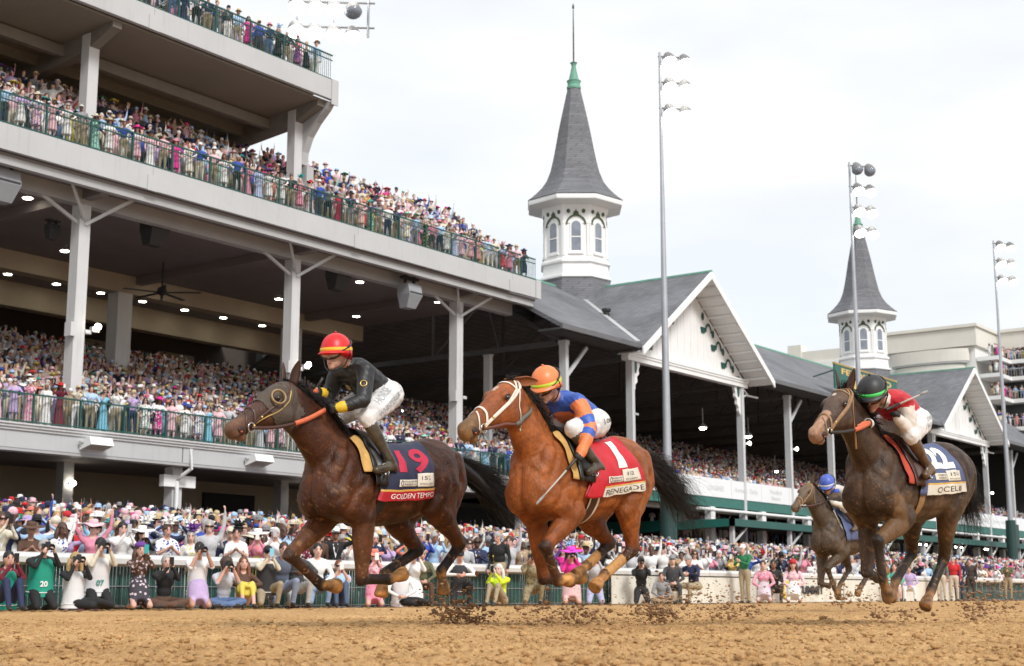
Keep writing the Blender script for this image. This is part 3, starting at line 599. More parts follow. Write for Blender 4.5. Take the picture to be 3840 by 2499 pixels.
# ------------------------------------------------------------------ the twin spires
def spire(cx, cy, label):
    o = empty('spire', (cx, cy, 20)); tag(o, label, 'spire', 'twin spires on the old grandstand roof')
    o.scale = (.987, .987, .987); o.location.z = 19.74; rot = math.atan2(-cy, -cx) + R(22.5) + R(2); z = -20.0
    def oct_(prof, nm, mt, n=8, sm=False):
        m = MB(); m.lathe([(r / math.cos(math.pi / 8) if n == 8 else r, h + z) for r, h in prof], n, rot=rot); return m.build(nm, mt, o, sm)
    oct_([(2.9, 18.5), (2.45, 20.6), (2.3, 21.35)], 'base_skirt', SHING)
    oct_([(2.3, 21.35), (2.42, 21.4), (2.42, 21.55), (2.26, 21.62), (2.22, 22.35), (2.36, 22.45), (2.36, 22.6), (2.2, 22.7), (2.14, 22.85)], 'base_moulding', WHITE2)
    dr = oct_([(2.14, 22.85), (2.12, 25.1), (2.17, 25.14), (2.17, 25.26), (2.12, 25.3), (2.14, 26.0), (2.3, 26.45), (2.45, 26.6)], 'drum', WHITE2)
    oct_([(2.3, 26.45), (3.2, 26.62), (3.22, 26.72), (3.22, 26.94), (3.1, 26.97)], 'cornice', WHITE2)
    oct_([(3.26, 26.985), (3.0, 27.2), (2.68, 27.52), (2.3, 27.95), (1.98, 28.45), (1.7, 29.2), (1.52, 30.0), (1.33, 31.0), (1.12, 32.2), (.90, 33.3), (.67, 34.4), (.42, 35.55)], 'spire_roof', SHING)
    m = MB(); m.lathe([(.5, 35.45 + z), (.52, 35.6 + z), (.44, 35.68 + z), (.46, 35.95 + z), (.52, 36.05 + z), (.36, 36.15 + z), (.24, 36.7 + z), (.15, 37.15 + z), (.2, 37.35 + z), (.27, 37.42 + z), (.06, 37.5 + z)], 16); m.build('copper_cap', COPPER, o, 'auto')
    m = MB(); m.lathe([(.06, 37.45 + z), (.055, 39.5 + z), (.03, 41.5 + z), (.08, 41.55 + z), (.08, 41.68 + z), (.02, 41.9 + z)], 8); m.build('finial_rod', mat('dark_bronze', (.06, .07, .06), .5), o, 'auto')
    OLIVE = mat('olive_trim', (.05, .075, .03), .6)
    for k in range(8):
        a = rot + R(22.5) + k * R(45); nx, ny = math.cos(a), math.sin(a); tx, ty = -ny, nx
        P = lambda s, d, h: (nx * (2.13 + d) + tx * s, ny * (2.13 + d) + ty * s, h + z)
        if nx * cx + ny * cy > 20: continue
        def slab(poly, d0, d1, nm, mt, par=o):
            n = len(poly); v = [P(s, d, h) for d in (d0, d1) for s, h in poly]
            m = MB(); m.add(v, [tuple(range(n)), tuple(range(2 * n - 1, n - 1, -1))] + [(i, i + n, (i + 1) % n + n, (i + 1) % n) for i in range(n)]); return m.build(nm, mt, par)
        arch = lambda w_, z0, z1: [(-w_, z0), (w_, z0)] + [(w_ * math.cos(t), z1 + w_ * math.sin(t)) for t in np.linspace(0, math.pi, 9)]
        wf = slab(arch(.42, 23.15, 25.0), -.02, .05, 'window', WHITE2)
        slab(arch(.32, 23.25, 24.98), .05, .056, 'pane', GLASSW, wf)
        slab([(-.33, 24.15), (.33, 24.15), (.33, 24.23), (-.33, 24.23)], .05, .085, 'sash_bar', WHITE2, wf)
        slab([(-.5, 23.0), (.5, 23.0), (.5, 23.13), (-.5, 23.13)], .0, .13, 'sill', WHITE2, wf)
        an = np.linspace(.05, math.pi - .05, 12)
        slab([(.70 * math.cos(t), 25.05 + .72 * math.sin(t)) for t in an] + [(.58 * math.cos(t), 25.05 + .6 * math.sin(t)) for t in an[::-1]], .02, .075, 'arch_trim', OLIVE)
        slab([(-.2, 25.75), (.2, 25.75), (.16, 25.95), (.06, 26.0), (0, 26.15), (-.06, 26.0), (-.16, 25.95)], .02, .07, 'crest', OLIVE)
        for s in (-.52, .52): slab([(s + .13 * math.cos(t), 26.0 + .15 * math.sin(t)) for t in np.linspace(0, 6.28, 12, endpoint=False)], .0, .06, 'roundel', OLIVE)
        for s in (-.8, .8): slab([(s - .07, 22.9), (s + .07, 22.9), (s + .07, 25.1), (s - .07, 25.1)], -.02, .07, 'pilaster', WHITE2)
    return o
spire(79.7, 53.6, 'nearer tall slate spire with white octagonal lantern left of the floodlight pole')
spire(129.0, 53.7, 'farther slate spire behind the second floodlight pole')

# ------------------------------------------------------------------ cream building far right
fb = empty('cream_building', (185, 62, 0)); tag(fb, 'cream stucco building with crowded balconies at the far right', 'building')
P3 = lambda m, n, mt: part2(m, n, mt, fb)
m = MB(); m.box(181.2, 60.4, 0, 215, 100, 31.6); P3(m, 'wall', mat('white_stucco', (.80, .79, .76), .8, var=.05, scale=.3))
m = MB(); m.box(180.6, 60.0, 31.6, 215, 73.5, 34.0); P3(m, 'parapet', STUCCO); m = MB(); m.box(180.35, 59.75, 34.0, 215, 73.5, 34.4); P3(m, 'parapet_cap', STUCCO)
m = MB(); m.box(181.4, 73.5, 31.0, 215, 100, 33.2); P3(m, 'parapet', STUCCO); m = MB(); m.box(181.2, 84.5, 31, 183, 86.5, 34.2); P3(m, 'pier', STUCCO)
m = MB(); m.box(189.2, 38, 0, 215, 60.0, 31.9); P3(m, 'wall', mat('white_stucco', (.74, .73, .69), .8)); m = MB(); m.box(188.6, 37.5, 32.0, 215, 59.98, 34.2); P3(m, 'parapet', STUCCO); m = MB(); m.box(188.35, 37.5, 34.2, 215, 59.74, 34.6); P3(m, 'parapet_cap', STUCCO)
# bowed balcony
an = np.linspace(0, math.pi, 20); cxm = lambda t, r: (181.0 - r * math.sin(t) * .3, 66.3 + r * math.cos(t))
for nm, r0, r1, z0, z1, mt in (('bowed_parapet', 5.2, 4.9, 29.7, 31.3, STUCCO), ('bowed_soffit', 5.1, .2, 29.45, 29.7, GREYP), ('bowed_band', 4.6, 4.2, 27.9, 29.4, STUCCO)):
    v = [(*cxm(t, r), zz) for zz in (z0, z1) for r in (r0, r1) for t in an]; n = 20; f = []
    for i in range(n - 1): f += [(i, i + 1, 2 * n + i + 1, 2 * n + i), (n + i, 3 * n + i, 3 * n + i + 1, n + i + 1), (2 * n + i, 2 * n + i + 1, 3 * n + i + 1, 3 * n + i), (i, n + i, n + i + 1, i + 1)]
    m = MB(); m.add(v, f); P3(m, nm, mt)
m = MB(); m.box(179, 60.5, 26.0, 181.19, 100, 28.2); P3(m, 'green_canopy', AWN)
for i, zf in enumerate((30.1, 27.9, 25.0, 21.4, 18.0)):
    m = MB(); m.box(186.0, 40, zf - .5, 189.19, 59.9, zf); P3(m, 'balcony_slab', WHITE2)
    m = MB(); m.box(181.19, 57.5, zf - .52, 186.0, 60.3, zf - .02); P3(m, 'balcony_slab', WHITE2)
    m = MB()
    for y in np.arange(40, 59.9, .35): m.box(186.05, y, zf, 186.09, y + .03, zf + 1.05)
    m.box(186.03, 40, zf + 1.0, 186.1, 59.9, zf + 1.08); o = P3(m, 'balcony_railing', WHITE)
m = MB(); m.box(187.9, 40, 16, 189.1, 59.8, 31.8); P3(m, 'shaded_glazing', mat('dark_glazing', (.03, .04, .04), .3))

# ------------------------------------------------------------------ floodlight poles
def lightpole(x, y, z0, zt, label, rows=3, cols=2, unlit=(), green=6.6, wide=.95, lamp=.42, face=(-.5, -.85)):
    o = empty('floodlight_pole', (x, y, z0)); tag(o, label, 'light pole', 'floodlight poles')
    h = zt - z0; m = MB(); gz = max(green - z0, 0)
    m.lathe([(.235, gz), (.17, h * .5), (.10, h * .8), (.07, h)], 12); m.build('pole', STEEL, o, 'auto')
    if gz: m = MB(); m.lathe([(.46, 0), (.44, gz - .02), (.34, gz)], 12); m.box(.5, -.3, gz - 2.4, 1.25, .3, gz - .35); m.build('pole_base', mat('dark_green_base', (.015, .05, .045), .5), o, 'auto')
    if cols > 3:
        for sx in (-.1, 2.0, 4.1): m = MB(); m.beam((sx * .595, sx * -.804, h - 5.6), (sx * .595, sx * -.804, h + .1), .1, .12); m.build('frame_upright', STEEL, o)
    fx, fy = face; tx, ty = .595, -.804; k = 0
    for r in range(rows):
        zz = h - .55 - r * 1.55
        m = MB(); m.beam((-.1 * tx, -.1 * ty, zz + .3), ((cols * wide) * tx, (cols * wide) * ty, zz + .18), .07, .09); m.build('cross_arm', mat('dark_lamp_housing', (.20, .195, .19), .5, var=.15), o)
        for c in range(cols):
            s = .42 + c * wide * 1.05 if cols <= 3 else (c - .2) * wide; px, py, pz = s * tx + .25 * fx, s * ty + .25 * fy, zz - .06 - .12 * c
            tilt = np.array((fx * .42, fy * .42, -.9)); tilt /= np.linalg.norm(tilt); d, a, b = basis(tilt)
            Rm = np.stack([a, b, d], 1); m = MB(); m.lathe([(.08, -.62 * lamp / .42), (lamp * .45, -.55 * lamp / .42), (lamp * .8, -.3 * lamp / .42), (lamp * .98, .0), (lamp, .07)], 14); m.v = [v_ @ Rm.T + np.array((px, py, pz)) for v_ in m.v]
            hd = m.build('lamp_head', mat('dark_lamp_housing', (.20, .195, .19), .5, var=.15), o, 'auto'); lit = k not in unlit; k += 1
            m = MB(); m.ell((0, 0, .03), (lamp * .99, lamp * .99, .36), 14, 8); m.v = [v_ @ Rm.T + np.array((px, py, pz)) for v_ in m.v]; m.build('lens', LAMPW if lit else GLASSW, hd, True)
    return o
lightpole(68.35, 40, 1.4, 31.0, 'tall steel floodlight pole beside the nearer spire, lamps lit', wide=.85)
lightpole(95.0, 40, 1.4, 31.0, 'tall steel floodlight pole in front of the farther spire, top lamps dark', rows=4, unlit=(0, 1), wide=.85)
lightpole(126.6, 40, 1.4, 31.5, 'tall steel floodlight pole at the right edge of the picture', wide=.9)
lightpole(57.2, 58, 17.3, 38.2, 'bank of many lit floodlights above the top deck crowd', rows=4, cols=4, wide=1.12, lamp=.52, green=0, unlit=(11,))
# ------------------------------------------------------------------ people: bodies grown as one skin over posed volumes
def union_mesh(name, prims, voxel, smooth=3, decim=None, fac=.5):
    """prims: dicts with 'mb' closed volumes; returns one continuous skinned mesh"""
    mb = MB()
    for p in prims:
        v, f = p['mb'].arrays(); mb.add(v, f)
    me = mb.mesh('tmp', [], False); o = bpy.data.objects.new('tmp', me); COL.objects.link(o)
    r = o.modifiers.new('r', 'REMESH'); r.mode = 'VOXEL'; r.voxel_size = voxel
    if smooth:
        s = o.modifiers.new('s', 'SMOOTH'); s.factor = fac; s.iterations = smooth
    if decim:
        d = o.modifiers.new('d', 'DECIMATE'); d.ratio = decim
    dg = bpy.context.evaluated_depsgraph_get(); res = bpy.data.meshes.new_from_object(o.evaluated_get(dg))
    bpy.data.objects.remove(o); bpy.data.meshes.remove(me); res.name = name
    return res
def verts_of(me):
    v = np.empty(len(me.vertices) * 3); me.vertices.foreach_get('co', v); return v.reshape(-1, 3)
def cap(p0, p1, r0, r1, reg, n=10, flat=1.0, ref=(0, 0, 1)):
    p0 = np.array(p0, float); p1 = np.array(p1, float); d, a, b = basis(p1 - p0, ref); rings = []
    ts = [(-.92, .38), (-.6, .8), (0, 1)]
    th = np.linspace(0, 2 * math.pi, n, endpoint=False)
    ring = lambda c, r: [c + a * math.cos(x) * r * flat + b * math.sin(x) * r for x in th]
    for t, k in ts: rings.append(ring(p0 + d * t * r0, r0 * k))
    for t, k in ts[::-1]: rings.append(ring(p1 - d * t * r1, r1 * k))
    m = MB(); m.loft(rings); return dict(mb=m, p0=p0, p1=p1, r0=r0, r1=r1, reg=reg)
def ball(c, r, reg, rot=None, n=12, m=8):
    q = MB(); q.ell(c, r, n, m, rot); c = np.array(c, float); k = min(r); return dict(mb=q, p0=c, p1=c, r0=k, r1=k, reg=reg, ell=np.array(r, float), rot=rot)
def ringsolid(rings, reg, axis=None):
    q = MB(); q.loft(rings); a = np.mean(rings[0], 0); b = np.mean(rings[-1], 0)
    return dict(mb=q, p0=a, p1=b, r0=np.mean(np.linalg.norm(np.array(rings[0]) - a, axis=1)), r1=np.mean(np.linalg.norm(np.array(rings[-1]) - b, axis=1)), reg=reg)
def classify(v, prims):
    best = np.full(len(v), 1e9); reg = np.zeros(len(v), int)
    for p in prims:
        if 'ell' in p:
            q = v - p['p0']
            if p['rot'] is not None: q = q @ np.array(p['rot'])
            e = p['ell']; k = np.linalg.norm(q / e, axis=1); d = (k - 1) * e.mean()
        else:
            s = p['p1'] - p['p0']; L2 = s @ s + 1e-9; t = np.clip(((v - p['p0']) @ s) / L2, 0, 1)
            d = np.linalg.norm(v - p['p0'] - t[:, None] * s, axis=1) - (p['r0'] + (p['r1'] - p['r0']) * t)
        d = d - p.get('bias', 0)
        k = d < best; best[k] = d[k]; reg[k] = p['reg']
    return reg
SKIN, TOP, BOT, SHOE, EXTRA, HAIR = range(6)
def elbow(sh, wr, l1, l2, hint):
    sh = np.array(sh, float); wr = np.array(wr, float); d = wr - sh; L_ = np.linalg.norm(d)
    if L_ > (l1 + l2) * .995: wr = sh + d / L_ * (l1 + l2) * .995; d = wr - sh; L_ = np.linalg.norm(d)
    a = (l1 * l1 - l2 * l2 + L_ * L_) / (2 * L_); h = math.sqrt(max(l1 * l1 - a * a, 0)); u = d / L_
    hv = np.array(hint, float); hv = hv - u * (hv @ u); hv /= np.linalg.norm(hv) + 1e-9
    return sh + u * a + hv * h, wr
def hand(prims, wr, d, palm, size=1.0, curl=.5, fingers=True):
    """palm plus four fingers of unequal length and a thumb leaving its side; d = pointing direction, palm = palm normal"""
    d = np.array(d, float); d /= np.linalg.norm(d); n = np.array(palm, float); n = n - d * (n @ d); n /= np.linalg.norm(n) + 1e-9; s = np.cross(d, n); wr = np.array(wr, float)
    c = wr + d * .05 * size
    prims.append(ball(c, (.052 * size, .042 * size, .02 * size), SKIN, np.stack([d, s, n], 1)))
    if not fingers:
        prims.append(ball(c + d * .045 * size + n * .02, (.04 * size, .035 * size, .022 * size), SKIN, np.stack([d, s, n], 1))); return
    for i, (o_, l) in enumerate(((-.033, .07), (-.012, .08), (.01, .076), (.031, .058))):
        b = wr + d * .092 * size + s * o_ * size; a1 = curl * .9; k = b + (d * math.cos(a1) + n * math.sin(a1)) * l * .55 * size
        a2 = curl * 2.0; e = k + (d * math.cos(a2) + n * math.sin(a2)) * l * .5 * size
        prims.append(cap(b - d * .02, k, .010 * size, .0095 * size, SKIN, 6)); prims.append(cap(k, e, .0095 * size, .008 * size, SKIN, 6))
    b = wr + d * .03 * size - s * .035 * size; k = b + (d * .55 - s * .6 + n * .45) * .04 * size; e = k + (d * .7 + n * .6 - s * .1) * .035 * size
    prims.append(cap(b, k, .013 * size, .011 * size, SKIN, 6)); prims.append(cap(k, e, .011 * size, .009 * size, SKIN, 6))

def figure(legs='stand', arms='down', dress=None, bulk=1.0, lean=0., look=0., fine=False, hat=None, shorts=False, sleeves=True, seed=0, headtilt=0.):
    """local frame: faces +x, feet or seat on z = 0.  Returns prims and anchor points."""
    rs = random.Random(seed); P = []; A = {}
    if legs == 'stand': hz = .90; hips = np.array((0, 0, hz))
    elif legs == 'kneel': hips = np.array((-.06, 0, .33))
    elif legs == 'kneelsit': hips = np.array((-.12, 0, .30))
    elif legs == 'squat': hips = np.array((-.1, 0, .34))
    elif legs == 'stool': hips = np.array((-.05, 0, .44))
    else: hips = np.array((-.05, 0, .13))      # seated on the ground
    up = np.array((math.sin(lean), 0, math.cos(lean))); fwd = np.array((math.cos(lean), 0, -math.sin(lean))); side = np.array((0, 1., 0))
    RT = np.stack([fwd, side, up], 1); b = bulk
    at = lambda f, s, u: hips + fwd * f + side * s + up * u
    P.append(ball(at(-.01, 0, .03), (.115 * b, .155 * b, .12), BOT if dress is None else TOP, RT))
    P.append(ball(at(0, 0, .2), (.10 * b, .135 * b, .14), TOP, RT)); P.append(ball(at(.01, 0, .37), (.118 * b, .16 * b, .16), TOP, RT))
    if b < .98: P.append(ball(at(.075, .06, .37), (.06, .06, .06), TOP)); P.append(ball(at(.075, -.06, .37), (.06, .06, .06), TOP))
    P.append(cap(at(-.01, -.13 * b, .475), at(-.01, .13 * b, .475), .07, .07, TOP)); P.append(cap(at(-.02, -.06, .5), at(-.02, .06, .5), .065, .065, TOP))
    nk = at(.005, 0, .52); hd = at(.03 + .05 * math.sin(headtilt), 0, .70)
    P.append(cap(nk, hd, .054, .05, SKIN, 10))
    hu = np.array((math.sin(lean * .4 + headtilt), 0, math.cos(lean * .4 + headtilt))); hf = np.array((hu[2] * math.cos(look), math.sin(look), -hu[0])); hs = np.cross(hu, hf); HR = np.stack([hf, hs, hu], 1)
    P.append(ball(hd, (.098, .076, .115), SKIN, HR)); P.append(ball(hd + hf * .03 - hu * .07, (.062, .055, .055), SKIN, HR))
    if fine:
        P.append(cap(hd + hf * .092 + hu * .01, hd + hf * .112 - hu * .028, .009, .014, SKIN, 6)); P.append(ball(hd + hs * .078 - hu * .01, (.02, .01, .032), SKIN, HR)); P.append(ball(hd - hs * .078 - hu * .01, (.02, .01, .032), SKIN, HR))
        P.append(ball(hd + hf * .088 - hu * .07, (.016, .026, .012), SKIN, HR))
    A.update(head=hd, hf=hf, hs=hs, hu=hu, chest=at(.12 * b, 0, .33), nk=nk, up=up, fwd=fwd, hips=hips)
    # arms
    L1, L2 = .285, .25
    tgt = {}
    S = lambda s: at(-.01, s * .185 * b, .465)
    face = hd + hf * .15 - hu * .02
    def arm(s, w, hint, hd_dir=None, curl=.6):
        sh = S(s); e, w = elbow(sh, w, L1, L2, hint)
        P.append(cap(sh, e, .056 * b, .044, TOP)); P.append(cap(e, w, .043, .031, TOP if sleeves else SKIN))
        if not sleeves: P.append(cap(sh, sh + (e - sh) * .55, .06 * b, .055, TOP))
        dd = hd_dir if hd_dir is not None else (w - e); hand(P, w, dd, (0, -s, 0) if abs(dd[1]) < .7 * np.linalg.norm(dd) else (1, 0, 0), 1.0, curl, fine)
        A['hand%+d' % s] = w + np.array(dd) / np.linalg.norm(dd) * .07
    for s in (-1, 1):
        if arms in ('camera', 'binoculars'):
            k = .02 if s > 0 else -.0
            w = face + hf * (.06 + (.1 if s > 0 else 0)) + hs * s * .075 - hu * .07; arm(s, w, (0, s * .5, -1), hu * .7 + hf * .4 - hs * s * .25, .9)
        elif arms == 'phone':
            w = hd + hf * .30 + hs * s * .045 - hu * .09; arm(s, w, (0, s * .6, -1), hu * .8 + hf * .2, .8)
        elif arms == 'phonehigh':
            w = hd + hf * .30 + hs * s * .05 + hu * .12; arm(s, w, (0, s, -.4), hu * .8 + hf * .2, .8)
        elif arms == 'raise1' and s == 1: arm(s, S(s) + np.array((.08, .08, .52)), (0, 1, 0), np.array((.1, 0, 1.)), .2)
        elif arms == 'raise2': arm(s, S(s) + np.array((.12, s * .16, .48)), (0, s, 0), np.array((.15, s * .1, 1.)), .2)
        elif arms == 'fists': arm(s, S(s) + np.array((.2, s * .02, .22)), (0, s, -.6), np.array((.1, 0, 1.)), 1.4)
        elif arms == 'clap': arm(s, at(.30, s * .03, .36), (0, s * .8, -1), fwd * .8 + up * .5, .2)
        elif arms == 'lap': arm(s, hips + np.array((.26, s * .08, .1)), (0, s, -.2), np.array((.8, -s * .5, -.1)), .5)
        elif arms == 'knees': arm(s, hips + np.array((.36, s * .1, .30)), (0, s, -.3), np.array((.7, -s * .6, -.1)), .4)
        elif arms == 'lean': arm(s, at(.30, s * .18, .12), (-.4, s, 0), np.array((.9, -s * .4, -.2)), .5)
        elif arms == 'hip': arm(s, at(.02, s * .2, .05), (-.3, s, 0), np.array((.3, -s * .6, -.5)), .5)
        else: arm(s, at(.06 + rs.uniform(-.02, .06), s * (.23 * b), -.03), (-1, s * .3, 0), np.array((.15, 0, -1.)), .3)
    # legs
    bare = BOT if (dress is None and not shorts) else SKIN; fat = 1.12 if bare == BOT else .92
    H = lambda s: hips + side * s * .085 * b
    def leg(s, kn, an, toe):
        h = H(s); P.append(cap(h, kn, .088 * b * fat, .058 * fat, BOT if shorts else bare)); P.append(cap(kn, an, .056 * fat, .040 * fat, bare)); P.append(cap(an - np.array((0, 0, .01)), toe, .044, .034, SHOE)); 
    a_ = lambda *q: np.array(q, float)
    for s in (-1, 1):
        if legs == 'stand': sp = .02 * rs.random(); leg(s, a_(.015, s * (.1 + sp), .48), a_(-.02, s * (.1 + sp), .07), a_(.15, s * (.13 + sp), .035))
        elif legs == 'kneel': leg(s, a_(.27, s * .14, .08), a_(-.14, s * .13, .06), a_(-.26, s * .12, .04))
        elif legs == 'kneelsit': leg(s, a_(.30, s * .16, .09), a_(-.1, s * .15, .05), a_(-.22, s * .13, .04))
        elif legs == 'squat':
            leg(s, a_(.26, s * .2, .46) if s > 0 else a_(.28, s * .16, .12), a_(.16, s * .17, .08) if s > 0 else a_(-.12, s * .14, .08), a_(.34, s * .19, .04) if s > 0 else a_(-.02, s * .14, .04))
        elif legs == 'stool': leg(s, a_(.38, s * .17, .46), a_(.42, s * .17, .08), a_(.58, s * .19, .04))
        elif legs == 'knees_up': leg(s, a_(.32, s * .1, .46), a_(.50, s * .1, .07), a_(.66, s * .12, .04))
        elif legs == 'cross': leg(s, a_(.30, s * .30, .14), a_(.38, -s * .1, .08), a_(.34, -s * .24, .06))
        elif legs == 'side': leg(s, a_(.22, .30 + s * .06, .12 + .03 * s), a_(-.02, .62 + s * .08, .07), a_(.06, .78 + s * .05, .06))
        else: leg(s, a_(.42, s * .14, .12), a_(.86, s * .16, .07), a_(.92, s * .18, .16))
    if dress is not None:                    # a skirt falling from the waist to the hem
        top = hips + up * .2; th = np.linspace(0, 2 * math.pi, 20, endpoint=False); rings = []
        if legs == 'stand':
            hem = dress
            for k, (t, rx, ry) in enumerate(((0, .095, .125), (.25, .13, .165), (.55, .155, .195), (1, .19 if hem > .3 else .22, .225 if hem > .3 else .27))):
                z = top[2] + (hem - top[2]) * t; w_ = .05 * t
                rings.append([(top[0] * (1 - t) + rx * b * math.cos(x) * (1 + w_ * math.sin(7 * x)), ry * b * math.sin(x) * (1 + w_ * math.sin(7 * x)), z) for x in th])
        else:
            kn = a_(.28, 0, .16) if legs in ('kneel', 'kneelsit', 'cross', 'squat') else a_(.34, 0, .36)
            for t, r1, r2 in ((0, .10, .13), (.4, .15, .19), (.75, .15, .2), (1, .13, .2)):
                c = top * (1 - t) + kn * t if legs != 'kneel' else top * (1 - t) + a_(.12, 0, .13) * t
                dd, aa, bb = basis(kn - top if legs != 'kneel' else a_(.6, 0, -1), (0, 1, 0)); rings.append([c + aa * math.cos(x) * r1 * b + bb * math.sin(x) * r2 * b for x in th])
        q = ringsolid(rings, BOT if dress is not None else TOP); q['bias'] = .03; P.append(q)
    return P, A
_figcache = {}
def body_mesh(name, P, voxel, smooth=2, decim=None, mats=None):
    me = union_mesh(name, P, voxel, smooth, decim); v = verts_of(me); reg = classify(v, P)
    n = len(me.polygons); fr = np.zeros(n, int)
    c = np.empty(n * 3); me.polygons.foreach_get('center', c); fr = classify(c.reshape(-1, 3), P)
    me.materials.clear()
    for m in mats: me.materials.append(m)
    me.polygons.foreach_set('material_index', np.minimum(fr, len(mats) - 1)); me.polygons.foreach_set('use_smooth', np.ones(n, bool)); me.update()
    return me
PM = [mat('person_skin', rough=.55, var=.10, scale=9, objattr='skin_color'), mat('person_top', rough=.8, var=.16, scale=11, objattr='top_color', bump=.25, bscale=18), mat('person_bottom', rough=.8, var=.16, scale=9, objattr='bottom_color', bump=.25, bscale=14),
      mat('person_shoes', rough=.5, var=.1, objattr='shoe_color'), mat('person_extra', rough=.8, var=.1, objattr='extra_color')]
def add_pattern(m, sc):
    t = m.node_tree; p = t.nodes['Principled BSDF']; L = t.links.new; src = p.inputs['Base Color'].links[0].from_socket
    co = [n for n in t.nodes if n.type == 'TEX_COORD'][0]; vo = N(t, 'ShaderNodeTexVoronoi'); vo.inputs['Scale'].default_value = sc; L(co.outputs['Object'], vo.inputs['Vector'])
    th = N(t, 'ShaderNodeMath', operation='LESS_THAN'); th.inputs[1].default_value = .36; L(vo.outputs['Distance'], th.inputs[0])
    am = N(t, 'ShaderNodeAttribute', attribute_type='OBJECT', attribute_name='pattern_amount'); pc = N(t, 'ShaderNodeAttribute', attribute_type='OBJECT', attribute_name='pattern_color')
    mu = N(t, 'ShaderNodeMath', operation='MULTIPLY'); L(th.outputs[0], mu.inputs[0]); L(am.outputs['Fac'], mu.inputs[1]); mx = N(t, 'ShaderNodeMix', data_type='RGBA'); L(mu.outputs[0], mx.inputs[0]); L(src, mx.inputs[6]); L(pc.outputs['Color'], mx.inputs[7]); L(mx.outputs[2], p.inputs['Base Color'])
add_pattern(PM[1], 17); add_pattern(PM[2], 15)
HATM = mat('hat_cloth', rough=.75, var=.14, scale=14, objattr='COLOR'); HAIRM = mat('hair', rough=.5, var=.3, scale=30, objattr='COLOR', bump=.4, bscale=60)

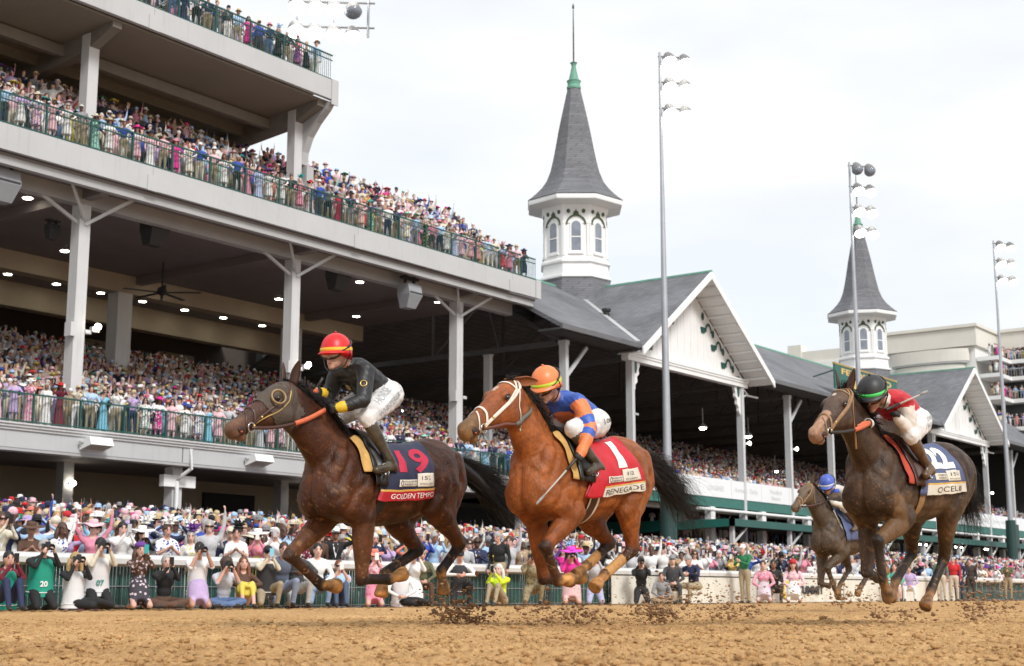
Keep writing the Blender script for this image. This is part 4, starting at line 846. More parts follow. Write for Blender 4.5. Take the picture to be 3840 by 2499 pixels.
# hats and hair are shared meshes in the head's own frame (x forward, z up, origin at head centre)
def hat_meshes():
    H = {}
    def brim(rx, ry, dip, crown, ch, n=24, wav=0.):
        m = MB(); th = np.linspace(0, 2 * math.pi, n, endpoint=False)
        def ring(r, z, k=1.0): return [(r * rx * math.cos(t) - .01, r * ry * math.sin(t), z + dip * (r ** 2) * math.cos(2 * t) * k + wav * r * math.sin(5 * t)) for t in th]
        m.loft([ring(.4, .055, 0), ring(.75, .05), ring(1, .045 - abs(dip) * .3), ring(1.0, .057 - abs(dip) * .3), ring(.75, .064), ring(.4, .075, 0)], cap=False)
        m.loft([[(crown * k * 1.16 * math.cos(t) - .01, crown * k * math.sin(t), z) for t in th] for k, z in ((1.02, .05), (1.0, .05 + ch * .5), (.9, .05 + ch * .9), (.6, .05 + ch), (.1, .05 + ch * .97))]); return m
    H['wide'] = brim(.27, .25, -.02, .09, .1, wav=.006).mesh('wide_hat', HATM, True); H['sun'] = brim(.21, .20, -.03, .088, .10, wav=.008).mesh('sun_hat', HATM, True)
    H['fedora'] = brim(.16, .145, .012, .086, .115).mesh('fedora', HATM, True); H['cowboy'] = brim(.2, .17, .05, .085, .13).mesh('cowboy_hat', HATM, True)
    m = MB(); m.ell((-.005, 0, .035), (.108, .09, .098), 14, 8); m.add([(.06, -.07, .04), (.12, -.055, .042), (.185, -.03, .03), (.185, .03, .03), (.12, .055, .042), (.06, .07, .04), (.06, -.07, .052), (.12, -.055, .054), (.185, -.03, .042), (.185, .03, .042), (.12, .055, .054), (.06, .07, .052)],
        [(0, 1, 2, 3, 4, 5), (11, 10, 9, 8, 7, 6), (0, 6, 7, 1), (1, 7, 8, 2), (2, 8, 9, 3), (3, 9, 10, 4), (4, 10, 11, 5)]); H['cap'] = m.mesh('baseball_cap', HATM, True)
    m = MB(); m.ell((-.02, 0, .06), (.12, .105, .065), 14, 8); m.ell((-.02, 0, .12), (.015, .015, .02), 6, 4); H['beret'] = m.mesh('beret', HATM, True)
    m = MB(); rs = random.Random(5)
    m.ell((.0, .03, .11), (.1, .1, .025), 12, 5)
    for i in range(16):
        a = rs.uniform(0, 6.28); l = rs.uniform(.08, .2); b = (.02 * math.cos(a), .03 + .02 * math.sin(a), .12); e = (l * math.cos(a), .03 + l * math.sin(a), .12 + rs.uniform(.02, .17))
        m.tube([b, ((b[0] + e[0]) / 2, (b[1] + e[1]) / 2, (b[2] + e[2]) / 2 + .03), e], [.012, .028, .006], 5)
    H['fascinator'] = m.mesh('fascinator', HATM, True)
    G = {}
    m = MB(); m.ell((-.018, 0, .022), (.106, .088, .114), 16, 10); v = np.concatenate(m.v); k = v[:, 2] < -.01; v[k, 0] = np.minimum(v[k, 0], -.0); v[:, 0] = np.minimum(v[:, 0], .075); m.v = [v]; G['short'] = m.mesh('short_hair', HAIRM, True)
    m = MB(); m.ell((-.02, 0, .02), (.108, .095, .118), 16, 10); v = np.concatenate(m.v); v[:, 0] = np.minimum(v[:, 0], .07); k = v[:, 2] < .0; v[k, 0] = np.minimum(v[k, 0], -.02); m.v = [v]
    for s in (-1, 1): m.tube([(-.02, s * .08, .02), (-.03, s * .1, -.1), (-.02, s * .105, -.22), (0.01, s * .09, -.32)], [.04, .045, .04, .012], 7)
    m.tube([(-.08, 0, .02), (-.1, 0, -.12), (-.1, 0, -.28), (-.09, 0, -.36)], [.07, .085, .07, .02], 8); G['long'] = m.mesh('long_hair', HAIRM, True)
    m = MB(); m.ell((-.018, 0, .03), (.125, .115, .125), 14, 9); v = np.concatenate(m.v); rs = np.random.RandomState(2); v *= 1 + rs.uniform(-.08, .1, (len(v), 1)); v[:, 0] = np.minimum(v[:, 0], .08); m.v = [v]; G['curly'] = m.mesh('curly_hair', HAIRM, True)
    m = MB(); m.ell((-.018, 0, .022), (.106, .088, .114), 14, 10); v = np.concatenate(m.v); v[:, 0] = np.minimum(v[:, 0], .07); m.v = [v]; m.ell((-.11, 0, .06), (.045, .045, .045), 8, 6); G['bun'] = m.mesh('hair_bun', HAIRM, True)
    m = MB(); m.box(.085, -.075, -.005, .105, -.008, .03); m.box(.085, .008, -.005, .105, .075, .03); m.box(.09, -.01, .018, .1, .01, .026); m.box(-.02, .075, .015, .09, .081, .024); m.box(-.02, -.081, .015, .09, -.075, .024); SG = m.mesh('sunglasses', mat('black_lens', (.01, .01, .012), .15, var=0), False)
    m = MB()
    for s in (-1, 1): m.ell((.09, s * .032, .012), (.01, .014, .008), 8, 5, mi=0); m.ell((.088, s * .032, .032), (.008, .02, .004), 8, 4, mi=1)
    m.ell((.094, 0, -.062), (.01, .024, .008), 8, 4, mi=2)
    EY = m.mesh('face_features', [mat('eye_dark', (.03, .022, .02), .2, var=0), mat('brow', (.06, .04, .03), .7, var=0), mat('lip', (.42, .13, .12), .5, var=0)], True)
    return H, G, SG, EY
HATS, HAIRS, SUNG, FACE = hat_meshes()
def head_child(name, me, parent, A, col=None, scale=1.0, dz=0.):
    o = obj(name, me, parent); Mx = Matrix([(A['hf'][i] * scale, A['hs'][i] * scale, A['hu'][i] * scale, A['head'][i] + A['hu'][i] * dz) for i in range(3)] + [(0, 0, 0, 1)])
    o.matrix_local = Mx
    if col: o.color = (*col, 1)
    return o
C = dict(white=(.82, .81, .79), cream=(.66, .60, .47), black=(.014, .014, .016), navy=(.018, .026, .075), royal_blue=(.03, .07, .38), light_blue=(.40, .58, .82), pink=(.72, .26, .36), pale_pink=(.80, .50, .55), hot_pink=(.75, .03, .30), red=(.55, .018, .025), burgundy=(.16, .012, .03),
         grey=(.26, .26, .27), charcoal=(.055, .055, .06), tan=(.38, .27, .16), khaki=(.36, .29, .19), brown=(.10, .05, .03), mint=(.36, .66, .54), green=(.02, .17, .07), teal=(.03, .36, .36), lilac=(.50, .38, .62), purple=(.13, .04, .26), yellow=(.70, .56, .10), orange=(.68, .20, .04), coral=(.72, .22, .17), straw=(.60, .47, .27), jeans=(.10, .16, .30), neon_yellow=(.62, .80, .03), olive=(.12, .12, .06), sky_blue=(.22, .55, .72), silver=(.5, .5, .52))
SKINS = [(.66, .38, .30), (.72, .45, .36), (.60, .33, .25), (.68, .42, .34), (.50, .27, .19), (.27, .13, .085), (.13, .065, .045), (.72, .47, .39)]
HAIRC = dict(brown=(.07, .035, .02), black=(.012, .01, .01), blond=(.42, .28, .12), grey=(.38, .37, .36), white=(.66, .65, .62), auburn=(.16, .05, .02))
# ------------------------------------------------------------------ prototypes of standing spectators
PROTO = {}
def proto(key, voxel=.03, decim=None, **kw):
    P, A = figure(**kw); me = body_mesh('person', P, voxel, 2, decim, PM); PROTO[key] = (me, A, kw)
_n = 0
for arms in ('lean', 'phone', 'clap', 'down', 'raise1', 'camera', 'fists', 'raise2', 'hip'):
    _n += 1
    proto(('m', arms), arms=arms, legs='stand', bulk=1.06, lean=.06, seed=_n, headtilt=.05)
    proto(('w', arms), arms=arms, legs='stand', bulk=.92, lean=.05, dress=.42 if _n % 2 else .1, seed=_n + 20, sleeves=_n % 3 != 0, headtilt=.05)
CAMB = MB(); CAMB.box(-.035, -.075, -.05, .04, .075, .05); CAMB.box(-.03, -.035, .05, .03, .035, .085); CAMB.box(-.03, -.09, -.05, .045, -.055, .055)
CAMB = CAMB.mesh('camera_body', BLACK); _m = MB(); _m.v = []; _m.lathe([(.036, .04), (.04, .10), (.036, .12), (.045, .16), (.048, .23), (.044, .23), (.03, .19)], 14); _m.v = [np.stack([v[:, 2], v[:, 1], v[:, 0]], 1) for v in _m.v]; CAML = _m.mesh('camera_lens', BLACK, 'auto')
_m = MB(); _m.box(-.005, -.038, -.075, .005, .038, .075); PHON = _m.mesh('phone', mat('phone_case', rough=.3, var=0, objattr='COLOR'))
def world(o, p): return o.matrix_basis @ Vector(p)
def hold_camera(o, A, label, long=1.0):
    c = Vector(A['head'] + A['hf'] * .17); e = empty('camera', (0, 0, 0)); tag(e, label, 'camera', 'cameras held up by the photographers')
    Mx = Matrix([(A['hf'][i], A['hs'][i], A['hu'][i], c[i]) for i in range(3)] + [(0, 0, 0, 1)]); e.matrix_basis = o.matrix_basis @ Mx
    obj('camera_body', CAMB, e); l = obj('lens', CAML, e); l.scale = (long, 1.1, 1.1)
def hold_phone(o, A, label, col, high=0):
    c = Vector(A['head'] + A['hf'] * .37 + A['hu'] * (.02 + high)); e = obj('phone', PHON); tag(e, label, 'phone', 'phones held up to film the race')
    Mx = Matrix([(A['hf'][i], A['hs'][i], A['hu'][i], c[i]) for i in range(3)] + [(0, 0, 0, 1)]); e.matrix_basis = o.matrix_basis @ Mx; e.color = (*col, 1)
def dress_up(o, A, skin, top, bot, shoe=(.03, .025, .02), hair=None, hat=None, glasses=False, face=False, extra=None):
    for k, c in (('skin_color', skin), ('top_color', top), ('bottom_color', bot), ('shoe_color', shoe), ('extra_color', extra or top)): o[k] = [float(x) for x in c]
    o['pattern_amount'] = 0.0; o['pattern_color'] = [1.0, 1.0, 1.0]
    if hair: head_child('hair', HAIRS[hair[0]], o, A, HAIRC[hair[1]])
    if hat: head_child('hat', HATS[hat[0]], o, A, hat[1], hat[2] if len(hat) > 2 else 1.0, hat[3] if len(hat) > 3 else .02)
    if glasses: head_child('sunglasses', SUNG, o, A)
    elif face: head_child('face_features', FACE, o, A)['kind'] = 'stuff'
def bib(o, A, col, num=None, bulk=1.0, trim=(.8, .8, .8)):
    up, fw, hp = A['up'], A['fwd'], A['hips']; sd = np.array((0, 1., 0)); th = np.linspace(0, 2 * math.pi, 20, endpoint=False); m = MB()
    ring = lambda u, rf, rs_: [hp + up * u + fw * rf * bulk * math.cos(t) + sd * rs_ * bulk * math.sin(t) for t in th]
    m.loft([ring(-.09, .165, .2), ring(.0, .15, .19), ring(.2, .135, .172), ring(.37, .15, .185), ring(.46, .12, .16), ring(.51, .085, .115)], cap=False); b = m.build('bib', mat('bib_' + '%.2f%.2f%.2f' % col, col, .8, var=.1, bump=.3, bscale=12), o, True)
    m = MB(); m.tube([hp + up * -.02 + fw * .158 * bulk * math.cos(t) + sd * .197 * bulk * math.sin(t) for t in np.linspace(-1.7, 1.7, 14)], .008, 5); m.build('bib_trim', mat('bib_trim', trim, .8), b)
    if num:
        m = MB(); text_mapped(m, num, .12, lambda a, c: tuple(hp + up * (.12 + c) + fw * (.155 * bulk + .004) + sd * -a * -1), bold=.004); m.build('number', mat('bib_number%d' % (col[0] > .4), (.05, .25, .22) if col[0] > .4 else (.85, .85, .85), .8, var=0), b, fixn=False)
# ------------------------------------------------------------------ photographers and guests in front of the rail
def front(X, Y, legs, arms, lab, top, bot, dress=None, bulk=1.0, lean=.1, hair=('short', 'brown'), hat=None, glasses=False, vest=None, num=None, prop=None, skin=0, yaw=0., seed=0, sleeves=True, shorts=False, tilt=0., scale=1.0, propl=None, z=0.01):
    P, A = figure(legs=legs, arms=arms, dress=dress, bulk=bulk, lean=lean, fine=True, seed=seed, sleeves=sleeves, shorts=shorts, headtilt=tilt)
    o = obj('person', body_mesh('person', P, .0185, 2, None, PM), None, (X, Y, z), math.atan2(4 - Y, 9 - X) + yaw); o.scale = (scale,) * 3; o.matrix_basis = Matrix.Translation((X, Y, z)) @ Matrix.Rotation(math.atan2(4 - Y, 9 - X) + yaw, 4, 'Z') @ Matrix.Scale(scale, 4)
    tag(o, lab, 'person', 'people waiting in front of the rail')
    g = lambda c: C[c] if isinstance(c, str) else c
    dress_up(o, A, SKINS[skin], g(top), g(bot), hair=hair, hat=(hat[0], g(hat[1])) if hat else None, glasses=glasses, face=True)
    if 'floral' in lab or 'mottled' in lab: o['pattern_amount'] = 1.0; o['pattern_color'] = [.62, .12, .2] if 'pink floral' in lab else ([.16, .12, .07] if 'mottled' in lab else [.6, .5, .55])
    if vest: bib(o, A, vest, num, bulk)
    if prop == 'camera': hold_camera(o, A, propl or 'black camera held by the ' + lab[:60].split(' in ')[-1] if False else propl)
    elif prop: hold_phone(o, A, propl, g(prop), .12 if arms == 'phonehigh' else 0)
    return o, A
GB, WB = (.012, .30, .21), (.72, .72, .74)
F = [
 (13.84, 20.2, 'knees_up', 'phone', 'person in green bib and maroon sleeves seated at the left picture edge', 'burgundy', 'navy', dict(vest=GB, hair=('short', 'black'), skin=2, prop='black', propl='black phone held by the green bib person at the left edge')),
 (14.42, 20.1, 'kneel', 'camera', 'person in green bib numbered 20 and black sleeves kneeling with a camera', 'black', 'black', dict(vest=GB, num='20', hair=('short', 'grey'), skin=1, prop='camera', propl='black camera raised by the person in the bib numbered 20', bulk=1.12)),
 (15.1, 20.15, 'side', 'camera', 'person in white bib and black sleeves lounging sideways with a camera', 'black', 'black', dict(vest=WB, hair=('long', 'blond'), skin=1, prop='camera', propl='black camera raised by the lounging person in a white bib', lean=.0, bulk=.98)),
 (15.72, 20.35, 'kneel', 'camera', 'person in white bib numbered 07 over cream jacket holding a large camera high', 'cream', 'black', dict(vest=WB, num='07', hair=('short', 'black'), skin=3, prop='camera', propl='large black camera raised by the person in the bib numbered 07', scale=1.06, bulk=1.05)),
 (16.42, 20.15, 'kneel', 'phone', 'person in brown jacket, purple beret and black floral skirt filming', 'brown', (.05, .045, .06), dict(dress=.1, hair=('long', 'brown'), hat=('beret', 'purple'), prop='teal', propl='teal phone held by the person in a purple beret', bulk=.95)),
 (16.95, 20.1, 'cross', 'phone', 'person in black sweater with grey hair sitting cross legged', 'black', 'brown', dict(hair=('bun', 'grey'), prop='black', propl='black phone held by the grey haired person in a black sweater', skin=3)),
 (17.7, 20.1, 'kneel', 'camera', 'person in lilac dress and white bib kneeling upright with a camera', 'white', 'lilac', dict(dress=.2, vest=WB, hair=('bun', 'black'), prop='camera', propl='black camera raised by the person in a lilac dress', bulk=.92, sleeves=False, skin=4, scale=1.04)),
 (18.28, 20.05, 'cross', 'camera', 'person with curly brown hair in pale grey shirt and jeans aiming a lens', (.55, .56, .6), 'jeans', dict(hair=('curly', 'brown'), prop='camera', propl='black camera with wide lens held by the curly haired person', sleeves=False, lean=.25)),
 (18.8, 20.1, 'knees_up', 'knees', 'person in brown top and yellow skirt sitting with knees drawn up', 'brown', 'yellow', dict(dress=.3, hair=('long', 'auburn'), skin=0, bulk=.92, lean=.0, tilt=-.15)),
 (19.4, 20.1, 'squat', 'phone', 'person in black cap, beige shirt and dark vest squatting with a blue phone', 'cream', 'khaki', dict(vest=(.03, .03, .032), hair=('short', 'black'), hat=('cap', 'black'), glasses=True, prop='sky_blue', propl='pale blue phone held by the squatting person in a black cap')),
 (19.98, 20.3, 'squat', 'raise1', 'person in slate blue suit crouching with one arm raised behind the horse knee', (.10, .12, .17), (.24, .28, .38), dict(hair=('short', 'brown'), skin=2, lean=.3, scale=1.12)),
 (20.5, 20.4, 'squat', 'knees', 'person in charcoal top and pale trousers wearing sunglasses', 'charcoal', (.52, .50, .47), dict(hair=('short', 'black'), glasses=True, skin=6, scale=1.08)),
 (21.0, 20.35, 'squat', 'lap', 'smiling dark haired person in white shirt and blue jeans crouching', 'white', (.26, .36, .52), dict(hair=('short', 'black'), skin=1, scale=1.1)),
 (21.55, 20.3, 'knees_up', 'phone', 'person in glasses and light blue shirt seated holding a white phone', 'light_blue', (.06, .09, .16), dict(hair=('short', 'auburn'), glasses=True, prop='white', propl='white phone held by the person in a light blue shirt', bulk=1.1, sleeves=False)),
 (22.45, 20.15, 'kneel', 'phone', 'person in pink floral dress and red pink hat behind the bent foreleg', 'pale_pink', 'pink', dict(dress=.1, hair=('long', 'brown'), hat=('sun', 'coral'), prop='white', propl='white phone held by the person in the pink floral dress', bulk=.92)),
 (23.3, 20.15, 'side', 'lap', 'person in white bib numbered 32 sitting low beside the bare legged photographer', 'white', 'black', dict(vest=WB, num='32', hair=('short', 'brown'), skin=3, lean=.2)),
 (23.95, 20.35, 'kneel', 'camera', 'person in short white dress kneeling tall with a camera and bare legs', 'white', 'white', dict(dress=.16, hair=('bun', 'brown'), hat=('cap', 'black'), prop='camera', propl='black camera raised by the person in a short white dress', bulk=.95, scale=1.08, skin=1)),
 (24.4, 20.5, 'stool', 'lap', 'older person in dark green patterned shirt with a red lanyard', 'olive', 'brown', dict(hair=('short', 'grey'), skin=0, tilt=.2)),
 (25.35, 20.2, 'squat', 'knees', 'person in black cap, white shirt and dark waistcoat looking down', 'white', 'black', dict(vest=(.03, .03, .034), hair=('short', 'black'), hat=('cap', 'black'), tilt=.25, skin=2, scale=1.08)),
 (26.55, 20.0, 'knees_up', 'phone', 'person in neon yellow jacket with white hair sitting on the dirt', 'neon_yellow', 'khaki', dict(hair=('long', 'white'), bulk=1.1, skin=7, prop='black', propl='black phone held by the person in the neon yellow jacket', yaw=-.5)),
 (27.3, 20.55, 'stand', 'down', 'grey haired person in black jacket and khaki trousers standing at the rail', 'black', 'khaki', dict(hair=('short', 'grey'), tilt=.35, skin=0, bulk=1.12, yaw=-.6, lean=.12)),
 (27.95, 20.1, 'squat', 'camera', 'person in mottled khaki outfit crouching with a camera', (.30, .24, .13), (.30, .24, .14), dict(hair=('short', 'brown'), hat=('cap', 'khaki'), prop='camera', propl='black camera raised by the person in mottled khaki', scale=1.1)),
 (29.6, 20.1, 'kneel', 'camera', 'person in magenta coat and wide magenta hat kneeling with a camera', 'hot_pink', (.7, .45, .45), dict(dress=.1, hair=('long', 'brown'), hat=('wide', (.80, .06, .62)), prop='camera', propl='dark camera held by the person in the magenta hat', scale=1.2, bulk=1.0)),
 (30.95, 20.3, 'kneel', 'camera', 'person in grey top and lavender trousers behind the chestnut hind hoof', 'silver', (.42, .42, .58), dict(hair=('short', 'black'), prop='camera', propl='camera raised by the person in lavender trousers', scale=1.15)),
 (33.2, 20.3, 'kneel', 'binoculars', 'person in black suit kneeling with binoculars and a white lanyard', 'black', 'black', dict(hair=('short', 'brown'), skin=4, prop='camera', propl='black binocular camera raised by the person in a black suit', scale=1.1)),
 (33.9, 20.1, 'cross', 'lap', 'small person in grey sitting beside the black suit photographer', 'grey', 'tan', dict(hair=('short', 'brown'), skin=0, scale=.9)),
 (34.85, 20.3, 'stool', 'lap', 'person in white fronted cap and dark waistcoat sitting low', 'charcoal', 'charcoal', dict(hair=('short', 'black'), hat=('cap', 'grey'), vest=(.04, .04, .045), skin=1, scale=1.05)),
 (35.95, 20.25, 'stool', 'knees', 'grey haired person in navy jacket and khaki trousers sitting on a low stool', 'navy', 'khaki', dict(hair=('short', 'grey'), lean=.35, tilt=.2, yaw=-.7, scale=1.12, bulk=1.1)),
 (39.1, 20.3, 'stand', 'clap', 'person in dark green jacket and khaki trousers standing on the track edge', 'green', 'khaki', dict(hair=('short', 'brown'), hat=('cap', 'white'), bulk=1.1, yaw=-.5)),
 (39.9, 20.1, 'kneelsit', 'lap', 'person in pink top and floral skirt sitting by the cream banner', 'pink', (.6, .5, .55), dict(dress=.2, hair=('short', 'brown'), scale=1.15, bulk=.95)),
 (41.0, 20.3, 'squat', 'clap', 'person in dark jacket with white cords crouching by the banner', 'black', 'charcoal', dict(hair=('short', 'black'), skin=5, scale=1.15)),
 (41.95, 20.1, 'kneelsit', 'lap', 'person in pink and white outfit with a red hat on the track edge', 'pale_pink', 'white', dict(dress=.2, hair=('long', 'brown'), hat=('cap', 'red'), scale=1.2, bulk=.95)),
 (50.7, 20.3, 'stool', 'lap', 'person in green and white dress seated behind the dark horse legs', (.1, .42, .3), 'white', dict(dress=.3, hair=('long', 'brown'), scale=1.1)),
 (52.1, 20.3, 'stool', 'lap', 'person in lilac seated beside the green and white dress', 'lilac', 'white', dict(hair=('short', 'brown'), scale=1.05)),
 (55.1, 20.2, 'stand', 'down', 'person in sage green jacket and pale trousers standing far right', (.10, .22, .16), (.55, .47, .36), dict(hair=('short', 'grey'), bulk=1.12)),
 (56.5, 20.2, 'stand', 'down', 'person in bright red jacket and pale trousers standing far right', 'red', (.58, .48, .38), dict(hair=('short', 'grey'), bulk=1.12)),
 (57.7, 20.45, 'stand', 'hip', 'person in navy suit and white shirt beside the red jacket', 'navy', 'navy', dict(hair=('short', 'black'), bulk=1.1)),
 (59.1, 20.45, 'stand', 'down', 'person in dark brown suit standing right of the navy suit', (.05, .035, .03), (.05, .035, .03), dict(hair=('short', 'black'), bulk=1.1)),
 (63.4, 20.3, 'stand', 'clap', 'person in olive jacket at the far right picture edge', 'olive', 'khaki', dict(hair=('short', 'grey'), bulk=1.1)),
]
for i, (X, Y, lg, ar, lab, tp, bt, kw) in enumerate(F): front(X, Y, lg, ar, lab, tp, bt, seed=i, **kw)

# ------------------------------------------------------------------ countable spectators, one object each
rp = random.Random(11)
TOPW = ['white'] * 15 + ['cream'] * 4 + ['pale_pink'] * 8 + ['pink'] * 5 + ['hot_pink', 'red', 'coral', 'coral', 'mint', 'light_blue', 'light_blue', 'sky_blue', 'lilac', 'lilac', 'silver', 'silver', 'yellow', 'black', 'black', 'navy', 'purple', 'tan']
TOPM = ['white'] * 9 + ['light_blue'] * 7 + ['navy'] * 7 + ['royal_blue'] * 2 + ['black'] * 2 + ['grey'] * 3 + ['silver'] * 4 + ['black'] * 2 + ['cream'] * 3 + ['tan', 'pale_pink', 'pale_pink', 'pink', 'royal_blue', 'charcoal', 'burgundy', 'lilac', 'khaki']
BOTM = ['khaki', 'khaki', 'navy', 'charcoal', 'white', 'tan', 'black', 'grey', 'jeans', 'cream']
HATW = ['white'] * 5 + ['pale_pink', 'pink', 'light_blue', 'royal_blue', 'hot_pink', 'red', 'cream', 'cream', 'straw', 'pink', 'pale_pink', 'hot_pink', 'red', 'black', 'purple', 'light_blue', 'mint', 'green', 'navy', 'coral', 'teal', 'yellow', 'lilac']
def ordn(n): return str(n) + ('th' if 10 <= n % 100 <= 20 else {1: 'st', 2: 'nd', 3: 'rd'}.get(n % 10, 'th'))
HN = dict(wide='wide hat', sun='sun hat', fedora='fedora', cowboy='cowboy hat', cap='cap', beret='beret', fascinator='feathered fascinator')
POSE = dict(lean='leaning on the rail', phone='filming', clap='clapping', down='', raise1='one arm up', camera='hands to face', fists='fists up', raise2='both arms up', hip='hands on hips')
def spectator(x, y, z, where, group, armset, over={}):
    fem = over.get('fem', rp.random() < .52); arms = over.get('arms', rp.choice(armset)); me, A, kw = PROTO[('w' if fem else 'm', arms)]
    tc_ = over.get('top', rp.choice(TOPW if fem else TOPM)); same = fem and rp.random() < .75; bc = over.get('bot', tc_ if same else rp.choice(TOPW if fem else BOTM))
    hat = None; r = rp.random()
    if 'hat' in over: hat = over['hat']
    elif fem: hat = (rp.choice(['wide', 'sun', 'sun', 'fascinator', 'fascinator']), rp.choice(HATW)) if r < .58 else None
    else: hat = (rp.choice(['fedora', 'fedora', 'cap', 'cap', 'cowboy']), rp.choice(['straw', 'cream', 'white', 'white', 'black', 'navy', 'grey', 'pink'])) if r < .45 else None
    o = obj('person', me); s = rp.uniform(.93, 1.0) if fem else rp.uniform(.98, 1.07)
    o.matrix_basis = Matrix.Translation((x, y, z)) @ Matrix.Rotation(math.atan2(5 - y, 11 - x) + rp.uniform(-.3, .3), 4, 'Z') @ Matrix.Scale(s, 4)
    lab = 'person in %s %s%s, %s' % (tc_.replace('_', ' '), 'dress' if fem else rp.choice(['jacket', 'suit', 'shirt']), ' and %s %s' % (hat[1].replace('_', ' '), HN[hat[0]]) if hat else '', where)
    tag(o, lab, 'person', group)
    dress_up(o, A, rp.choice(SKINS), C[tc_], C[bc], hair=(rp.choice(['long', 'long', 'bun', 'short']) if fem else 'short', rp.choice(['brown', 'brown', 'black', 'blond', 'grey', 'auburn'] if fem else ['brown', 'black', 'grey', 'white', 'brown'])),
             hat=(hat[0], C[hat[1]]) if hat else None, glasses=rp.random() < .4, face=y < 25)
    if fem and rp.random() < .4: o['pattern_amount'] = 1.0; o['pattern_color'] = [float(q) for q in C[rp.choice(['white', 'pink', 'hot_pink', 'royal_blue', 'green', 'navy', 'yellow', 'coral'])]]
    if not fem and tc_ in ('navy', 'grey', 'black', 'silver', 'cream', 'tan', 'charcoal', 'light_blue', 'burgundy', 'brown') and rp.random() < .75:
        sf = obj('shirt_front', SHIRT[rp.random() < .6], o); sf.color = (*rp.choice([C['red'], C['navy'], C['pink'], C['black'], C['purple']]), 1)
    if arms == 'phone': hold_phone(o, A, 'phone held by the ' + lab.split(', ')[1].replace(' from left', ' person from left'), rp.choice([C['black'], C['black'], C['white'], C['silver']]))
def shirt_mesh(tie):
    _, A, _k = PROTO[('m', 'down')]; up, fw, hp = A['up'], A['fwd'], A['hips']; m = MB()
    q = lambda s, u, f: hp + up * u + fw * f + np.array((0, s, 0))
    m.add([q(-.055, .49, .085), q(.055, .49, .085), q(.045, .38, .139), q(0, .2, .118), q(-.045, .38, .139)], [(0, 1, 2, 3, 4)], 0)
    if tie: m.add([q(-.014, .48, .094), q(.014, .48, .094), q(.02, .36, .146), q(.004, .21, .127), q(-.02, .36, .146)], [(0, 1, 2, 3, 4)], 1)
    return m.mesh('shirt_front', [mat('shirt_white', (.8, .8, .8), .7, var=.05), mat('tie_silk', rough=.4, var=.1, objattr='COLOR')], False, False)
SHIRT = [shirt_mesh(False), shirt_mesh(True)]
def row(x0, x1, y, z, step, where, group, armset, start=1, jy=.08, over={}):
    x = x0; n = start
    while x < x1:
        spectator(x, y + rp.uniform(-jy, jy), z, where % ordn(n), group, armset, over.get(n, {})); x += step * rp.uniform(.85, 1.15); n += 1
row(14.3, 72.5, 21.95, -.11, .58, '%s from left at the rail', 'spectators lined up behind the rail', ['phone', 'phone', 'camera', 'clap', 'raise1', 'fists', 'raise2', 'down', 'down'],
    over={1: dict(fem=False, top='green'), 3: dict(fem=True, top='brown', hat=('wide', 'brown')), 5: dict(fem=True, top='pink', hat=('sun', 'pale_pink')), 7: dict(fem=True, top='black', hat=('wide', 'white'), arms='phone'), 13: dict(fem=False, top='white', arms='phone', hat=None), 14: dict(fem=True, top='burgundy', hat=('wide', 'burgundy'), arms='down'), 15: dict(fem=False, top='brown', hat=None, arms='down'), 18: dict(fem=False, top='navy', arms='phone', hat=None), 23: dict(fem=False, top='silver', arms='raise1', hat=('cap', 'red')), 26: dict(fem=True, top='black', hat=('wide', 'black')), 27: dict(fem=False, top='silver', arms='raise1', hat=None), 30: dict(fem=True, top='purple', hat=('sun', 'white'))})
row(14.9, 35.5, 22.6, -.09, .58, '%s from left in second row', 'spectators in the second row', ['phone', 'camera', 'clap', 'raise1', 'fists', 'raise2', 'down', 'down'])
row(29.0, 64.0, 45.5, 6.36, .66, '%s from left on lower deck', 'spectators along the lower deck railing', ['lean', 'lean', 'lean', 'down', 'phone', 'clap', 'camera', 'hip'],
    over={7: dict(fem=True, top='burgundy', hat=('wide', 'red')), 9: dict(fem=False, top='light_blue', bot='khaki', hat=None, arms='lean'), 10: dict(fem=True, top='sky_blue', arms='camera', hat=None), 12: dict(fem=False, top='lilac', hat=('fedora', 'straw')), 14: dict(fem=True, top='white', bot='hot_pink', hat=('wide', 'hot_pink')), 17: dict(fem=True, top='white', hat=None), 18: dict(fem=True, top='sky_blue', hat=('fascinator', 'straw'), arms='camera')})
row(28.4, 63.0, 45.5, 17.28, .66, '%s from left on middle deck', 'spectators along the middle deck railing', ['lean', 'lean', 'lean', 'down', 'clap', 'hip', 'camera'],
    over={4: dict(fem=True, top='lilac', hat=None), 8: dict(fem=False, top='grey', hat=None), 9: dict(fem=True, top='mint', hat=('sun', 'cream')), 12: dict(fem=True, top='white', bot='pale_pink', hat=('wide', 'hot_pink')), 30: dict(fem=True, top='red', hat=None), 52: dict(fem=True, top='navy', hat=('sun', 'navy'))})
row(33.0, 46.6, 45.55, 24.0, .62, '%s from left on top deck', 'spectators along the top deck railing', ['lean', 'lean', 'down', 'clap', 'hip'], over={20: dict(fem=True, top='pink', bot='purple', hat=('fascinator', 'pink')), 15: dict(fem=True, top='hot_pink'), 19: dict(fem=False, top='black', bot='khaki')})

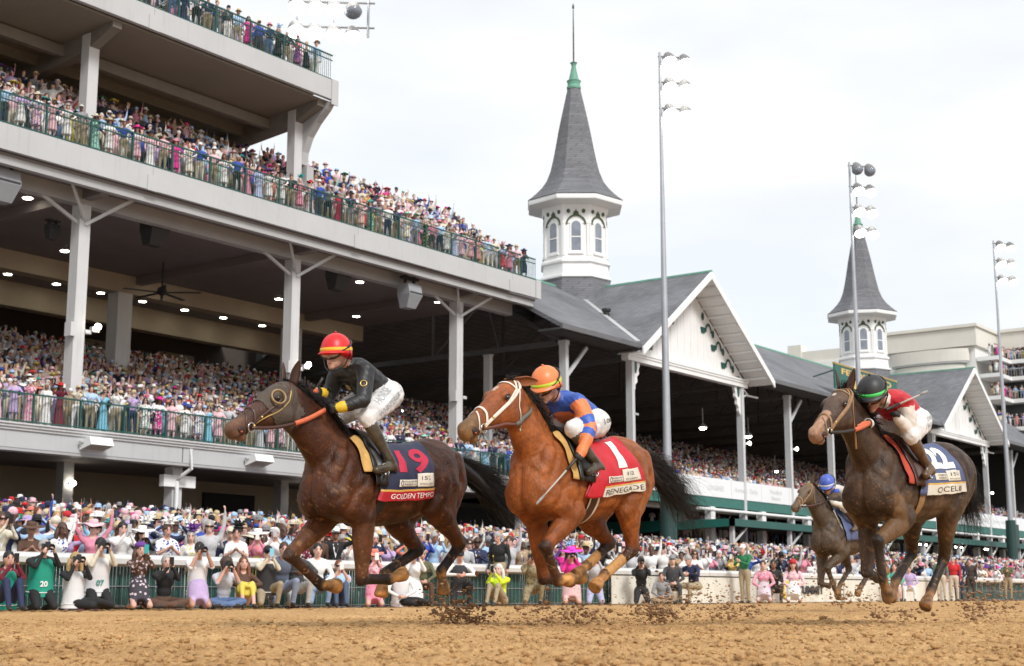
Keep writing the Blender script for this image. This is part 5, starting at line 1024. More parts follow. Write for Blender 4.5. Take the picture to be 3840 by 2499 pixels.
# ------------------------------------------------------------------ the rest of the crowd, uncountable
def arr(me):
    me.calc_loop_triangles(); v = verts_of(me); t = np.empty(len(me.loop_triangles) * 3, int); me.loop_triangles.foreach_get('vertices', t); return v, t.reshape(-1, 3)
def low(kw, target):
    P, A = figure(**kw); me = union_mesh('low', P, .04, 1); n = len(me.polygons) * 2; bpy.data.meshes.remove(me)
    me = union_mesh('low', P, .04, 1, target / n); v, t = arr(me); reg = classify(v, P); bpy.data.meshes.remove(me); return v, t, reg, A
LOW = {0: [], 1: []}
for lod, tg in ((0, 420), (1, 190)):
    for k, (fem, ar) in enumerate(((0, 'down'), (1, 'down'), (0, 'clap'), (1, 'phone'), (0, 'raise1'), (1, 'raise2'), (0, 'camera'), (1, 'clap'), (0, 'fists'), (1, 'camera'))):
        LOW[lod].append((fem, ar) + low(dict(legs='stand', arms=ar, bulk=.93 if fem else 1.07, dress=.4 if fem else None, seed=k, sleeves=k != 5), tg))
def lowhat(rx, ry, crown, ch, n=9):
    m = MB(); th = np.linspace(0, 2 * math.pi, n, endpoint=False); R_ = lambda k, z: [(k * rx * math.cos(t), k * ry * math.sin(t), z) for t in th]
    m.loft([R_(.4, .05), R_(1, .04), R_(1, .055), R_(.4, .07)], cap=False); m.loft([[(crown * k * 1.15 * math.cos(t), crown * k * math.sin(t), z) for t in th] for k, z in ((1, .05), (.95, .05 + ch * .8), (.5, .05 + ch))]); me = m.mesh('h', [], False); r = arr(me); bpy.data.meshes.remove(me); return r
def lowell(c, r, n=7, mm=5):
    m = MB(); m.ell(c, r, n, mm); me = m.mesh('h', [], False); q = arr(me); bpy.data.meshes.remove(me); return q
LH = dict(wide=lowhat(.25, .24, .09, .1), sun=lowhat(.2, .19, .09, .1), fedora=lowhat(.16, .145, .088, .11), cap=lowell((.01, 0, .045), (.115, .092, .09)), fasc=lowell((.03, .04, .14), (.1, .1, .06)))
LHAIR = lowell((-.025, 0, .025), (.1, .09, .115)); LHAIRL = lowell((-.05, 0, -.06), (.085, .12, .22)); LSG = lowell((.085, 0, .012), (.02, .07, .016), 6, 3)
VV, TT, CC = [], [], []; base = 0
cr_ = random.Random(5)
def addmesh(v, t, col, M3, off):
    global base
    VV.append(v @ M3.T + off); TT.append(t + base); CC.append(np.broadcast_to(np.asarray(col, float), (len(v), 3)) if np.ndim(col) == 1 else col); base += len(v)
NPEOPLE = 0
def inview(x, y, z, mg=300):
    d = Vector((x, y, z)) - CAM; q = d.dot(_fw)
    if q < 1: return False
    return -mg < 1920 + 5400 * d.dot(_rt) / q < 3840 + mg and -mg < 1249.5 - 5400 * d.dot(_up) / q < 2499 + mg
def crowdperson(x, y, z, lod, arms_ok=True):
    global NPEOPLE
    if not inview(x, y, z + 1.5): return
    NPEOPLE += 1
    L_ = LOW[lod]; k = cr_.randrange(len(L_)) if cr_.random() < .55 else cr_.choice((0, 1, 2, 7)); fem, ar, v, t, reg, A = L_[k]
    yaw = math.atan2(5 - y, 11 - x) + cr_.uniform(-.45, .45); s = cr_.uniform(.92, 1.0) if fem else cr_.uniform(.97, 1.08); c_, s_ = math.cos(yaw) * s, math.sin(yaw) * s
    M3 = np.array(((c_, -s_, 0), (s_, c_, 0), (0, 0, s))); off = np.array((x, y, z))
    f = cr_.uniform(.9, 1.12); top = np.array(C[cr_.choice(TOPW if fem else TOPM)]) * f; bot = top if fem else np.array(C[cr_.choice(BOTM)]); sk = np.array(cr_.choice(SKINS)) * cr_.uniform(.85, 1.08)
    addmesh(v, t, np.array([sk, top, bot, (.03, .03, .03), top, sk])[reg], M3, off)
    hd = A['head']; HR = np.stack([A['hf'], A['hs'], A['hu']], 1); hM = M3 @ HR; ho = off + M3 @ hd
    hc = np.array(HAIRC[cr_.choice(['brown', 'brown', 'black', 'blond', 'blond', 'grey', 'white', 'auburn'])]); addmesh(*LHAIR, hc, hM, ho)
    if fem and cr_.random() < .7: addmesh(*LHAIRL, hc, hM, ho)
    r = cr_.random()
    if r < .58:
        kd = cr_.choice(['wide', 'sun', 'fasc', 'sun']) if fem else cr_.choice(['fedora', 'fedora', 'cap', 'cap']); addmesh(*LH[kd], np.array(C[cr_.choice(HATW) if fem else cr_.choice(['straw', 'white', 'white', 'cream', 'black', 'navy', 'navy', 'grey', 'red', 'pale_pink', 'light_blue'])]), hM, ho + hM @ np.array((0, 0, .02)))
    if lod == 0 and cr_.random() < .4: addmesh(*LSG, np.array((.012, .012, .014)), hM, ho)
def crowdrow(x0, x1, y, z, step, lod):
    x = x0 + cr_.uniform(0, step)
    while x < x1:
        crowdperson(x, y + cr_.uniform(-.16, .16), z, lod); x += step * cr_.uniform(.75, 1.25)
crowdrow(35.8, 78, 22.65, -.09, .55, 0)
i = 0; y = 23.35
while y < 52:
    crowdrow(.62 * y - 4, min(3.4 * y + 4, 66 if y > 43.3 else 150), y, APR(y) + .02, .52 if y < 30 else .62, 0 if y < 28 else 1); y += .70 if y < 30 else .92
for i in range(0, 21): crowdrow(28, 64.2, 46.25 + i * .92 + (.45 if i else .1), 6.36 + i * .295, .56 if i < 8 else .66, 0 if i < 3 else 1)
for i in range(0, 6): crowdrow(27 if i < 5 else 47.5, 63, 46.35 + i * .8, 17.28 + i * .6, .52, 0)
for i in range(2): crowdrow(31, 46.7, 46.3 + i * .8, 24.0 + .12 * i, .52, 0)
for i in range(0, 22): crowdrow(65.3 if i > 1 else 65, 158, 46.05 + i * .9 + .3 - (.75 if i == 0 else 0), 6.45 + i * .27, .62 if i < 8 else .75, 1)
for y, z in ((46.4, 3.7), (47.4, 3.95), (48.4, 4.1)): crowdrow(80.2, 150, y, z, .75, 1)
for zf in (30.1, 27.9, 25.0, 21.4, 18.0):
    for j in range(2):
        y = 40.3
        while y < 59.5: crowdperson(186.5 + j * .7, y, zf, 1); y += cr_.uniform(.55, .95)
        x = 181.6
        while x < 185.9: crowdperson(x, 58 + j * .7, zf - .02, 1); x += cr_.uniform(.55, .9)
V = np.concatenate(VV); T = np.concatenate(TT); K = np.concatenate(CC)
me = bpy.data.meshes.new('crowd'); me.vertices.add(len(V)); me.vertices.foreach_set('co', V.ravel()); me.loops.add(T.size); me.loops.foreach_set('vertex_index', T.ravel()); me.polygons.add(len(T)); me.polygons.foreach_set('loop_start', np.arange(0, T.size, 3)); me.update(); me.validate()
at_ = me.color_attributes.new('Col', 'FLOAT_COLOR', 'POINT'); at_.data.foreach_set('color', np.concatenate([K, np.ones((len(K), 1))], 1).ravel().astype(np.float32))
me.polygons.foreach_set('use_smooth', np.ones(len(T), bool)); me.materials.append(mat('crowd_colours', rough=.8, var=.3, scale=22, attr='Col'))
tag(obj('crowd', me), 'dense crowd of race spectators filling apron, decks and old stand', 'crowd', kind='stuff')
print('CROWD', NPEOPLE, len(T))
# ------------------------------------------------------------------ racehorses
BODY, UPLEG, LOLEG, FOOT, MUZ, HEADR = range(6)
def vec(*a): return np.array(a, float)
def blob(ctrl, reg, n=12, ref=(0, 1, 0), bias=0):
    """closed tube through (point, radius along the bend plane, lateral radius)"""
    pts = np.array([c[0] for c in ctrl]); th = np.linspace(0, 2 * math.pi, n, endpoint=False); rings = []
    m = len(pts)
    def fr(i):
        t = pts[min(i + 1, m - 1)] - pts[max(i - 1, 0)]; d, a, b = basis(t, ref); return d, a, b
    d0, a0, b0 = fr(0); dl, al, bl = fr(m - 1)
    mk = lambda c, a, b, r, l, k: [c + a * math.cos(x) * r * k + b * math.sin(x) * l * k for x in th]
    # a is perpendicular to ref (lateral axis) so it lies in the bend plane; b is the lateral direction
    for t, k in ((-.9, .42), (-.55, .82)): rings.append(mk(pts[0] + d0 * t * ctrl[0][1] * .8, a0, b0, ctrl[0][1], ctrl[0][2], k))
    for i in range(m):
        d, a, b = fr(i); rings.append(mk(pts[i], a, b, ctrl[i][1], ctrl[i][2], 1))
    for t, k in ((.55, .82), (.9, .42)): rings.append(mk(pts[-1] + dl * t * ctrl[-1][1] * .8, al, bl, ctrl[-1][1], ctrl[-1][2], k))
    q = MB(); q.loft(rings); out = []
    segs = []
    for i in range(m - 1): segs.append(dict(mb=None, p0=pts[i], p1=pts[i + 1], r0=(ctrl[i][1] + ctrl[i][2]) / 2, r1=(ctrl[i + 1][1] + ctrl[i + 1][2]) / 2, reg=reg, bias=bias))
    return q, segs
def lerp(a, b, t): return a + (b - a) * t

class Horse:
    def __init__(s, name_label, X, Y, J, coat, dz=0., sl=0., voxel=.015, ears='up', rump=0.):
        s.root = empty('racehorse', (X, Y, 0), math.pi); tag(s.root, name_label, 'horse', 'racehorses galloping past the stand')
        s.J = {k: vec(*v) for k, v in J.items()}; s.dz = dz; s.sl = sl; s.voxel = voxel; s.coat = coat; s.ears = ears; s.rump = rump
        s.body()
    def yc(s, x): return s.sl * x if x < 0 else 0.
    def body(s):
        J = s.J; P = []; SEG = []
        def add(q, segs): P.append(dict(mb=q)); SEG.extend(segs)
        # torso
        st = [(.46, 1.19, 1.02, .075, 0), (.42, 1.33, .95, .155, .1), (.33, 1.45, .905, .205, .15), (.18, 1.56, .87, .235, .35), (.02, 1.607, .845, .25, .58), (-.15, 1.59, .83, .27, .5), (-.38, 1.54, .83, .295, .3), (-.6, 1.54, .86, .30, .2),
              (-.8, 1.58, .925, .285, .22), (-.97, 1.62, 1.0, .275, .25), (-1.12, 1.615, 1.07, .262, .22), (-1.25, 1.555, 1.13, .23, .12), (-1.35, 1.46, 1.19, .17, 0), (-1.41, 1.37, 1.26, .08, 0)]
        th = np.linspace(0, 2 * math.pi, 24, endpoint=False); rings = []
        for x, zt, zb, w_, nt_ in st:
            dzz = s.dz + s.rump * np.clip(-x - .3, 0, 1); zt += dzz; zb += dzz; zc = (zt + zb) / 2 - .02
            rings.append([(x, s.yc(x) + w_ * np.sign(math.cos(t)) * abs(math.cos(t)) ** .85 * (1 - nt_ * max(0, math.sin(t)) ** 1.6), zc + ((zt - zc) if math.sin(t) > 0 else (zc - zb)) * math.sin(t)) for t in th])
        q = MB(); q.loft(rings); P.append(dict(mb=q)); tv, tf = q.arrays(); s.tbvh = BVHTree.FromPolygons([tuple(x) for x in tv], tf)
        for a, b in ((0, 4), (4, 8), (8, 11), (11, 13)):
            A_, B_ = st[a], st[b]; SEG.append(dict(p0=vec(A_[0], s.yc(A_[0]), (A_[1] + A_[2]) / 2 + s.dz), p1=vec(B_[0], s.yc(B_[0]), (B_[1] + B_[2]) / 2 + s.dz), r0=.28, r1=.28, reg=BODY))
        # neck
        poll, nose, thr = J['poll'], J['nose'], J['throat']; T = poll * .55 + thr * .45; B = vec(.16, 0, 1.315 + s.dz)
        hh = np.linalg.norm(poll - thr) / 2
        pts = [B + vec(-.12, 0, -.05), B, lerp(B, T, .35) + vec(0, 0, .0), lerp(B, T, .7) + vec(0, 0, .012), T]
        rr = [(.27, .16), (.275, .18), (.192, .122), (max(.145, hh * .72), .090), (max(.14, hh * .68), .078)]
        q, sg = blob([(p, r[0], r[1]) for p, r in zip(pts, rr)], BODY, 18); add(q, sg)
        # crest and jugular groove
        q, sg = blob([(vec(.1, 0, 1.57 + s.dz), .06, .05), (lerp(vec(.1, 0, 1.57 + s.dz), poll, .5) + vec(-.02, 0, .02), .055, .045), (poll + vec(-.05, 0, -.03), .05, .045)], BODY, 10); add(q, sg)
        # head
        d = nose - poll; L_ = np.linalg.norm(d); d /= L_; lat = vec(0, 1, 0) - d * d[1]; lat /= np.linalg.norm(lat); u = np.cross(lat, -d) if False else np.cross(d, lat) * 1.0
        if u[2] < 0: u = -u
        s.hp, s.hd, s.hu, s.hl, s.hL = poll, d, u, lat, L_; k = L_ / .78; s.hk = k
        hs = [(-.03, .02, -.09, .05), (.03, .055, -.15, .078), (.12, .082, -.205, .094), (.22, .092, -.238, .104), (.32, .090, -.242, .106), (.42, .078, -.205, .09), (.52, .066, -.158, .075), (.62, .058, -.122, .066), (.72, .053, -.103, .061), (.80, .052, -.094, .060), (.87, .052, -.096, .064), (.935, .046, -.096, .064), (.98, .026, -.09, .056), (1.0, .0, -.07, .036)]
        rings = []
        for t, a, b, w_ in hs:
            c = poll + d * t * L_; rings.append([c + (lat * w_ * np.sign(math.cos(x)) * abs(math.cos(x)) ** .8 + u * ((a + b) / 2 + (a - b) / 2 * math.sin(x))) * k for x in th])
        q = MB(); q.loft(rings); P.append(dict(mb=q)); HP = lambda t, v, l=0: poll + d * t * L_ + u * v * k + lat * l * k; s.HP = HP
        SEG.append(dict(p0=HP(.05, -.05), p1=HP(.7, -.02), r0=.12 * k, r1=.07 * k, reg=HEADR)); SEG.append(dict(p0=HP(.82, -.02), p1=HP(.98, -.03), r0=.075 * k, r1=.06 * k, reg=MUZ, bias=.01))
        for sd in (-1, 1):
            P.append(ball(HP(.27, -.13, sd * .055), (.10 * k, .055 * k, .105 * k), HEADR, np.stack([d, lat, u], 1))); P.append(ball(HP(.31, .035, sd * .082), (.055 * k, .034 * k, .04 * k), HEADR, np.stack([d, lat, u], 1)))
            P.append(ball(HP(.90, .006, sd * .046), (.048 * k, .026 * k, .036 * k), MUZ, np.stack([d, lat, u], 1))); q, sg = blob([(HP(.45, .0, sd * .07), .018, .014), (HP(.62, -.04, sd * .06), .016, .012), (HP(.8, -.06, sd * .052), .014, .012)], HEADR, 8); add(q, sg)
        P.append(ball(HP(.86, -.115), (.05 * k, .04 * k, .03 * k), MUZ, np.stack([d, lat, u], 1)))
        # shoulders, chest
        for sd in (-1, 1):
            P.append(ball((.19, sd * .15, 1.20 + s.dz), (.15, .082, .27), BODY, np.array(Matrix.Rotation(.42, 3, 'Y')))); P.append(ball((.05, sd * .19, 1.12 + s.dz), (.17, .085, .17), BODY, np.array(Matrix.Rotation(-.5, 3, 'Y'))))
            P.append(ball((.365, sd * .065, 1.03 + s.dz), (.092, .11, .15), BODY)); P.append(ball((.30, sd * .15, 1.05 + s.dz), (.12, .085, .17), BODY))
        # fore legs
        for sd, nm in ((1, 'L'), (-1, 'R')):
            E, K_, F_, H_ = (J[nm + 'F' + c] for c in 'ekfh'); up0 = vec(.30, sd * .16, 1.06 + s.dz)
            fu = (K_ - E) / np.linalg.norm(K_ - E); 
            q, sg = blob([(up0, .13, .09), (lerp(up0, E, .6), .125, .09), (E, .115, .085)], UPLEG, 12); add(q, sg)
            q, sg = blob([(E - fu * .10, .10, .085), (E, .112, .088), (lerp(E, K_, .25), .104, .082), (lerp(E, K_, .5), .088, .072), (lerp(E, K_, .78), .064, .056), (K_, .062, .056)], UPLEG, 14); add(q, sg)
            s.lower(P, add, K_, F_, H_, .0)
            q, sg = blob([(K_ - fu * .035, .058, .056), (K_ + fu * .015, .066, .060), (K_ + (F_ - K_) * .12, .054, .05)], LOLEG, 10); add(q, sg)
        # hind legs
        for sd, nm in ((1, 'L'), (-1, 'R')):
            S_, Hk, F_, O_ = (J[nm + 'H' + c] for c in 'shfo'); rz_ = s.dz + s.rump * .7; yo = s.yc(-1.05); hip = vec(-1.02, yo + sd * .14, 1.40 + rz_)
            q, sg = blob([(hip, .20, .12), (lerp(hip, S_, .5) + vec(-.03, sd * .03, 0), .205, .125), (lerp(hip, S_, .85), .18, .12), (S_, .15, .10)], BODY, 14); add(q, sg)
            q, sg = blob([(vec(-1.22, yo + sd * .12, 1.42 + rz_), .13, .10), (vec(-1.27, yo + sd * .13, 1.22 + rz_), .125, .1), (lerp(S_, Hk, .22) + vec(-.06, 0, .03), .11, .08)], BODY, 12); add(q, sg)
            gu = (Hk - S_) / np.linalg.norm(Hk - S_)
            q, sg = blob([(S_ - gu * .06, .145, .098), (lerp(S_, Hk, .15), .145, .098), (lerp(S_, Hk, .4), .118, .084), (lerp(S_, Hk, .7), .078, .062), (Hk, .064, .056)], UPLEG, 14); add(q, sg)
            bk = Hk - (S_ + F_) / 2; bk /= np.linalg.norm(bk) + 1e-9; pt = Hk + bk * .055 - (F_ - Hk) / np.linalg.norm(F_ - Hk) * .05
            q, sg = blob([(lerp(S_, Hk, .5) + bk * .04, .03, .028), (pt, .026, .026), (lerp(Hk, F_, .2) + bk * .02, .034, .034)], LOLEG, 8); add(q, sg)
            q, sg = blob([(Hk - gu * .03, .064, .056), (Hk, .068, .058), (lerp(Hk, F_, .15), .058, .05)], LOLEG, 10); add(q, sg)
            s.lower(P, add, Hk, F_, O_, .005)
        me = union_mesh('racehorse_body', P, s.voxel, 7, None, .55)
        v = verts_of(me); SEG += [p for p in P if 'ell' in p]; reg = classify(v, SEG); s.reg = reg; s.v = v
        nn = np.empty(len(v) * 3); me.vertices.foreach_get('normal', nn); nn = nn.reshape(-1, 3)
        mus = vnoise(v[:, 0] * 1.6 + v[:, 1] + 7, v[:, 2] * .7 + v[:, 0] * .5 + 11, 31, 7.) * .65 + vnoise(v[:, 0] + v[:, 1] * 2 + 3, v[:, 2] + 5, 32, 16.) * .35
        amp = np.where((reg == BODY) | (reg == UPLEG), .010, .004); v = v + nn * (amp * (mus - .5) - s.grooves(v, reg))[:, None]; me.vertices.foreach_set('co', v.ravel()); me.update(); s.v = v
        # coat colours, blended where they meet
        cc = s.coat; pal = np.array([cc['body'], cc['upleg'], cc['loleg'], cc['foot'], cc['muz'], cc['head']])
        col = pal[reg]; e = np.empty(len(me.edges) * 2, int); me.edges.foreach_get('vertices', e); e = e.reshape(-1, 2)
        for _ in range(cc.get('blend', 4)):
            acc = col.copy(); cnt = np.ones(len(col)); np.add.at(acc, e[:, 0], col[e[:, 1]]); np.add.at(acc, e[:, 1], col[e[:, 0]]); np.add.at(cnt, e[:, 0], 1); np.add.at(cnt, e[:, 1], 1); col = acc / cnt[:, None]
        nz = vnoise(v[:, 0] + v[:, 1] * .7 + 5, v[:, 2] + v[:, 1] * .5 + 5, 9, 5.) * .6 + vnoise(v[:, 0] + 9, v[:, 2] - v[:, 1] + 7, 10, 14) * .4
        col = col * (1 + cc.get('mottle', .5) * (nz - .5))[:, None] + np.array(cc.get('dust', (.0, .0, .0))) * np.clip(nz - .45, 0, 1)[:, None]
        kf = reg == FOOT; col[kf] = col[kf] * (1 + 1.5 * (vnoise(v[kf, 0] + v[kf, 1] + 4, v[kf, 2] + 3, 33, 22.) - .55))[:, None]
        fine = vnoise(v[:, 0] * .8 + v[:, 1] + 2, v[:, 2] * 1.2 - v[:, 1] + 3, 51, 42.); col = col * (1 + .45 * (fine - .5))[:, None]
        spk = vnoise(v[:, 0] + v[:, 1] * 1.3 + 6, v[:, 2] + v[:, 1] * .8 + 1, 52, 58.); kk = np.clip((spk - .80) * 9, 0, 1) * np.clip(1.25 - v[:, 2] * .75, .05, .8) * (vnoise(v[:, 0] + 3, v[:, 2] + v[:, 1], 53, 4.) > .45)
        col = col * (1 - kk[:, None]) + np.array((.30, .16, .07)) * kk[:, None]
        if 'paint' in cc: col = cc['paint'](s, v, col, reg)
        a = me.color_attributes.new('Col', 'FLOAT_COLOR', 'POINT'); a.data.foreach_set('color', np.concatenate([np.clip(col, 0, 1), np.ones((len(col), 1))], 1).ravel().astype(np.float32))
        me.materials.clear(); me.materials.append(mat('horse_coat', rough=.48, var=.22, scale=26, attr='Col', bump=.45, bscale=80, spec=.30, stretch=(1, 1, .45))); me.polygons.foreach_set('use_smooth', np.ones(len(me.polygons), bool)); me.update()
        s.mesh = me; s.bodyo = obj('body', me, s.root); s.bvh = BVHTree.FromPolygons([tuple(x) for x in v], [tuple(p.vertices) for p in me.polygons])
        s.details()
    def grooves(s, v, reg):
        """depth of the furrows between the muscle groups"""
        z = s.dz; thr = s.J['throat']; G = [(((.10, 1.52 + z), (.24, 1.33 + z), (.33, 1.15 + z), (.35, 1.02 + z)), .013, .024), (((-.03, 1.45 + z), (-.07, 1.24 + z), (-.05, 1.05 + z), (.02, .93 + z)), .012, .024), (((thr[0] - .06, thr[2] - .06), (.46, 1.30 + z), (.37, 1.12 + z)), .012, .022), (((.08, 1.18 + z), (.20, 1.06 + z), (.26, .95 + z)), .010, .022),
             (((-.76, 1.30 + z), (-.82, 1.12 + z), (-.76, 1.0 + z)), .014, .03), (((-.82, 1.55 + z), (-.98, 1.38 + z), (-1.02, 1.16 + z), (-.95, 1.02 + z)), .010, .026), (((-1.17, 1.46 + z), (-1.20, 1.25 + z), (-1.14, 1.02 + z)), .013, .024), (((-.2, 1.45 + z), (-.5, 1.42 + z), (-.75, 1.45 + z)), .005, .03), (((-.12, .95 + z), (-.35, .93 + z), (-.6, .96 + z)), .007, .02)]
        G += [(((-.24 - .085 * i, 1.32 + z), (-.27 - .085 * i, 1.0 + z)), .0035, .013) for i in range(6)]
        out = np.zeros(len(v)); ok = (np.abs(v[:, 1] - s.sl * np.minimum(v[:, 0], 0)) > .07) & ((reg == BODY) | (reg == UPLEG))
        for pl, dp, wd in G:
            best = np.full(len(v), 9.)
            for a, b in zip(pl[:-1], pl[1:]):
                a, b = np.array(a), np.array(b); d = b - a; q = v[:, [0, 2]] - a; t = np.clip(q @ d / (d @ d), 0, 1); best = np.minimum(best, np.linalg.norm(q - t[:, None] * d, axis=1))
            out += dp * np.exp(-(best / wd) ** 2) - dp * .45 * np.exp(-((best - wd * 2.6) / (wd * 1.5)) ** 2)
        mid = .016 * np.exp(-(v[:, 1] / .02) ** 2) * ((v[:, 0] > .3) & (v[:, 2] < 1.25 + z) & (reg == BODY))
        # veins and tendons on the legs
        leg = .004 * np.sin(v[:, 1] * 170 + v[:, 0] * 40) * (reg == UPLEG)
        return out * ok + mid + leg * .5
    def lower(s, P, add, K_, F_, H_, fat):
        q, sg = blob([(K_, .054 + fat, .050), (lerp(K_, F_, .25), .049 + fat, .042), (lerp(K_, F_, .7), .047 + fat, .040), (F_, .054, .047)], LOLEG, 10); add(q, sg)
        P.append(ball(F_, (.056, .050, .056), LOLEG)); d = H_ - F_; d /= np.linalg.norm(d)
        c = F_ + d * .115; q, sg = blob([(F_, .050, .046), (F_ + d * .06, .044, .042), (c, .050, .048)], FOOT, 10, bias=.004); add(q, sg)
        # hoof: widening frustum, sole cut square
        _, a, b = basis(d, (0, 1, 0)); th = np.linspace(0, 2 * math.pi, 14, endpoint=False); q = MB()
        q.loft([[F_ + d * l + a * math.cos(t) * r * 1.1 + b * math.sin(t) * r for t in th] for l, r in ((.095, .046), (.115, .053), (.165, .059), (.205, .064), (.208, .058))]); P.append(dict(mb=q)); add(MB().cbox((0, 0, -50), (.01, .01, .01)) if False else q, [dict(p0=F_ + d * .1, p1=F_ + d * .2, r0=.05, r1=.06, reg=FOOT, bias=.004)])
    def hit(s, o, d, off=.006):
        h = s.bvh.ray_cast(Vector(o), Vector(d)); 
        return (np.array(h[0]) - np.array(d) / np.linalg.norm(d) * off) if h[0] is not None else None
    def hpt(s, t, th, off=.006):
        """point on the head surface: t along poll to nose, th angle from the forehead (left side positive, degrees)"""
        a = R(th); c = s.HP(t, -.04); dr = s.hu * math.cos(a) + s.hl * math.sin(a); return s.hit(c + dr * .5, -dr, off) if s.hit(c + dr * .5, -dr, off) is not None else c + dr * .08
    def strap(s, path, w_, mt, name, parent=None, both=True, off=.006, n=24, thick=.4):
        for sd in ((1, -1) if both else (1,)):
            pts = []
            for i in range(n + 1):
                f = i / n * (len(path) - 1); k = min(int(f), len(path) - 2); g = f - k; pts.append(s.hpt(lerp(path[k][0], path[k + 1][0], g), sd * lerp(path[k][1], path[k + 1][1], g), off))
            s.ribbon(pts, w_, mt, name, parent, thick)
    def ribbon(s, pts, w_, mt, name, parent=None, thick=.4):
        pts = np.array(pts); m = MB(); rings = []; n = len(pts); th = np.linspace(0, 2 * math.pi, 8, endpoint=False)
        for i in range(n):
            t = pts[min(i + 1, n - 1)] - pts[max(i - 1, 0)]; t /= np.linalg.norm(t) + 1e-9; q = s.bvh.find_nearest(Vector(pts[i])); nr = np.array(q[1]); nr = nr - t * (nr @ t); nr /= np.linalg.norm(nr) + 1e-9; b = np.cross(t, nr)
            rings.append([pts[i] + b * math.cos(x) * w_ / 2 + nr * math.sin(x) * w_ / 2 * thick for x in th])
        m.loft(rings); return m.build(name, mt, parent or s.root, 'auto')
    def details(s):
        k = s.hk; DK = mat('horse_eye', (.012, .008, .006), .08, var=0, spec=.8); NOS = mat('nostril', (.03, .012, .01), .6, var=0); NOSI = mat('nostril_pink', (.45, .09, .05), .6, var=.1)
        for sd in (1, -1):
            e = s.hpt(.33, sd * 62, .0) - s.hl * sd * .004; m = MB(); m.ell(e, (.021 * k,) * 3, 12, 8); m.build('eye', DK, s.root, True)
            m = MB(); m.tube([e + s.hd * a * .034 * k + s.hu * b * .026 * k + s.hl * sd * .008 for a, b in ((-1, -.1), (-.6, .75), (.1, .95), (.8, .5), (1.05, -.2))], [.004, .007, .007, .006, .004], 6); m.build('eyelid', mat('dark_skin', (.03, .02, .016), .5), s.root, True)
            n_ = s.hpt(.895, sd * 84, .0); m = MB(); m.ell(n_ - s.hd * .004 + s.hl * sd * .003, (.037 * k, .012 * k, .028 * k), 14, 8, np.stack([s.hd * .8 + s.hu * .6, s.hl, s.hu * .8 - s.hd * .6], 1)); m.build('nostril', NOS, s.root, True)
            m = MB(); m.ell(n_ + s.hl * sd * .008 - s.hu * .013 * k + s.hd * .008, (.013 * k, .009 * k, .009 * k), 10, 6); m.build('nostril_lining', NOSI, s.root, True)
            m = MB(); m.tube([s.hpt(t, sd * a, .0005) for t, a in ((.79, 122), (.83, 124), (.88, 126), (.93, 124), (.975, 116))], [.003, .005, .005, .005, .003], 5); m.build('mouth_line', NOS, s.root, True)
            # ear: cupped leaf
            b_ = s.HP(.0, .03, sd * .055); 
            ax = {'up': s.hu * .72 - s.hd * .62 + s.hl * sd * .18, 'back': vec(-.95, sd * .28, .10)}[s.ears]; ax = ax / np.linalg.norm(ax); fr_ = s.hl * sd * .75 + s.hd * .5; fr_ = fr_ - ax * (fr_ @ ax); fr_ /= np.linalg.norm(fr_); si = np.cross(ax, fr_); m = MB(); rings = []
            for t, w_ in ((-.03, .034), (.02, .037), (.05, .042), (.09, .040), (.13, .028), (.165, .012), (.178, .003)):
                c = b_ + ax * t * k * 1.08; rings.append([c + si * math.sin(a) * w_ * k + fr_ * (-math.cos(a) * .022 * k * (w_ / .042)) for a in np.linspace(-1.9, 1.9, 9)] + [c + si * math.sin(a) * w_ * k * .8 + fr_ * (-math.cos(a) * .012 * k * (w_ / .042) + .004) for a in np.linspace(1.9, -1.9, 9)])
            m.loft(rings); m.build('ear', mat('ear_' + '%.2f' % s.coat['body'][0], tuple(np.array(s.coat['body']) * .8), .6), s.root, True)
    def hair(s, name, roots, dirs, length, n, mt, spread=.25, wave=.05, seed=0, rad=.004, droop=.3, seg=9, clump=None):
        rs = np.random.RandomState(seed); m = MB()
        for i in range(n):
            f = rs.rand(); k = f * (len(roots) - 1); a = min(int(k), len(roots) - 2); p = lerp(roots[a], roots[a + 1], k - a) + rs.normal(0, .012, 3); dr = lerp(dirs[a], dirs[a + 1], k - a) + rs.normal(0, spread, 3); dr /= np.linalg.norm(dr); l = length * rs.uniform(.55, 1.08); pts = [p]; ph = rs.rand(3) * 6.28; am = wave * rs.uniform(.4, 1.3)
            for j in range(1, seg + 1):
                t = j / seg; q = p + dr * l * t + vec(0, 0, -droop * l * t * t) + am * t * np.array([math.sin(3.1 * t * 2 + ph[0]), math.sin(2.7 * t * 2 + ph[1]), math.sin(3.7 * t * 2 + ph[2])]); pts.append(q)
            m.tube(pts, [rad * (1 - .85 * (j / seg) ** 1.5) for j in range(seg + 1)], 3)
        o = m.build(name, mt, s.root, True, fixn=False); return o
    def tailcore(s, pts, rads, mt):
        m = MB(); m.tube(pts, rads, 9); m.build('tail_core', mt, s.root, True)
    def cloth(s, xt0, xt1, xb0, xb1, zb0, zb1, zc=1.22, off=.022, ns=26, ntt=26):
        G = np.zeros((ns + 1, ntt + 1, 3))
        for i in range(ns + 1):
            f = i / ns; zb = lerp(zb0, zb1, f); phb = math.atan2(zb - zc - s.dz, .33)
            for j in range(ntt + 1):
                g = j / ntt; ph = math.pi / 2 + (phb - math.pi / 2) * g; x = lerp(lerp(xt0, xt1, f), lerp(xb0, xb1, f), g ** 1.3); c = vec(x, s.yc(x), zc + s.dz); dr = vec(0, math.cos(ph), math.sin(ph)); p = s.hit(c + dr * 1.0, -dr, off + (.007 * math.sin(f * 11 + g * 6) + .005 * math.sin(f * 23 - g * 13)) * g ** .7)
                if p is None: p = c + dr * .33
                if ph < 0 and j: p[1] = max(p[1], G[i, j - 1, 1] - .004)
                G[i, j] = p
        return G
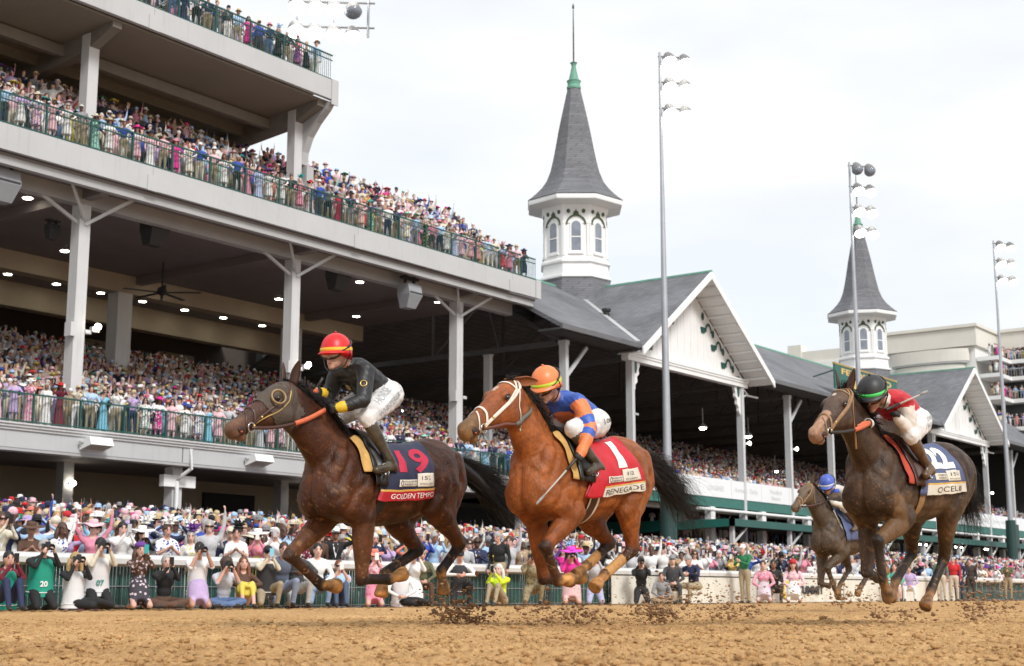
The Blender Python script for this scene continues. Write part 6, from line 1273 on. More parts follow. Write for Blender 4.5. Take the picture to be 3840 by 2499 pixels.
    def on(s, G, a, b, off=.003):
        ns, nt_ = G.shape[0] - 1, G.shape[1] - 1; x = np.clip(a, 0, 1) * ns; y = np.clip(b, 0, 1) * nt_; i = min(int(x), ns - 1); j = min(int(y), nt_ - 1); u, v = x - i, y - j
        p = (G[i, j] * (1 - u) + G[i + 1, j] * u) * (1 - v) + (G[i, j + 1] * (1 - u) + G[i + 1, j + 1] * u) * v
        n_ = np.cross(G[i + 1, j] - G[i, j], G[i, j + 1] - G[i, j]); n_ /= np.linalg.norm(n_) + 1e-9
        if n_[1] < 0: n_ = -n_
        return p + n_ * off
    def sheet(s, G, name, mt, a0=0, a1=1, b0=0, b1=1, off=0, parent=None, mirror=False, th=.004, n=18):
        m = MB(); A_ = np.linspace(a0, a1, n + 1); B_ = np.linspace(b0, b1, n + 1)
        for o_ in (off, off + th):
            v = np.array([s.on(G, a, b, o_) for a in A_ for b in B_])
            if mirror: v[:, 1] *= -1
            f = [(i * (n + 1) + j, (i + 1) * (n + 1) + j, (i + 1) * (n + 1) + j + 1, i * (n + 1) + j + 1) for i in range(n) for j in range(n)]; m.add(v, f)
        N_ = (n + 1) ** 2; ed = [j for j in range(n + 1)] + [i * (n + 1) + n for i in range(1, n + 1)] + [n * (n + 1) + j for j in range(n - 1, -1, -1)] + [i * (n + 1) for i in range(n - 1, 0, -1)]
        m.f += [(ed[i], ed[(i + 1) % len(ed)], ed[(i + 1) % len(ed)] + N_, ed[i] + N_) for i in range(len(ed))]; m.mi += [0] * len(ed)
        return m.build(name, mt, parent or s.root, True)
    def letter(s, G, txt, a, b, w_, h, mt, parent, off=.008, slant=0., bold=0.02, name='lettering', tilt=0.):
        v, f = text_arrays(txt, 1.0, .12, slant, bold); v[:, 0] -= (v[:, 0].max() + v[:, 0].min()) / 2; v[:, 1] -= (v[:, 1].max() + v[:, 1].min()) / 2; v[:, 0] /= v[:, 0].max() - v[:, 0].min(); v[:, 1] /= v[:, 1].max() - v[:, 1].min()
        m = MB(); m.add([s.on(G, a + x * w_, b - y * h + tilt * x, off) for x, y, _ in v], f); return m.build(name, mt, parent, fixn=False)

SATIN = lambda n, c: mat(n, c, .55, var=.12, scale=7, bump=.25, bscale=9)
LEATHER = mat('brown_leather', (.06, .022, .014), .4, var=.2, scale=20); BLEATHER = mat('black_leather', (.015, .013, .012), .4, var=.2, scale=20); WSTRAP = mat('white_bridle', (.72, .64, .55), .5, var=.15, scale=25); TANSTRAP = mat('tan_bridle', (.30, .17, .08), .5, var=.25, scale=25); BRASS = mat('brass', (.6, .42, .15), .3, metal=.8, var=.1); RUBBER = mat('orange_rein_grip', (.62, .14, .06), .6, var=.15, scale=20); RINGM = mat('bit_steel', (.6, .6, .6), .25, metal=.9, var=.05)
FELT = mat('tan_felt', (.55, .33, .10), .8, var=.2, scale=12); BLKHAIR = mat('black_hair', (.010, .008, .007), .45, var=.4, scale=40, spec=.3); WPATCH = mat('cream_patch', (.66, .60, .50), .7, var=.12, scale=8); PRINTD = mat('brown_print', (.08, .06, .05), .7, var=0); PRINTL = mat('pale_print', (.82, .8, .76), .7, var=0); GOLD = mat('gold_piping', (.62, .36, .07), .6, var=.1)
def torus(c, r, w_, ax, mt, name, parent, n=20):
    d, a, b = basis(ax); m = MB(); t = np.linspace(0, 2 * math.pi, n + 1); m.tube([np.array(c) + a * r * math.cos(x) + b * r * math.sin(x) for x in t], w_, 6, cap=False); return m.build(name, mt, parent, True)
def bridle(h, mt, nose_mt=None, brow=True, ring=True, drop=True):
    h.strap([(.02, 20), (.12, 62), (.36, 82), (.58, 92), (.74, 104)], .022, mt, 'cheek_strap'); h.strap([(.62, 0), (.64, 50), (.69, 95), (.72, 140), (.72, 178)], .024, nose_mt or mt, 'noseband')
    h.strap([(.0, 8), (.02, 45), (.1, 85), (.2, 125), (.24, 175)], .018, mt, 'throat_latch')
    if brow: h.strap([(.15, 0), (.13, 40), (.12, 66)], .02, mt, 'browband')
    if drop: h.strap([(.70, 8), (.78, 55), (.82, 95), (.80, 135), (.79, 178)], .014, nose_mt or mt, 'ring_strap')
    h.bit = {}
    for sd in (1, -1):
        c = h.hpt(.765, sd * 112, .012); h.bit[sd] = c; torus(c, .036, .005, h.hl, RINGM, 'bit_ring', h.root); m = MB(); m.ell(c - h.hd * .03, (.014,) * 3, 8, 6); m.build('buckle', BRASS, h.root, True)
        b_ = h.hpt(.60, sd * 92, .012); m = MB(); m.ell(b_, (.012,) * 3, 8, 6); m.build('buckle', BRASS, h.root, True)
def reins(h, hand, mid, mt, gripm=None, sd=1, rad=.016, sag=.04):
    p0 = h.bit[sd]; p1 = vec(*hand); n = 16; pts = []
    for i in range(n + 1):
        t = i / n; p = lerp(lerp(p0, vec(*mid), t), lerp(vec(*mid), p1, t), t); q = h.bvh.find_nearest(Vector(p)); 
        if q[0] is not None and (Vector(p) - q[0]).dot(q[1]) < .012: p = np.array(q[0]) + np.array(q[1]) * .014
        pts.append(p)
    k = int(n * .62); m = MB(); m.tube(pts[:k + 1], rad, 6, asp=.5); m.build('rein', mt, h.root, True); m = MB(); m.tube(pts[k:], rad * 1.35, 6, asp=.55); m.build('rein_grip', gripm or mt, h.root, True)
def girth(h, x, mt, wd=.06, off=.012, z0=-140, z1=140, xs=0.):
    pts = [];
    for a in np.linspace(R(60), R(300), 40):
        xx = x + xs * (1 - math.cos(a)) / 2; c = vec(xx, h.yc(xx), 1.22 + h.dz); dr = vec(0, math.sin(a), math.cos(a)); p = h.tbvh.ray_cast(Vector(c + dr), Vector(-dr))[0]; pts.append(np.array(p) + dr * (off + .006)) if p is not None else None
    return h.ribbon(pts, wd, mt, 'girth', None, .12)

ORANGE_DIRT = (.40, .19, .06)
# --- number 19
def paint1(s, v, col, reg):
    t = np.clip((v[:, 2] - 1.35) * 2.2, 0, 1) * np.clip((-v[:, 0] - .5) * 3, 0, 1); col = col * (1 - .0 * t[:, None])
    k = (reg == UPLEG) & (v[:, 2] < .85); col[k] = col[k] * .8 + np.array((.10, .042, .016)) * .45; return col
h1 = Horse('dark bay racehorse in the lead wearing a brown hood and cloth numbered 19', 8.917, 8.3, dict(nose=(1.377, 0, 1.506), poll=(.721, 0, 1.926), throat=(.671, 0, 1.49),
    RFe=(.10, -.16, .90), RFk=(.523, -.15, .589), RFf=(.144, -.15, .352), RFh=(-.03, -.15, .345), LFe=(-.003, .17, .885), LFk=(-.004, .16, .40), LFf=(-.37, .14, .401), LFh=(-.612, .14, .462),
    RHs=(-.807, -.2, .96), RHh=(-1.098, -.16, .664), RHf=(-.625, -.14, .455), RHo=(-.588, -.14, .291), LHs=(-.901, .20, 1.04), LHh=(-1.275, .18, .715), LHf=(-1.046, .15, .478), LHo=(-1.078, .15, .337)),
    dict(body=(.050, .0142, .0045), upleg=(.064, .0185, .0058), loleg=(.014, .008, .006), foot=ORANGE_DIRT, muz=(.11, .055, .035), head=(.075, .032, .020), mottle=.9, dust=(.105, .038, .012), paint=paint1), dz=.012, rump=.035)
HOODM = mat('brown_hood', (.075, .055, .040), .75, var=.35, scale=14, bump=.3, bscale=40)
def hood(h):
    v = h.v; n_ = np.empty(len(v) * 3); h.mesh.vertices.foreach_get('normal', n_); n_ = n_.reshape(-1, 3); q = v - h.hp; t = (q @ h.hd) / h.hL; w_ = q @ h.hu; keep = (t > -.06) & (t < .50 - .28 * np.clip(-w_ - .02, 0, .2)) & (w_ > -.30 * h.hk) & (np.abs(q @ h.hl) < .16) & ((t > .03) | (w_ > -.04)) & ((w_ > -.25) | (t > .12))
    m = MB(); idx = np.cumsum(keep) - 1; f = [tuple(idx[i] for i in p.vertices) for p in h.mesh.polygons if all(keep[i] for i in p.vertices)]; m.add((v + n_ * .007)[keep], f); m.build('hood', HOODM, h.root, True, fixn=False)
    for sd in (1,):
        c = h.hpt(.33, sd * 60, .004); n0 = h.hl * sd * .86 + h.hu * .42 + h.hd * .15; n0 /= np.linalg.norm(n0); d_, a, b = basis(n0); m = MB(); rings = []
        for r, z in ((.062, -.006), (.066, .012), (.061, .018), (.054, .018), (.050, .008)): rings.append([c + a * r * math.cos(x) + b * r * math.sin(x) + d_ * z for x in np.linspace(0, 2 * math.pi, 24, endpoint=False)])
        m.loft(rings, cap=False); m.build('eye_cup', mat('tan_cup', (.30, .20, .09), .45, var=.25, scale=25), h.root, True)
hood(h1); bridle(h1, LEATHER)
h1.strap([(.08, 40), (.12, 75), (.2, 100), (.4, 112), (.6, 110), (.74, 110)], .012, BRASS, 'brass_strap')
G1 = h1.cloth(-.24, -.76, -.06, -.77, .985, 1.085)
NAVY = SATIN('navy_cloth', (.016, .020, .052)); REDC = SATIN('red_cloth', (.42, .012, .022)); REDN = mat('red_number', (.50, .012, .05), .6, var=.1)
sc = h1.sheet(G1, 'saddle_cloth', NAVY, b0=.12); h1.sheet(G1, 'saddle_cloth', NAVY, b0=.0, mirror=True)
h1.sheet(G1, 'name_band', REDC, b0=.885, b1=1, off=.004, parent=sc); h1.sheet(G1, 'gold_stripe', GOLD, b0=.862, b1=.886, off=.004, parent=sc)
h1.letter(G1, 'GOLDEN TEMPO', .56, .942, .76, .062, PRINTL, sc, off=.011, bold=.0)
h1.letter(G1, '19', .60, .46, .64, .38, REDN, sc, slant=.0, bold=.03, name='number')
h1.sheet(G1, 'sponsor_patch', WPATCH, a0=.26, a1=.62, b0=.74, b1=.825, off=.006, parent=sc, n=8); h1.sheet(G1, 'event_patch', WPATCH, a0=.63, a1=.93, b0=.66, b1=.84, off=.007, parent=sc, n=8)
h1.letter(G1, 'WOODFORD', .48, .765, .24, .024, PRINTD, sc, off=.013, bold=0); h1.letter(G1, 'RESERVE', .48, .80, .22, .024, PRINTD, sc, off=.013, bold=0); h1.letter(G1, '152', .78, .725, .16, .05, PRINTD, sc, off=.014, bold=0); h1.letter(G1, 'KENTUCKY DERBY', .78, .80, .24, .018, PRINTD, sc, off=.014, bold=0)
E_ = [h1.on(G1, .305 + .03 * math.cos(t), .782 + .028 * math.sin(t), .014) for t in np.linspace(0, 6.28, 17)]; m = MB(); m.tube(E_, .003, 4, cap=False); m.build('round_mark', PRINTD, sc)
GF = h1.cloth(.10, -.24, .10, -.14, 1.16, 1.16, off=.03); h1.sheet(GF, 'saddle_felt', FELT, a0=.0, a1=.34, b0=.15, b1=.8); h1.sheet(GF, 'saddle', BLEATHER, a0=.32, a1=1, b0=.0, b1=1, off=.016); h1.sheet(GF, 'saddle', BLEATHER, a0=.2, a1=1, b0=.0, b1=1, off=.016, mirror=True)
girth(h1, -.13, BLEATHER, .10)
h1.hair('tail', [vec(-1.36, .0, 1.52), vec(-1.42, .01, 1.45), vec(-1.44, .02, 1.36)], [vec(-1, .04, -.10), vec(-1, .05, -.26), vec(-.95, .05, -.4)], 1.0, 1300, BLKHAIR, .045, .05, 1, .0024, .10); h1.tailcore([vec(-1.34, 0, 1.50), vec(-1.46, .01, 1.44), vec(-1.65, .02, 1.34), vec(-1.9, .03, 1.2), vec(-2.12, .03, 1.08)], [.04, .06, .075, .055, .01], BLKHAIR)
h1.hair('mane', [h1.hp + vec(-.02, 0, .03), lerp(h1.hp, vec(.1, 0, 1.63), .5) + vec(-.04, 0, .07), vec(.12, 0, 1.64)], [vec(-.75, .15, .1), vec(-.8, .35, -.1), vec(-.8, .4, -.35)], .15, 520, BLKHAIR, .16, .015, 2, .0042, .7, 6)
h1.hair('forelock', [h1.HP(.0, .06, -.03), h1.HP(.0, .06, .03)], [h1.hd * .3 - vec(.9, 0, .0), h1.hd * .3 - vec(.9, 0, .0)], .1, 30, BLKHAIR, .2, .02, 3, .004, .1, 5)

# --- number 1
def paint2(s, v, col, reg):
    k = (reg == LOLEG) & (v[:, 2] > .40) & (v[:, 0] < -.4); q = v - s.J['LHf']; d_ = s.J['LHh'] - s.J['LHf']; t = (q @ d_) / (d_ @ d_); col[(reg == LOLEG) & (t > .05) & (t < .62) & (v[:, 1] > 0) & (v[:, 0] < -.3)] = (.52, .27, .09)
    q = v - s.J['RHf']; d_ = s.J['RHh'] - s.J['RHf']; t = (q @ d_) / (d_ @ d_); col[(reg == LOLEG) & (t > .0) & (t < .45) & (v[:, 1] < 0) & (v[:, 0] < -.5)] = (.45, .22, .07)
    q = v - s.hp; tt = (q @ s.hd) / s.hL; w_ = q @ s.hu; col[(tt > .24) & (tt < .33) & (w_ > .03) & (np.abs(q @ s.hl) < .022)] = (.55, .42, .34); return col
h2 = Horse('bright chestnut bay racehorse with white bridle and red cloth numbered 1', 10.032, 7.0, dict(nose=(1.247, 0, 1.521), poll=(.544, 0, 1.975), throat=(.627, 0, 1.548),
    RFe=(-.0, -.17, .90), RFk=(-.10, -.16, .41), RFf=(-.47, -.14, .385), RFh=(-.662, -.14, .43), LFe=(-.02, .17, .92), LFk=(.331, .16, .66), LFf=(.13, .14, .385), LFh=(-.182, .14, .403),
    RHs=(-.84, -.2, .97), RHh=(-1.138, -.16, .731), RHf=(-.736, -.14, .53), RHo=(-.638, -.14, .48), LHs=(-.88, .20, 1.06), LHh=(-.99, .18, .665), LHf=(-.565, .15, .44), LHo=(-.36, .15, .306)),
    dict(body=(.27, .076, .0165), upleg=(.24, .066, .0145), loleg=(.040, .017, .009), foot=ORANGE_DIRT, muz=(.20, .105, .045), head=(.255, .07, .017), mottle=.55, dust=(.10, .035, .010), paint=paint2), dz=.05, ears='back', rump=.03)
bridle(h2, WSTRAP); h2.strap([(.0, 30), (.04, 66), (.2, 78), (.42, 88), (.6, 98), (.72, 108)], .022, WSTRAP, 'sheepskin_strap', off=.014)
G2 = h2.cloth(-.33, -.84, -.08, -.97, 1.02, 1.185); REDS = SATIN('scarlet_cloth', (.52, .010, .022)); sc = h2.sheet(G2, 'saddle_cloth', REDS, b0=.10); h2.sheet(G2, 'saddle_cloth', REDS, mirror=True)
h2.sheet(G2, 'name_band', WPATCH, a0=.20, b0=.885, b1=1, off=.004, parent=sc); h2.sheet(G2, 'gold_stripe', GOLD, a0=.20, b0=.866, b1=.886, off=.005, parent=sc); h2.letter(G2, 'RENEGADE', .62, .942, .66, .066, PRINTD, sc, off=.011, bold=.0)
h2.letter(G2, '1', .64, .42, .17, .44, PRINTL, sc, bold=.05, name='number', tilt=-.0)
h2.sheet(G2, 'sponsor_patch', WPATCH, a0=.30, a1=.60, b0=.75, b1=.83, off=.006, parent=sc, n=8); h2.sheet(G2, 'event_patch', WPATCH, a0=.61, a1=.93, b0=.665, b1=.84, off=.007, parent=sc, n=8)
h2.letter(G2, 'WOODFORD', .48, .775, .2, .022, PRINTD, sc, off=.013, bold=0); h2.letter(G2, 'RESERVE', .48, .808, .18, .022, PRINTD, sc, off=.013, bold=0); h2.letter(G2, '152', .77, .73, .16, .05, PRINTD, sc, off=.014, bold=0); h2.letter(G2, 'KENTUCKY DERBY', .77, .805, .24, .018, PRINTD, sc, off=.014, bold=0)
E_ = [h2.on(G2, .345 + .03 * math.cos(t), .79 + .028 * math.sin(t), .014) for t in np.linspace(0, 6.28, 17)]; m = MB(); m.tube(E_, .003, 4, cap=False); m.build('round_mark', PRINTD, sc)
h2.sheet(G2, 'cloth_flap', REDS, a0=-.0, a1=.22, b0=.5, b1=1, off=.03, parent=sc)
GF = h2.cloth(.10, -.33, .10, -.2, 1.2, 1.2, off=.03); h2.sheet(GF, 'saddle_felt', FELT, a0=.0, a1=.2, b0=.12, b1=.98); h2.sheet(GF, 'saddle', BLEATHER, a0=.2, a1=1, b0=.0, b1=1, off=.016); h2.sheet(GF, 'saddle', BLEATHER, a0=.2, a1=1, b0=.0, b1=1, off=.016, mirror=True)
girth(h2, -.24, LEATHER, .10); girth(h2, -.185, WSTRAP, .022, .018); girth(h2, -.29, WSTRAP, .022, .018)
TAILB = mat('brown_black_hair', (.022, .016, .013), .5, var=.5, scale=40, spec=.3)
h2.hair('tail', [vec(-1.36, .0, 1.56), vec(-1.42, .01, 1.48), vec(-1.44, .02, 1.40)], [vec(-1, .06, .02), vec(-1, .08, -.14), vec(-1, .10, -.30)], .92, 1200, TAILB, .085, .08, 11, .0022, .36); h2.tailcore([vec(-1.34, 0, 1.54), vec(-1.44, .02, 1.48), vec(-1.55, .04, 1.40), vec(-1.68, .06, 1.30), vec(-1.78, .08, 1.22)], [.035, .045, .045, .03, .008], TAILB)
h2.hair('mane', [h2.hp + vec(-.06, 0, .0), lerp(h2.hp, vec(.1, 0, 1.67), .5) + vec(-.05, 0, .06), vec(.1, 0, 1.68)], [vec(-.75, .15, .1), vec(-.8, .35, -.1), vec(-.8, .4, -.35)], .15, 460, TAILB, .16, .015, 12, .0042, .7, 6)
h2.hair('forelock', [h2.HP(.02, .07, -.03), h2.HP(.02, .07, .03)], [vec(-.9, .1, .35), vec(-.9, .1, .35)], .1, 40, TAILB, .25, .02, 13, .004, .0, 5)

# --- number 22
def paint3(s, v, col, reg):
    q = v - s.hp; tt = (q @ s.hd) / s.hL; w_ = q @ s.hu; col[(tt > .22) & (tt < .28) & (w_ > .03) & (np.abs(q @ s.hl) < .018)] = (.6, .5, .42)
    k = (tt > .55) & (tt < 1.05) & (w_ > .015) & (np.abs(q @ s.hl) < .045); col[k] = (.42, .24, .15); k = (tt > .8) & (tt < 1.1) & (np.abs(q @ s.hl) < .1) & (np.abs(w_) < .2); col[k] = col[k] * .5 + np.array((.36, .20, .12)) * .5
    q = v - s.J['LFe']; d_ = s.J['LFk'] - s.J['LFe']; t = (q @ d_) / (d_ @ d_); k = (reg == UPLEG) & (t > .1) & (v[:, 1] > 0); col[k] = col[k] * .4 + np.array((.20, .105, .045)) * .6; return col
h3 = Horse('dusty dark brown racehorse on the right with a blue cloth numbered 22', 12.185, 4.95, dict(nose=(1.32, -.041, 1.541), poll=(.72, -.003, 1.97), throat=(.8, -.008, 1.557),
    LFe=(.02, .17, .91), LFk=(.45, .119, .719), LFf=(.38, .117, .397), LFh=(.27, .125, .24), RFe=(0, -.15, .90), RFk=(.15, -.117, .467), RFf=(-.18, -.16, .42), RFh=(-.36, -.17, .50),
    RHs=(-.80, -.06, 1.0), RHh=(-1.0, -.15, .655), RHf=(-.60, -.16, .40), RHo=(-.50, -.17, .25), LHs=(-.84, .28, 1.05), LHh=(-1.04, .14, .60), LHf=(-.80, .09, .31), LHo=(-.70, .08, .20)),
    dict(body=(.046, .0245, .0135), upleg=(.058, .031, .016), loleg=(.026, .017, .012), foot=(.24, .12, .05), muz=(.13, .075, .05), head=(.085, .052, .036), mottle=.7, dust=(.12, .068, .035), paint=paint3), dz=.065, sl=-.15, ears='up', rump=.0)
bridle(h3, TANSTRAP); h3.strap([(.0, 30), (.04, 66), (.2, 78), (.42, 88), (.6, 98), (.72, 108)], .03, TANSTRAP, 'sheepskin_strap', off=.014)
G3 = h3.cloth(-.24, -.76, -.10, -.88, 1.10, 1.19); BLUC = SATIN('slate_blue_cloth', (.075, .095, .20)); sc = h3.sheet(G3, 'saddle_cloth', BLUC, b0=.10); h3.sheet(G3, 'saddle_cloth', BLUC, mirror=True)
h3.sheet(G3, 'name_band', WPATCH, a0=.12, b0=.86, b1=1, off=.004, parent=sc); h3.sheet(G3, 'gold_stripe', GOLD, a0=.12, b0=.84, b1=.861, off=.005, parent=sc); h3.letter(G3, 'OCELLI', .60, .93, .62, .075, PRINTD, sc, off=.011, bold=.0)
h3.letter(G3, '22', .55, .43, .62, .40, PRINTL, sc, bold=.05, name='number')
h3.sheet(G3, 'sponsor_patch', WPATCH, a0=.26, a1=.56, b0=.70, b1=.80, off=.006, parent=sc, n=8); h3.sheet(G3, 'event_patch', WPATCH, a0=.57, a1=.93, b0=.66, b1=.82, off=.007, parent=sc, n=8)
h3.letter(G3, 'WOODFORD', .43, .73, .2, .024, PRINTD, sc, off=.013, bold=0); h3.letter(G3, 'RESERVE', .43, .77, .18, .024, PRINTD, sc, off=.013, bold=0); h3.letter(G3, '152', .75, .72, .16, .05, PRINTD, sc, off=.014, bold=0); h3.letter(G3, 'KENTUCKY DERBY', .75, .79, .26, .018, PRINTD, sc, off=.014, bold=0)
GF = h3.cloth(.10, -.26, .10, -.16, 1.2, 1.2, off=.03); h3.sheet(GF, 'saddle_felt', mat('red_felt', (.45, .06, .03), .8, var=.25, scale=12), a0=.0, a1=.25, b0=.10, b1=.98); h3.sheet(GF, 'saddle', LEATHER, a0=.24, a1=1, b0=.0, b1=1, off=.016); h3.sheet(GF, 'saddle', LEATHER, a0=.2, a1=1, b0=.0, b1=1, off=.016, mirror=True)
girth(h3, -.17, TANSTRAP, .08)
h3.hair('tail', [vec(-1.34, .20, 1.56), vec(-1.40, .21, 1.48), vec(-1.42, .21, 1.40)], [vec(-1, -.2, .0), vec(-1, -.18, -.3), vec(-.9, -.15, -.6)], .60, 1500, BLKHAIR, .13, .07, 21, .0022, .5); h3.tailcore([vec(-1.34, .2, 1.55), vec(-1.46, .19, 1.48), vec(-1.6, .17, 1.36), vec(-1.7, .15, 1.2), vec(-1.74, .14, 1.05)], [.05, .10, .125, .10, .03], BLKHAIR)
h3.hair('mane', [h3.hp + vec(-.02, 0, .03), lerp(h3.hp, vec(.1, 0, 1.67), .5) + vec(-.05, 0, .07), vec(.1, 0, 1.69)], [vec(-.75, .1, .1), vec(-.8, .25, -.1), vec(-.8, .3, -.35)], .15, 300, BLKHAIR, .22, .02, 22, .005, .5, 6)
h3.hair('forelock', [h3.HP(.0, .06, -.03), h3.HP(.0, .06, .03)], [vec(-.5, .2, .6), vec(-.5, .2, .6)], .1, 40, BLKHAIR, .3, .02, 23, .004, .1, 5)

# --- the trailing horse behind
h4 = Horse('dusty brown racehorse trailing between the cream banner and the dark horse', 22.058, 9.85, dict(nose=(1.30, -.06, 1.585), poll=(.72, -.03, 2.0), throat=(.8, -.03, 1.56),
    LFe=(.02, .16, .93), LFk=(.45, .09, .69), LFf=(.24, .11, .37), LFh=(.1, .114, .225), RFe=(.02, -.17, .93), RFk=(.2, -.15, .452), RFf=(-.14, -.16, .41), RFh=(-.3, -.16, .46),
    RHs=(-.80, -.2, 1.0), RHh=(-.98, -.16, .70), RHf=(-.53, -.14, .43), RHo=(-.42, -.14, .27), LHs=(-.84, .2, 1.06), LHh=(-1.04, .17, .64), LHf=(-.72, .148, .41), LHo=(-.58, .138, .28)),
    dict(body=(.066, .044, .029), upleg=(.08, .052, .031), loleg=(.055, .036, .024), foot=(.22, .12, .05), muz=(.16, .10, .06), head=(.12, .08, .048), mottle=.6, dust=(.08, .06, .04)), dz=.05, voxel=.02)
bridle(h4, TANSTRAP); GF = h4.cloth(.10, -.6, .10, -.6, 1.1, 1.15, off=.03); h4.sheet(GF, 'saddle_cloth', BLUC); h4.sheet(GF, 'saddle_cloth', BLUC, mirror=True)
h4.hair('mane', [h4.hp + vec(-.02, 0, .03), lerp(h4.hp, vec(.1, 0, 1.66), .5) + vec(-.05, 0, .07), vec(.1, 0, 1.68)], [vec(-.75, .1, .1), vec(-.8, .25, -.1), vec(-.8, .3, -.35)], .15, 160, BLKHAIR, .22, .02, 32, .006, .5, 5)
h4.hair('tail', [vec(-1.36, .0, 1.54), vec(-1.44, .0, 1.40)], [vec(-1, 0, -.1), vec(-.9, 0, -.5)], .8, 140, BLKHAIR, .2, .08, 33, .006, .4)
# ------------------------------------------------------------------ jockeys
RSKIN, RJACK, RPANT, RBOOT, RGLOVE, RALT, RCUFF = range(7)
def fist(P, w, d, grip, reg, size=.92):
    """closed hand round a rein: palm, four curled fingers, thumb laid over them"""
    d = np.array(d, float); d /= np.linalg.norm(d); g = np.array(grip, float); g = g - d * (g @ d); g /= np.linalg.norm(g) + 1e-9; n = np.cross(d, g); w = np.array(w, float); s = size
    P.append(ball(w + d * .04 * s, (.048 * s, .04 * s, .024 * s), reg, np.stack([d, g, n], 1)))
    for i, o in enumerate((-.033, -.011, .011, .031)):
        b = w + d * .078 * s + g * o * s; l = (.9, 1.05, 1, .82)[i]; k = b + (d * .45 + n * .9) * .030 * s * l; e = k + (-d * .85 + n * .35) * .030 * s * l
        P.append(cap(b - d * .02, b, .0125 * s, .0125 * s, reg, 6)); P.append(cap(b, k, .0125 * s, .0115 * s, reg, 6)); P.append(cap(k, e, .0115 * s, .0105 * s, reg, 6))
    b = w + d * .03 * s - g * .036 * s; P.append(cap(b, b + d * .03 * s + n * .03 * s, .014 * s, .0125 * s, reg, 6)); P.append(cap(b + d * .03 * s + n * .03 * s, b + d * .045 * s + n * .042 * s + g * .03 * s, .0125 * s, .011 * s, reg, 6))
class Rider:
    def __init__(s, h, label, K, mats, helm, band, head_pitch=.2, head_yaw=0., paint=None, voxel=.0125, goggle=(.35, .22, .08)):
        s.h = h; P = []; K = {k: vec(*v) for k, v in K.items()}; s.K = K
        hip, mid, che, nk, hd = K['hip'], K['mid'], K['chest'], K['neck'], K['head']
        rc = lambda p, r, reg, **kw: P.append(ball(p, r, reg, **kw))
        def tub(c, reg, n=14):
            q, sg = blob(c, reg, n); sg[0]['mb'] = q
            for i, g in enumerate(sg):
                if i: g['mb'] = MB()
                P.append(g)
        tub([(hip, .135, .155), (lerp(hip, mid, .5), .13, .155)], RPANT); tub([(lerp(hip, mid, .55), .125, .15), (mid, .125, .15), (che, .135, .175), (lerp(che, nk, .6), .115, .16)], RJACK)
        P.append(cap(K['Lsh'], K['Rsh'], .08, .08, RJACK)); rc(hip + vec(-.06, .06, .0), (.12, .10, .12), RPANT); rc(hip + vec(-.06, -.06, .0), (.12, .10, .12), RPANT)
        a, b = R(0), 0; cp, sp = math.cos(head_pitch), math.sin(head_pitch); hf = vec(cp * math.cos(head_yaw), cp * math.sin(head_yaw), -sp); hu = vec(sp * math.cos(head_yaw), sp * math.sin(head_yaw), cp); hs = np.cross(hu, hf); HR = np.stack([hf, hs, hu], 1)
        s.A = dict(head=hd, hf=hf, hs=hs, hu=hu)
        P.append(cap(nk, hd - hu * .05 - hf * .02, .058, .052, RSKIN)); rc(hd, (.106, .082, .120), RSKIN, rot=HR); rc(hd + hf * .036 - hu * .082, (.066, .058, .056), RSKIN, rot=HR)
        P.append(cap(hd + hf * .102 - hu * .005, hd + hf * .128 - hu * .046, .010, .017, RSKIN, 6)); rc(hd + hf * .098 - hu * .093, (.014, .026, .010), RSKIN, rot=HR); rc(hd + hf * .082 - hu * .125, (.026, .03, .02), RSKIN, rot=HR)
        P.append(cap(nk + vec(-.03, -.04, .0), nk + vec(-.03, .04, .0), .062, .062, RJACK))
        for sd, c in ((1, 'L'), (-1, 'R')):
            sh, el, wr, ha = K[c + 'sh'], K[c + 'el'], K[c + 'wr'], K[c + 'ha']
            tub([(sh, .080, .076), (lerp(sh, el, .5), .076, .070), (el, .064, .060)], RJACK if not K.get('alt') is not None else RJACK, 12); tub([(el, .064, .060), (lerp(el, wr, .4), .060, .056), (wr, .042, .04)], RJACK, 12)
            P.append(cap(lerp(el, wr, .86), lerp(el, wr, .99), .052, .048, RCUFF)); fist(P, wr, ha - wr, K.get('grip' + c, vec(0, 0, 1)), RGLOVE)
            kn, an, toe, heel = K[c + 'kn'], K[c + 'an'], K[c + 'toe'], K[c + 'heel']; hj = hip + vec(.0, sd * .1, -.01)
            tub([(hj, .13, .12), (lerp(hj, kn, .4), .12, .105), (lerp(hj, kn, .8), .095, .085), (kn, .08, .075)], RPANT, 14); tub([(kn, .068, .064), (lerp(kn, an, .12), .062, .058), (lerp(kn, an, .22), .058, .055)], RPANT, 12)
            tub([(lerp(kn, an, .2), .062, .058), (lerp(kn, an, .45), .060, .056), (lerp(kn, an, .8), .044, .042), (an, .043, .041)], RBOOT, 12); P.append(cap(lerp(an, heel, .7), toe, .043, .036, RBOOT)); P.append(cap(an, heel, .044, .036, RBOOT))
        P = [p for p in P]
        me = union_mesh('jockey', [p for p in P if p['mb'].n], voxel, 2); n = len(me.polygons); c = np.empty(n * 3); me.polygons.foreach_get('center', c); c = c.reshape(-1, 3); fr = classify(c, P)
        vv = verts_of(me); rv = classify(vv, P); nn = np.empty(len(vv) * 3); me.vertices.foreach_get('normal', nn); nn = nn.reshape(-1, 3)
        wr_ = (vnoise(vv[:, 0] * 1.0 + vv[:, 2] * .8 + 5, vv[:, 1] * .5 + vv[:, 2] * .3 + 9, 41, 17.) - .5) * .65 + (vnoise(vv[:, 0] - vv[:, 2] * .6 + 15, vv[:, 1] + vv[:, 2] + 9, 42, 34.) - .5) * .35
        vv = vv + nn * (np.where(rv == RJACK, .022, np.where(rv == RPANT, .016, 0)) * wr_)[:, None]; me.vertices.foreach_set('co', vv.ravel()); me.update()
